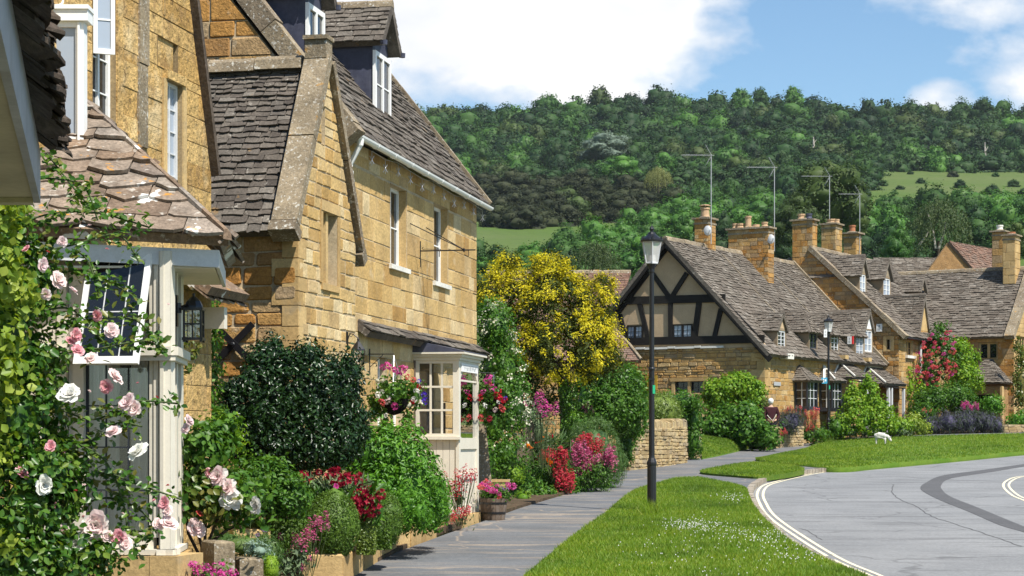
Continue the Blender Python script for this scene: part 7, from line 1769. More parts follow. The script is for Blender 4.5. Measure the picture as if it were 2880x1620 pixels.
BK2 = basket('hanging basket of magenta and red petunias right of the boarded porch', 1392, 1120, 56, 32.8, W(1388, 1052, 32.7), [(1372,1066,30,'magenta'),(1385,1092,26,'magenta'),(1358,1102,20,'magenta'),(1398,1112,24,'red'),(1410,1120,22,'red'),(1418,1126,20,'red'),(1412,1148,24,'coral'),(1355,1175,22,'coral'),(1376,1178,20,'crimson'),(1392,1152,16,'blush'),(1365,1140,16,'whiterose'),(1420,1120,14,'blue'),(1402,1130,12,'whiterose'),(1348,1118,20,'red'),(1405,1100,14,'red'),(1378,1080,14,'valred')], [(28,50,20,40),(-18,40,16,34)])
part(BK2, 'bracket', 'black', lambda m: (m.tube([hk2, W(1396, 1050, 32.7)], .008, 5), m.tube([hk2-Vector((0,0,.15)), hk2+Vector((0,0,.04))], .009, 5)))
# flowers in the barrel
o = thing('bedding_plants', 'pink red and orange bedding flowers filling the barrel', 'flowers', bp + Vector((0,0,.33)))
V, Fc = foliage([blob(1385, 1385, 32.4, 36, 22, .2), blob(1415, 1390, 32.4, 22, 16, .15)], 700, 90, .04, .05, ratio=.6, core=.7, up=.3); link_mesh('foliage', V, Fc, M['lf_mid'], o)
heads(o, [(1358,1362,16),(1372,1358,14),(1370,1372,18),(1385,1378,18),(1392,1380,16),(1376,1380,16),(1402,1388,14),(1398,1365,14)], BALL, 'magenta', 32.1, .09); heads(o, [(1352,1370,16),(1366,1352,14),(1404,1398,12),(1380,1362,12)], BALL, 'coral', 32.1, .09); heads(o, [(1440,1368,20),(1430,1362,14)], BALL, 'magenta', 32.3, .09); heads(o, [(1412,1374,12),(1424,1378,14)], BALL, 'purple', 32.3, .09)

# ---------------------------------------------------------------- middle distance
CB = [blob(1395, 930, 36.5, 55, 75, .5), blob(1410, 1040, 36.5, 65, 90, .5), blob(1440, 1130, 36.5, 50, 90, .5), blob(1385, 1190, 36, 48, 90, .5), blob(1420, 1280, 36, 55, 70, .5), blob(1370, 1300, 35.5, 30, 60, .4), blob(1380, 880, 37, 38, 40, .4)]
CW = thing('climbing_hydrangea', 'tall dark climber with cream blossom behind the boarded porch', 'climber', GD(1405, 36.5))
V, Fc = foliage(CB, 6500, 600, .075, .075, ratio=.55, fold=.3, core=.64, up=.1); link_mesh('foliage', V, Fc, M['lf_mid'], CW)
V, Fc = foliage(CB, 900, 210, .05, .05, ratio=.55, core=0, shell=(1.0, 1.12), nrand=.5); link_mesh('young_foliage', V, Fc, M['lf_mid'], CW)
V, Fc = foliage([(b[0], b[1], b[2], b[3]*1.03, b[4], b[5]*1.03) for b in CB[:3]] + [CB[6]], 800, 60, .06, .045, ratio=.9, core=0, shell=(1.0, 1.12), up=.2, nrand=.6); fl = link_mesh('blossom', V, Fc, PT['cream'], CW)
V, Fc = foliage(CB[3:6], 110, 18, .05, .05, ratio=.9, core=0, shell=(1.0, 1.12), up=.2); link_mesh('blossom', V, Fc, PT['cream'], CW)

YB = [(1425,800,46,70,47), (1392,860,52,90,46.5), (1455,880,70,100,46), (1530,800,50,60,46.5), (1560,870,90,110,45.5), (1640,900,80,100,46), (1700,860,34,60,46), (1680,960,66,80,45.5), (1590,980,120,90,45), (1480,1000,70,90,46), (1720,1010,26,40,45.5), (1620,820,40,40,46.5), (1700,800,24,26,46.2), (1660,1040,50,40,45.5), (1530,1090,80,100,46), (1465,1080,60,110,46.4), (1572,760,28,30,46.5), (1520,745,24,26,46.5), (1428,740,30,26,46.8)]
YW = thing('golden_yew', 'broad golden yew tree with yellow shoots between the houses', 'tree', GD(1560, 46))
yb = [blob(x, y, D, rx*.93, ry*.93, .8) for x, y, rx, ry, D in YB]
V, Fc = foliage(yb, 30000, 1500, .13, .085, ratio=.45, fold=.3, core=0, shell=(.25, .98), up=.1); link_mesh('crown', V, Fc, M['lf_yew_in'], YW)['label'] = 'inner dark green foliage'
yo = [blob(x, y, D, rx*1.0, ry*1.0, .85) for x, y, rx, ry, D in YB if y < 990]
V, Fc = foliage(yo, 27000, 640, .078, .074, ratio=.42, fold=.3, core=0, shell=(.98, 1.17), up=.85, nrand=.55, grow=(0,0,1), gk=.9); 
link_mesh('crown', V, Fc, M['lf_yew'], YW)['label'] = 'golden yellow shoot tips'
mb = MB(); mb.tube([GD(1600, 45.5), W(1595, 1150, 45.5), W(1580, 1040, 45.6)], [.22, .17, .14], 9); mb.tube([W(1580, 1060, 45.6), W(1520, 960, 45.8), W(1450, 870, 46)], [.13, .09, .05], 7); mb.tube([W(1585, 1050, 45.6), W(1640, 960, 45.8), W(1690, 880, 46)], [.12, .08, .04], 7); mb.build('trunk', M['bark'], YW)
shrub('ivy_column', 'bright ivy covering the trunk below the golden yew', 'ivy', [blob(1600, 1120, 44.9, 26, 70, .28), blob(1602, 1220, 44.8, 28, 60, .28), blob(1625, 1190, 44.4, 30, 36, .2)], 3600, 420, .04, .055, 'lf_ivy', None, GD(1600, 44.8), ratio=.8, core=.4)
shrub('dark_hedge', 'rounded dark green hedge left of the lamp post', 'hedge', [blob(1690, 1090, 50, 70, 70, .9), blob(1755, 1100, 50, 60, 75, .9), blob(1720, 1150, 49.6, 95, 75, .9), blob(1785, 1160, 50, 30, 70, .6), blob(1650, 1140, 49.5, 40, 80, .6)], 15000, 1200, .08, .09, 'lf_mid', None, GD(1720, 50), ratio=.55, core=.68, up=.35)
FBs = [blob(1670, 1270, 42.6, 72, 92, .7), blob(1700, 1310, 42.6, 58, 66, .6), blob(1645, 1250, 42.6, 45, 60, .5)]
shrub('feathery_bush', 'feathery grey green bush bulging over the pavement', 'shrub', FBs, 12000, 900, .05, .11, 'lf_blade', None, GD(1680, 42.6), ratio=.09, fold=.1, core=.68, shell=(.9, 1.08), up=.3, nrand=.5, grow=(.3, 0, 1), gk=1.5)
c7 = lambda x, y: (1340+x*.2277, 1150+y*.2277)
def rnd_heads(rects, n, s0, s1):
    out = []
    for _ in range(n):
        x0, y0, x1, y1 = random.choices(rects, [max((r[2]-r[0])*(r[3]-r[1]), 1) for r in rects])[0]; out.append((*c7(random.uniform(x0, x1), random.uniform(y0, y1)), 1.35*random.uniform(s0, s1)))
    return out
valerian('bright red valerian in a tall spill at the pavement edge', [blob(1545, 1345, 40.4, 62, 62, .5), blob(1500, 1360, 40.4, 60, 66, .5), blob(1580, 1370, 40.2, 40, 44, .4)], rnd_heads([(950,560,1110,900),(980,800,1200,1000),(780,530,900,680),(1060,520,1110,700)], 88, 12, 20), 'valred', 39.8, .1, 'lf_mid', 3200, L=.085)
valerian('dark red valerian at the back against the feathery bush', None, rnd_heads([(1240,340,1400,440),(1330,380,1560,560),(1400,520,1460,600)], 40, 11, 17), 'valred', 41.6, .1, basepx=1650)
valerian('pink valerian clump between the red valerian and the feathery bush', [blob(1665, 1335, 41, 62, 50, .5), blob(1620, 1350, 40.8, 40, 44, .4)], rnd_heads([(1100,460,1330,660),(1200,620,1330,860),(1340,560,1450,760),(1480,560,1640,690),(1600,500,1710,680),(1640,720,1710,840)], 88, 11, 20), 'valpink', 40.7, .1, 'lf_mid', 2200, L=.08)
PO_ = thing('orange_poppy', 'three orange poppies over grassy blue green leaves', 'poppy', GD(1525, 40))
straps((1495, 1605), 1330, 1225, 40.6, 520, .42, .045, 'lf_blade', PO_, .6)
for x, y, s in ((1524,1240,26),(1484,1259,24),(1541,1301,22),(1550,1306,16)): put(PO_, random.choice(POP), 'bloom', W(x, y, 39.6), (rad(40), .2, x), s/F*40, PT['orange'])
for x, y, s in ((1512,1249,16),(1548,1227,14)): put(PO_, random.choice(POP), 'bloom', W(x, y, 39.7), (rad(60), .2, x), s/F*40, PT['red'])
shrub('leafy_border', 'leafy low border plants right of the barrel', 'border plant', [blob(1470, 1390, 39.0, 55, 44, .4), blob(1520, 1400, 39.2, 50, 36, .4), blob(1445, 1340, 39.4, 36, 44, .4)], 4200, 380, .06, .075, 'lf_mid', None, GD(1490, 39), ratio=.5, core=.68, up=.35)
shrub('lime_plant', 'yellow lime leaved plant behind the barrel', 'plant', [blob(1442, 1335, 38, 34, 30, .25), blob(1470, 1400, 37.6, 26, 18, .2)], 800, 110, .04, .045, 'lf_lime', None, GD(1445, 38), ratio=.5, core=.7, up=.4)
valerian('tall pink flower spikes below the cream blossom climber', [blob(1500, 1210, 38.5, 56, 60, .5), blob(1490, 1170, 38.5, 30, 40, .3)], [(1524,1108,18),(1522,1122,20),(1540,1142,24),(1546,1156,24),(1534,1160,22),(1510,1120,18),(1506,1138,18),(1520,1156,20),(1564,1150,20),(1560,1165,16),(1477,1146,18),(1476,1106,14),(1515,1148,16),(1528,1170,16)], 'magenta', 38, .14, 'lf_grey', 900, L=.09)
valerian('pale pink flower heads before the dark hedge', None, [(1640,1148,16),(1652,1142,16),(1664,1150,14),(1648,1158,14),(1670,1158,12)], 'valpink', 46, .12, basepx=1655)
shrub('ivy', 'ivy hanging over the curved wall left of the lamp post', 'ivy', [blob(1766, 1205, 51.0, 40, 40, .4), blob(1764, 1262, 50.6, 24, 50, .25), blob(1806, 1195, 52, 22, 26, .3)], 1900, 220, .055, .075, 'lf_mid', None, GD(1775, 51.2), ratio=.7, core=.68)
shrub('pale_hedge', 'smooth pale green clipped hedge behind the curved wall', 'hedge', [blob(1850, 1160, 57, 66, 56, 1.0)], 8000, 800, .04, .06, 'lf_box_l', None, GD(1850, 57), ratio=.4, core=.93, shell=(.96, 1.03))
shrub('ivy', 'ivy covering the gate pier right of the lamp post', 'ivy', [blob(1910, 1130, 57.5, 60, 30, .6), blob(1945, 1180, 58, 32, 60, .5), blob(1950, 1240, 58, 24, 50, .4), blob(1900, 1160, 57.5, 30, 40, .5)], 3400, 380, .07, .085, 'lf_mid', None, GD(1940, 58), ratio=.7, core=.68)

# ---------------------------------------------------------------- gardens of the far row
shrub('vine', 'leafy vine on the stone gable right of its small window', 'vine', [blob(2060, 1092, 69.3, 56, 36, .6), blob(2112, 1105, 69.3, 34, 34, .5), blob(2010, 1112, 69.3, 32, 36, .5), blob(2085, 1075, 69.4, 28, 22, .4)], 6000, 520, .11, .125, 'lf_lime', None, GD(2065, 69.5), ratio=.7, core=.68, up=.3)
shrub('rhubarb_bed', 'dense broad leaved plants around the low grey garden wall', 'shrub', [blob(2010, 1195, 66.3, 45, 32, .7), blob(2070, 1180, 66.5, 60, 45, .8), blob(2105, 1208, 66.0, 48, 42, .8), blob(2160, 1228, 65.5, 30, 30, .6), blob(2100, 1165, 67.2, 40, 28, .6)], 7500, 640, .11, .145, 'lf_mid', None, GD(2090, 66.3), ratio=.7, core=.68, up=.4)
shrub('bronze_shrub', 'small bronze shrub at the cottage corner', 'shrub', [blob(2148, 1140, 69.2, 18, 26, .4)], 400, 60, .08, .1, 'lf_rose_red', None, GD(2148, 69.2), ratio=.6, core=.7)
shrub('grey_bush', 'grey feathery bush below the first cottage bay', 'shrub', [blob(2225, 1185, 69.6, 34, 36, .5), blob(2205, 1195, 69.4, 22, 26, .4)], 1800, 180, .08, .14, 'lf_lav', None, GD(2222, 69.6), ratio=.14, core=.68, grow=(0,0,1), gk=1.2)
valerian('pale pink valerian against the wall between the cottage bays', [blob(2290, 1220, 72.0, 32, 22, .4)], [(2264+random.uniform(0, 38), 1150+random.uniform(0, 62), random.uniform(8, 13)) for _ in range(46)], 'coral', 71.6, .15, 'lf_mid', 500, L=.12)
valerian('pink and red flowers over the grey feathery bush', None, [(2204+random.uniform(0, 50), 1144+random.uniform(0, 22), random.uniform(7, 11)) for _ in range(26)], 'coral', 69.4, .13, basepx=2226)
valerian('pink flowers on the low edging wall by the lane', None, [(2194+random.uniform(0, 18), 1205+random.uniform(0, 22), random.uniform(7, 11)) for _ in range(18)], 'coral', 68.6, .13, basepx=2202)
CG = [blob(2400, 1150, 75, 30, 50, .6), blob(2445, 1130, 75.4, 32, 56, .6), blob(2425, 1185, 74.8, 50, 36, .6), blob(2480, 1195, 75.2, 40, 30, .6), blob(2375, 1195, 74.6, 34, 30, .5), blob(2525, 1198, 75.6, 40, 26, .5), blob(2440, 1078, 75.5, 16, 26, .3), blob(2395, 1095, 75.3, 14, 26, .3), blob(2490, 1150, 75.5, 20, 24, .3)]
shrub('climbing_shrub', 'tall bright climbing shrub in front of the cottage canopies', 'shrub', CG, 6500, 420, .10, .12, 'lf_lime', None, GD(2430, 75), ratio=.65, core=.45, up=.3)
shrub('border_shrub', 'low green border shrub at the foot of the far lamp post', 'shrub', [blob(2270, 1225, 71.8, 34, 16, .4), blob(2350, 1205, 74.4, 30, 34, .5), blob(2310, 1222, 73.2, 26, 14, .4)], 1500, 150, .1, .11, 'lf_mid', None, GD(2330, 73.6), ratio=.55, core=.68)
shrub('border_shrub', 'yellow flowering border shrub left of the lavender', 'shrub', [blob(2560, 1195, 76.4, 40, 30, .5), blob(2590, 1205, 76.6, 26, 22, .4)], 1500, 150, .09, .1, 'lf_hop', None, GD(2565, 76.5), ratio=.55, core=.68)
shrub('border_shrub', 'low leafy edging along the lane below the climbing shrub', 'shrub', [blob(2380, 1218, 74.6, 34, 12, .3), blob(2450, 1216, 75, 40, 14, .3), blob(2530, 1214, 75.6, 40, 14, .3)], 1500, 150, .07, .09, 'lf_grey', None, GD(2450, 75), ratio=.55, core=.68)
valerian('small purple cushion flower at the lane edge', None, [(2526+random.uniform(0, 22), 1214+random.uniform(-8, 8), 9) for _ in range(16)], 'magenta', 75.6, .15, basepx=2536, name='cushion_flower', cat='flowers')
tuft = lambda x, y, D, n, h, lab: meta(link_mesh('grass_tuft', *blades(np.array([np.array(W(x+random.gauss(0, 9), y, D+random.gauss(0, .12))) for _ in range(n)]), h, .03), M['blade'], None, W(x, y, D)), lab, 'grass tuft', 'grass tufts at lamp posts')
tuft(2330, 1243, 74.2, 160, .30, 'grass tuft round the foot of the far lamp post')
meta(link_mesh('grass_tuft', *blades(np.array([np.array(G(1833+random.gauss(0, 16), 1443+random.gauss(0, 3), .03)) for _ in range(420)]), .20, .012), M['blade'], None, G(1833, 1443)), 'long grass tuft round the foot of the near lamp post', 'grass tuft', 'grass tufts at lamp posts')
# climbing red rose on the tall house
RR = thing('climbing_rose', 'climbing rose full of red pink blooms on the tall stone house', 'climbing rose', GD(2630, 83))
RRb = [blob(2640, 960, 83.2, 30, 46, .5), blob(2615, 1030, 82.8, 46, 46, .5), blob(2660, 1020, 82.8, 44, 56, .5), blob(2625, 1085, 82.6, 40, 40, .5), blob(2590, 1075, 82.6, 24, 44, .4), blob(2648, 925, 83.3, 18, 24, .3)]
V, Fc = foliage(RRb, 2600, 210, .12, .13, ratio=.6, core=.4, up=.2); link_mesh('foliage', V, Fc, M['lf_mid'], RR)
hp_ = []
while len(hp_) < 92:
    x, y = random.uniform(2575, 2690), random.uniform(925, 1085)
    if abs((y-925)-(2645-x)*1.3 - 60) < 110: hp_.append((x, y, random.uniform(7, 15)))
heads(RR, hp_[:46], BALL, 'climbred', 82.1, .15, 'bloom', .25); heads(RR, hp_[46:72], BALL, 'coral', 82.1, .15, 'bloom', .25); heads(RR, hp_[72:], BALL, 'magenta', 82.1, .15, 'bloom', .25)
shrub('wall_creeper', 'sparse creeper on the tall house wall left of the red climbing rose', 'creeper', [blob(2560, 1085, 81.6, 14, 60, .3), blob(2575, 1120, 81.5, 22, 50, .4)], 800, 110, .1, .11, 'lf_lime', None, GD(2565, 81.6), ratio=.6, core=.3)
shrub('garden_shrub', 'bright green shrub right of the red climbing rose', 'shrub', [blob(2700, 985, 83.6, 26, 34, .5), blob(2722, 1010, 83.4, 26, 30, .5), blob(2705, 1060, 83, 36, 50, .6), blob(2740, 1070, 83, 20, 34, .4), blob(2745, 1010, 83.4, 12, 16, .3)], 4600, 300, .11, .12, 'lf_lime', None, GD(2710, 83), ratio=.6, core=.45)
shrub('garden_shrub', 'mixed green and bronze shrubs behind the lavender', 'shrub', [blob(2620, 1130, 80, 50, 34, .7), blob(2680, 1120, 80.4, 60, 40, .8), blob(2595, 1165, 79, 36, 30, .6), blob(2715, 1140, 80, 36, 26, .6)], 6500, 540, .11, .12, 'lf_mid', None, GD(2650, 80), ratio=.55, core=.68)
shrub('garden_shrub', 'small vivid green shrub by the hipped porch', 'shrub', [blob(2792, 1140, 80, 32, 30, .6)], 1300, 130, .08, .1, 'lf_laurel', None, GD(2792, 80), ratio=.5, core=.68)
shrub('garden_shrub', 'green shrub at the right edge above the low wall', 'shrub', [blob(2870, 1185, 79.5, 40, 26, .6), blob(2850, 1195, 79.3, 22, 20, .4)], 1200, 120, .09, .11, 'lf_laurel', None, GD(2865, 79.5), ratio=.5, core=.68)
shrub('wall_creeper', 'flowering creeper on the house corner at the right edge', 'creeper', [blob(2872, 1090, 82.2, 24, 90, .4), blob(2862, 970, 83.6, 10, 22, .2), blob(2880, 1010, 82.5, 18, 40, .3)], 1700, 190, .1, .12, 'lf_rose_red', None, GD(2872, 82.2), ratio=.6, core=.6)
LVb = [blob(2620, 1200, 77.8, 34, 26, .5), blob(2665, 1190, 77.8, 40, 32, .6), blob(2715, 1188, 78.0, 42, 34, .6), blob(2765, 1190, 78.2, 40, 32, .6), blob(2800, 1198, 78.2, 24, 26, .5)]
shrub('lavender_hedge', 'long dark mound of lavender along the lane', 'lavender', LVb, 7000, 620, .09, .20, 'lf_lav', None, GD(2700, 78), ratio=.10, fold=.1, core=.68, up=.3, nrand=.45, grow=(0,0,1), gk=1.8)
valerian('pink flowers standing behind the lavender hedge', None, [(2704+random.uniform(0, 48), 1134+random.uniform(0, 18), random.uniform(9, 13)) for _ in range(40)], 'magenta', 79.0, .16, basepx=2728)
valerian('pink flowers behind the left end of the lavender', None, [(2700+random.uniform(-110, -80), 1150+random.uniform(0, 12), 9) for _ in range(10)], 'coral', 78.6, .14, basepx=2605)
# ---------------------------------------------------------------- the woods on the hill
hl = lambda *c: list(c)
HM = {
 'dark':  leafm('dark_broadleaf', hl((.010,.028,.009),(.017,.042,.012),(.028,.064,.018)), .25, .6, .2, .32),
 'mid':   leafm('mid_broadleaf', hl((.021,.054,.013),(.035,.080,.018),(.055,.112,.026)), .3, .6, .2, .34),
 'bright':leafm('bright_broadleaf', hl((.030,.090,.014),(.052,.135,.020),(.085,.185,.028)), .28, .55, .3, .2),
 'olive': leafm('olive_broadleaf', hl((.024,.046,.010),(.042,.070,.015),(.068,.100,.022)), .22, .6, .25, .2),
 'haw':   leafm('brown_hawthorn', hl((.017,.024,.010),(.028,.036,.014),(.044,.050,.020)), .15, .7, .2, .2),
 'silver':leafm('silver_willow_leaf', hl((.10,.15,.10),(.15,.20,.14),(.20,.26,.19)), .2, .6, .25, .15),
 'gold':  leafm('yellow_willow_leaf', hl((.13,.15,.04),(.18,.19,.055),(.22,.22,.08)), .25, .6, .25, .1),
 'birch': leafm('birch_leaf', hl((.030,.058,.016),(.055,.088,.024),(.085,.115,.035)), .25, .6, .25, .1)}
def crown_mesh(name, seed, kind='round', n=4200, L=.074):
    global rng
    keep = rng; rng = np.random.default_rng(seed); rs = random.Random(seed); B = []
    if kind == 'round':
        B.append((0, 0, .95, .62, .62, .70))
        for i in range(11):
            a = i*2.4+rs.uniform(-.4, .4); t = .08+.92*i/10; r = .60*math.sin(t*1.9)**.7
            s = rs.uniform(.30, .46); B.append((r*math.cos(a), r*math.sin(a), .45+1.25*(1-t)+rs.uniform(-.08, .08), s, s, s*rs.uniform(.75, 1.0)))
        V, Fc = foliage(B, n, 330, .070, L, ratio=.75, fold=.2, core=.80, shell=(.90, 1.03), up=.2, nrand=.34)
    elif kind == 'tall':
        for i in range(14):
            z = .3+1.6*i/13; r = .55*math.sin(min(1, (2.0-z)/1.3)*1.57); a = rs.uniform(0, 6.28); s = rs.uniform(.24, .36)
            B.append((r*.7*math.cos(a), r*.7*math.sin(a), z, s, s, s*1.1))
        B.append((0, 0, 1.0, .45, .45, .8)); V, Fc = foliage(B, n, 300, .065, L, ratio=.75, core=.80, shell=(.90, 1.03), up=.2, nrand=.34)
    elif kind == 'weep':
        parts = []
        P, Nn = [], []
        for i in range(230):
            a = rs.uniform(0, 6.28); r = rs.uniform(.1, .95); z0 = .7+1.25*math.sqrt(max(1-r*r, 0))*rs.uniform(.75, 1.0); ln = rs.uniform(.4, 1.1)*min(z0, 1.2)
            x, y = r*math.cos(a), r*math.sin(a)
            for k in range(24): t = k/24; P.append((x*(1+.12*t)+rs.gauss(0, .02), y*(1+.12*t)+rs.gauss(0, .02), z0-ln*t)); Nn.append((rs.gauss(0, .6)+math.cos(a)*.6, rs.gauss(0, .6)+math.sin(a)*.6, .3))
        V, Fc = leaf_quads(np.array(P), unit(np.array(Nn)), .075, .45, .2, 'diamond', (0, 0, -1), 1.6)
    t = []
    for j in range(5):
        z = -1.2+j*.45; r = .075*(1-j*.1)
        for k in range(6): t.append((r*math.cos(k*1.047), r*math.sin(k*1.047), z))
    tf = [(j*6+k, j*6+(k+1) % 6, j*6+6+(k+1) % 6, j*6+6+k) for j in range(4) for k in range(6)]
    b = len(V); V = np.concatenate([V, np.array(t)]); nf = len(Fc); Fc = np.concatenate([Fc, np.array(tf)+b]).astype(np.int32)
    me = bpy.data.meshes.new(name); me.vertices.add(len(V)); me.vertices.foreach_set('co', V.astype(np.float32).ravel())
    me.loops.add(Fc.size); me.loops.foreach_set('vertex_index', Fc.ravel()); me.polygons.add(len(Fc))
    me.polygons.foreach_set('loop_start', np.arange(0, Fc.size, 4, dtype=np.int32)); me.polygons.foreach_set('loop_total', np.full(len(Fc), 4, dtype=np.int32))
    me.polygons.foreach_set('material_index', np.array([0]*nf+[1]*len(tf), dtype=np.int32)); me.update(calc_edges=True)
    me.materials.append(HM['mid']); me.materials.append(M['bark']); rng = keep
    return me
ROUND = [crown_mesh('broadleaf_tree', s) for s in range(31, 37)]
TALL = [crown_mesh('broadleaf_tree', s, 'tall') for s in (41, 42)]
WEEP = [crown_mesh('weeping_tree', 51, 'weep')]
BIG = [crown_mesh('broadleaf_tree', 61, 'round', 9000, .055), crown_mesh('broadleaf_tree', 62, 'round', 7000, .06)]
LBL = {'dark': 'dark green broadleaf tree', 'mid': 'mid green broadleaf tree', 'bright': 'bright green leafy tree', 'olive': 'olive green broadleaf tree', 'haw': 'dark brownish hawthorn tree', 'silver': 'silvery willow tree', 'gold': 'yellow green willow tree', 'birch': 'weeping birch tree'}
def tree(px, ytop, D, wpx, hpx, mat, label, group, meshes=ROUND, name=None):
    me = random.choice(meshes); s = wpx/2/F*D; sz = hpx/2/F*D; c = W(px, ytop, D); base = c.z - 2.0*sz
    o = bpy.data.objects.new(name or me.name, me); COL.objects.link(o); ORG[o.name] = Vector((c.x, D, base))
    o.location = (c.x, D, base); o.scale = (s, s, sz); o.rotation_euler = (0, 0, random.uniform(0, 6.28))
    o.material_slots[0].link = 'OBJECT'; o.material_slots[0].material = HM[mat]
    return meta(o, label, 'tree', group)
SKY_ = [(1120,312),(1170,297),(1300,285),(1420,286),(1480,288),(1540,270),(1650,274),(1750,252),(1800,254),(1900,257),(2000,266),(2100,262),(2200,258),(2290,276),(2350,285),(2410,274),(2480,294),(2560,282),(2640,294),(2700,290),(2800,296),(2880,302),(3060,312)]
skl = lambda px: float(np.interp(px, [p[0] for p in SKY_], [p[1] for p in SKY_]))
def Dbase(y):                                           # distance at which the hillside shows at a photo row
    lo, hi = 115., 715.
    for _ in range(30):
        m_ = (lo+hi)/2
        if HY - F*hill_a(m_) > y: lo = m_
        else: hi = m_
    return lo
def layer(D, x0, x1, step, topf, w, h, mats, where, group, skip=None):
    x = x0 + random.uniform(0, step*.6)
    while x < x1:
        t = topf(x) + random.uniform(-10, 12)
        m = random.choices(list(mats), list(mats.values()))[0]; ww = random.uniform(*w)*1.42; hh = ww*random.uniform(*h); d_ = D or Dbase(t+hh*.8)
        tree(x, t, d_*random.uniform(.985, 1.015), ww, hh, m, LBL[m] + ' ' + where, group, ROUND*2+TALL)
        x += step*random.uniform(.7, 1.3)
wood = {'dark': .52, 'mid': .30, 'olive': .10, 'bright': .08}; wood2 = {'dark': .36, 'mid': .40, 'olive': .10, 'bright': .14}
G1 = 'trees of the hill wood'
for i, (D, dy) in enumerate(((716, 0), (676, 30), (640, 62), (604, 92), (566, 122))):
    layer(D, 1130, 3060, 74, lambda x: skl(x)+dy, (92, 140), (.85, 1.15), wood if i < 4 else wood2, ('standing along the skyline of the ridge', 'just below the skyline of the ridge', 'in the upper hill wood', 'in the middle of the hill wood', 'in the lower hill wood')[i], G1)
layer(549, 2440, 3060, 70, lambda x: skl(x)+140, (90, 120), (.8, 1.0), wood2, 'at the lower edge of the hill wood', G1)
layer(525, 1180, 2450, 78, lambda x: skl(x)+150, (90, 130), (.85, 1.1), wood2, 'at the lower edge of the hill wood', G1)
layer(490, 1200, 2430, 80, lambda x: skl(x)+180, (86, 120), (.8, 1.05), wood2, 'above the hawthorns on the hillside', G1)
G2 = 'hawthorns on the hillside'
for D, y, x0, x1 in ((440, 492, 1330, 1960), (405, 520, 1350, 1900), (372, 552, 1370, 1800), (352, 580, 1400, 1640)):
    layer(D, x0, x1, 66, lambda x: y + (x-1600)*.03, (90, 130), (.62, .8), {'haw': .9, 'olive': .1}, 'in the brown thicket on the hillside', G2)
for D, y in ((436, 505), (408, 530), (380, 552), (352, 572)):
    layer(D, 1880, 2450, 74, lambda x: y + max(0, x-2250)*.08, (84, 120), (.8, 1.0), wood2, 'on the slope behind the chimneys', G1)
layer(460, 1240, 1340, 60, lambda x: 480, (80, 110), (.9, 1.1), wood2, 'behind the eaves of the dormer cottage', G1)
G3 = 'bright trees behind the village'
belt = lambda x: float(np.interp(x, [1320,1450,1560,1640,1750,1850,1950,2050,2150,2250,2350], [704,696,662,640,604,566,543,548,560,585,600]))
for D, dy in ((330, -6), (305, 20), (280, 48), (256, 80)):
    layer(None, 1320, 2330, 84, lambda x: belt(x)+dy, (105, 150), (.75, 1.0), {'bright': .62, 'mid': .38}, 'in the bright belt behind the cottages', G3)
rb = lambda x: float(np.interp(x, [2380,2450,2560,2620,2700,2760,2880,3000], [585,562,536,524,530,544,540,538]))
for D, dy in ((345, -14), (318, 12), (290, 42), (262, 78)):
    layer(None, 2400, 3040, 88, lambda x: rb(x)+dy, (110, 150), (.8, 1.05), {'bright': .35, 'mid': .45, 'dark': .2}, 'below the right hand meadow', G3)
for x, y, w in ((2480,505,44),(2530,520,36),(2590,500,40),(2640,530,46),(2700,505,50),(2745,540,40),(2790,520,56),(2850,505,44),(2600,540,30),(2820,545,46),(2460,470,50),(2680,480,40),(2880,530,50),(2560,480,30),(2800,485,28)):
    tree(x, y, Dbase(y+w*.66), w, w*.72, random.choice(['mid', 'haw', 'dark']), 'small scattered bush on the right hand meadow', 'bushes on the right hand meadow')
# the rest of the wood, too many crowns to count one by one, and its dark floor
def woodfill():
    PV, PF, b = [], [], 0; rs = random.Random(5)
    def put_(px, y, D, w, hh):
        nonlocal b
        me = rs.choice(FILL); v, f = me; s = w/2/F*D; sz = hh/2/F*D; c = W(px, y, D); a = rs.uniform(0, 6.28); ca, sa = math.cos(a), math.sin(a)
        V = np.stack([(v[:, 0]*ca-v[:, 1]*sa)*s+c.x, (v[:, 0]*sa+v[:, 1]*ca)*s+D, v[:, 2]*sz+c.z-2*sz], 1); PV.append(V); PF.append(f+b); b += len(V)
    for D, dy in ((728, 14), (696, 26), (658, 56), (622, 86), (584, 116), (546, 146)):
        x = 1120
        while x < 3060: put_(x, skl(x)+dy+rs.uniform(-8, 14), D*rs.uniform(.99, 1.01), rs.uniform(110, 165), rs.uniform(100, 140)); x += 62*rs.uniform(.7, 1.3)
    for D, dy in ((508, 172), (474, 200), (450, 225)):
        x = 1200
        while x < 2440: put_(x, skl(x)+dy+rs.uniform(-8, 14), D*rs.uniform(.99, 1.01), rs.uniform(90, 125), rs.uniform(80, 105)); x += 62*rs.uniform(.7, 1.3)
    return np.concatenate(PV), np.concatenate(PF)
FILL = []
for s_ in (71, 72, 73):
    me_ = crown_mesh('tmp_crown', s_, 'round', 1500, .125); n_ = len(me_.vertices); a_ = np.empty(n_*3, np.float32); me_.vertices.foreach_get('co', a_); f_ = np.empty(len(me_.loops), np.int32); me_.loops.foreach_get('vertex_index', f_); FILL.append((a_.reshape(-1, 3).astype(float), f_.reshape(-1, 4))); bpy.data.meshes.remove(me_)
HM['fill'] = leafm('mixed_wood_leaf', hl((.015,.038,.011),(.026,.060,.016),(.042,.084,.022)), .2, .6, .2, 0)
meta(link_mesh('woodland', *woodfill(), HM['fill'], None, (0, 0, 0)), 'dense mass of further tree crowns filling the hill wood', 'wood', None, 'stuff')
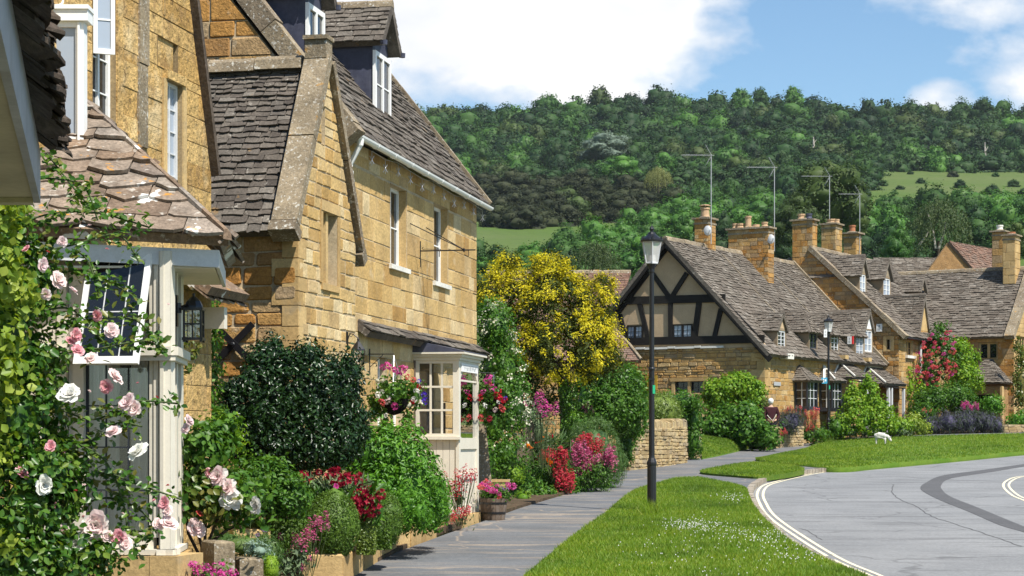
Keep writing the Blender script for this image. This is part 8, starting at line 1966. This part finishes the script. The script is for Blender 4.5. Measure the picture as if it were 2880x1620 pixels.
def floor_patch(name, x0, x1, D0, D1):
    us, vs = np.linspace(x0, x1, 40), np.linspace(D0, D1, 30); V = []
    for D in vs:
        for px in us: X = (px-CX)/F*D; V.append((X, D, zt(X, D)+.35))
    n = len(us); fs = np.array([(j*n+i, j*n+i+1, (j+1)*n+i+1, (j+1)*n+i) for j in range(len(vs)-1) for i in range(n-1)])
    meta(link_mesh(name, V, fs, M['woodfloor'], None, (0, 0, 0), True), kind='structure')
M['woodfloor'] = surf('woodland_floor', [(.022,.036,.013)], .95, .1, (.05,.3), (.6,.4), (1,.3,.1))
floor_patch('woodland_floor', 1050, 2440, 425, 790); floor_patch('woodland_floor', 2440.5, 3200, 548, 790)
tree(1705, 368, 520, 180, 95, 'silver', 'silvery willow tree with open crown in the hill wood', None, BIG)
tree(1750, 432, 455, 140, 105, 'bright', 'rounded light green tree below the silvery willow', None, BIG)
tree(1852, 464, 430, 84, 82, 'gold', 'yellow green willow right of the light green tree', None, WEEP)
tree(2330, 440, 215, 270, 250, 'olive', 'large dark olive tree rising behind the three chimneys', None, BIG)
tree(2235, 545, 200, 170, 160, 'olive', 'lower dark olive tree behind the wide chimney', None, BIG)
tree(1672, 668, 175, 160, 150, 'birch', 'weeping tree with drooping twigs behind the golden yew', None, WEEP)
BIRCH = tree(2640, 545, 180, 190, 190, 'birch', 'tall weeping birch behind the ochre gable', None, WEEP)
tree(2850, 620, 170, 130, 120, 'olive', 'olive tree behind the right edge chimneys', None, BIG)
tree(2525, 640, 170, 110, 110, 'bright', 'bright round tree left of the weeping birch', None, BIG)
tree(1480, 745, 130, 170, 120, 'mid', 'mid green tree just behind the golden yew', None, BIG)
tree(1370, 735, 125, 130, 120, 'mid', 'mid green tree beside the end of the dormer cottage', None, BIG)
for x, y0, y1, D, lab in ((2555, 452, 497, 545, 'pale dead trunk standing before the hill wood'), (2286, 385, 432, 560, 'bare grey trunk among the hill trees'), (2768, 400, 470, 560, 'second bare trunk at the right of the hill wood')):
    m = MB(); a, b = W(x, y1+6, D), W(x+2, y0, D); m.tube([a, a.lerp(b, .5)+Vector((.15, 0, 0)), b], [.5, .38, .12], 7); m.tube([a.lerp(b, .6), a.lerp(b, .8)+Vector((.9, 0, .3))], [.2, .06], 5)
    meta(m.build('dead_tree', M['bark_pale'], None, a), lab, 'dead tree', 'bare trunks on the hill')
mb = MB()
for x0, y0, x1, y1 in ((2610,600,2632,700),(2660,625,2640,700),(2618,640,2585,690)): mb.tube([W(x1, y1, 179), W((x0+x1)/2+3, (y0+y1)/2, 179), W(x0, y0, 179)], [.12, .09, .05], 6)
bt_ = mb.build('trunk', M['bark_pale'], None, (0, 0, 0)); bt_.parent = BIRCH; bt_.matrix_parent_inverse = (Matrix.Translation(BIRCH.location) @ BIRCH.rotation_euler.to_matrix().to_4x4() @ Matrix.Diagonal((*BIRCH.scale, 1))).inverted(); bt_['label'] = 'pale birch stems'

# ---------------------------------------------------------------- the person and the lamb
def skin(verts, edges, radii, sub=2):
    me = bpy.data.meshes.new('tmp'); me.from_pydata([tuple(v) for v in verts], edges, []); o = bpy.data.objects.new('tmp', me); COL.objects.link(o)
    o.modifiers.new('s', 'SKIN'); o.modifiers.new('b', 'SUBSURF').levels = sub
    for i, r in enumerate(radii):
        d = me.skin_vertices[0].data[i]; d.radius = (r, r) if not isinstance(r, tuple) else r; d.use_root = (i == 0)
    dg = bpy.context.evaluated_depsgraph_get(); e = o.evaluated_get(dg); m = bpy.data.meshes.new_from_object(e); bpy.data.objects.remove(o)
    V = [tuple(v.co) for v in m.vertices]; Fc = [tuple(p.vertices) for p in m.polygons]; return V, Fc
def place(name, VF, mat, parent, base, rz, s=1.0):
    V, Fc = VF; R3 = Matrix.Rotation(rz, 3, 'Z'); V = [base + R3 @ (Vector(v)*s) for v in V]
    return link_mesh(name, V, Fc, mat, parent, None, True)
M['skin'] = surf('skin', [(.50,.30,.21)], .6, .3, (4,.1), (40,.05), (30,.05,.002))
M['hair'] = surf('white_hair', [(.74,.72,.68)], .8, .2, (14,.15), (60,.15), (40,.4,.006))
M['maroon'] = surf('maroon_cardigan', [(.045,.016,.020)], .95, .1, (6,.2), (60,.15), (50,.3,.004))
M['trouser'] = surf('dark_trousers', [(.022,.022,.026)], .9, .1, (6,.2), (60,.15), (50,.2,.004))
M['wool'] = surf('white_fleece', [(.60,.575,.52)], .95, .1, (14,.15), (50,.15), (16,.9,.03))
pb_ = W(2168, 1262, 68.0); PE_ = thing('person', 'white haired person in a dark maroon cardigan standing with back turned', 'person', pb_)
# body: pelvis root, spine, neck, head; legs; arms with bent elbows and hands held behind the back
bv = [(0,0,.94),(0,0,1.12),(0,.01,1.33),(0,.0,1.46),(0,.01,1.53),(0,.03,1.62),(0,.02,1.70), (.10,0,.88),(.11,.02,.50),(.11,0,.09),(.12,.13,.04), (-.10,0,.88),(-.11,.02,.50),(-.11,0,.09),(-.12,.13,.04), (.19,0,1.40),(.26,-.05,1.12),(.12,-.16,.98),(.05,-.19,.97), (-.19,0,1.40),(-.26,-.05,1.12),(-.12,-.16,.98),(-.04,-.20,.955)]
be = [(0,1),(1,2),(2,3),(3,4),(4,5),(5,6),(0,7),(7,8),(8,9),(9,10),(0,11),(11,12),(12,13),(13,14),(2,15),(15,16),(16,17),(17,18),(2,19),(19,20),(20,21),(21,22)]
br = [.14,.13,.14,.065,.055,.088,.07,.09,.062,.042,.035,.09,.062,.042,.035,.058,.042,.032,.034,.058,.042,.032,.034]
place('body', skin(bv, be, br), M['skin'], PE_, pb_, rad(8))
place('cardigan', skin([(0,0,.90),(0,0,1.12),(0,.01,1.33),(0,.0,1.44),(.20,0,1.40),(.27,-.05,1.12),(.15,-.15,.99),(-.20,0,1.40),(-.27,-.05,1.12),(-.15,-.15,.99)], [(0,1),(1,2),(2,3),(2,4),(4,5),(5,6),(2,7),(7,8),(8,9)], [(.19,.155),(.175,.15),(.19,.16),.085,.080,.064,.050,.080,.064,.050]), M['maroon'], PE_, pb_, rad(8))
place('trousers', skin([(0,0,.92),(.10,0,.86),(.11,.02,.50),(.115,0,.10),(-.10,0,.86),(-.11,.02,.50),(-.115,0,.10)], [(0,1),(1,2),(2,3),(0,4),(4,5),(5,6)], [.165,.115,.085,.07,.115,.085,.07]), M['trouser'], PE_, pb_, rad(8))
hv, hf = ell_sphere((0, .0, 1.655), (.098, .108, .105), 14, 10, .05); place('hair', (hv.tolist(), [tuple(f) for f in hf]), M['hair'], PE_, pb_, rad(8))
for sx in (1, -1):
    for k in range(5):                                   # five fingers, curled one round the other hand
        x = sx*(.045 - .0); m = MB(); a = pb_ + Vector((sx*(.03-.012*k), -.215, .99-.016*k)); b = a + Vector((-sx*.055, -.012, -.01 if k else .02)); m.tube([a, a.lerp(b, .5)+Vector((0, -.012, 0)), b], [.011, .010, .007] if k else [.013, .011, .008], 6); m.build('finger', M['skin'], PE_)
m = MB(); m.tube([pb_+Vector((-.16,-.215,1.17)), pb_+Vector((-.03,-.235,1.02)), pb_+Vector((.04,-.235,.97)), pb_+Vector((.17,-.2,1.20))], .012, 6); meta(m.build('cord', M['cream'], None), 'pale cord held behind the back by the standing person', 'cord')
for sx in (1, -1):
    m = MB(); m.lathe(pb_+Vector((sx*.115+.0, .05, .0)), [(.045,0),(.055,.02),(.05,.06),(.04,.09)], 10, squash=(1, 2.0)); m.build('shoe', M['black'], PE_)
lb = W(2480, 1250, 67.3); LA_o = thing('lamb', 'small white lamb grazing on the roadside lawn', 'lamb', lb)
lv = [(0,0,.30),(-.13,0,.31),(-.22,0,.30),(.12,0,.29),(.20,.0,.27),(.28,-.01,.17),(.335,-.02,.10), (-.18,.06,.2),(-.19,.06,.12),(-.18,.06,.01),(-.18,-.06,.2),(-.19,-.06,.12),(-.18,-.06,.01),(.12,.055,.16),(.125,.055,.01),(.12,-.055,.16),(.125,-.055,.01),(-.27,0,.24)]
le = [(0,1),(1,2),(0,3),(3,4),(4,5),(5,6),(1,7),(7,8),(8,9),(1,10),(10,11),(11,12),(3,13),(13,14),(3,15),(15,16),(2,17)]
lr = [.115,.115,.08,.105,.07,.06,.035,.045,.026,.02,.045,.026,.02,.036,.02,.036,.02,.02]
place('body', skin(lv, le, lr), M['wool'], LA_o, lb, rad(-20), 1.0)
for sy in (1, -1):
    m = MB(); a = lb + Matrix.Rotation(rad(-20), 3, 'Z') @ Vector((.27, sy*.05, .235)); m.prism([a, a+Vector((.03, sy*.02, .03)), a+Vector((.05, sy*.085, .02)), a+Vector((.02, sy*.07, -.015))], (0, 0, .012)); m.build('ear', M['wool'], LA_o)

# ---------------------------------------------------------------- thin summer haze
HZ = MB(); HZ.box((120, 560, 60), (1500, 640, 110)); hz = HZ.build('haze', [bpy.data.materials.new('haze_air')], None, (0, 0, 0)); meta(hz, 'thin pale air between the village and the hill', 'haze', None, 'stuff')
hm = hz.data.materials[0]; hm.use_nodes = True; hm.node_tree.nodes.clear(); pv = hm.node_tree.nodes.new('ShaderNodeVolumePrincipled'); ho = hm.node_tree.nodes.new('ShaderNodeOutputMaterial')
pv.inputs['Color'].default_value = (.80, .90, 1.0, 1); pv.inputs['Density'].default_value = .00006; pv.inputs['Anisotropy'].default_value = .0
hm.node_tree.links.new(pv.outputs[0], ho.inputs['Volume'])
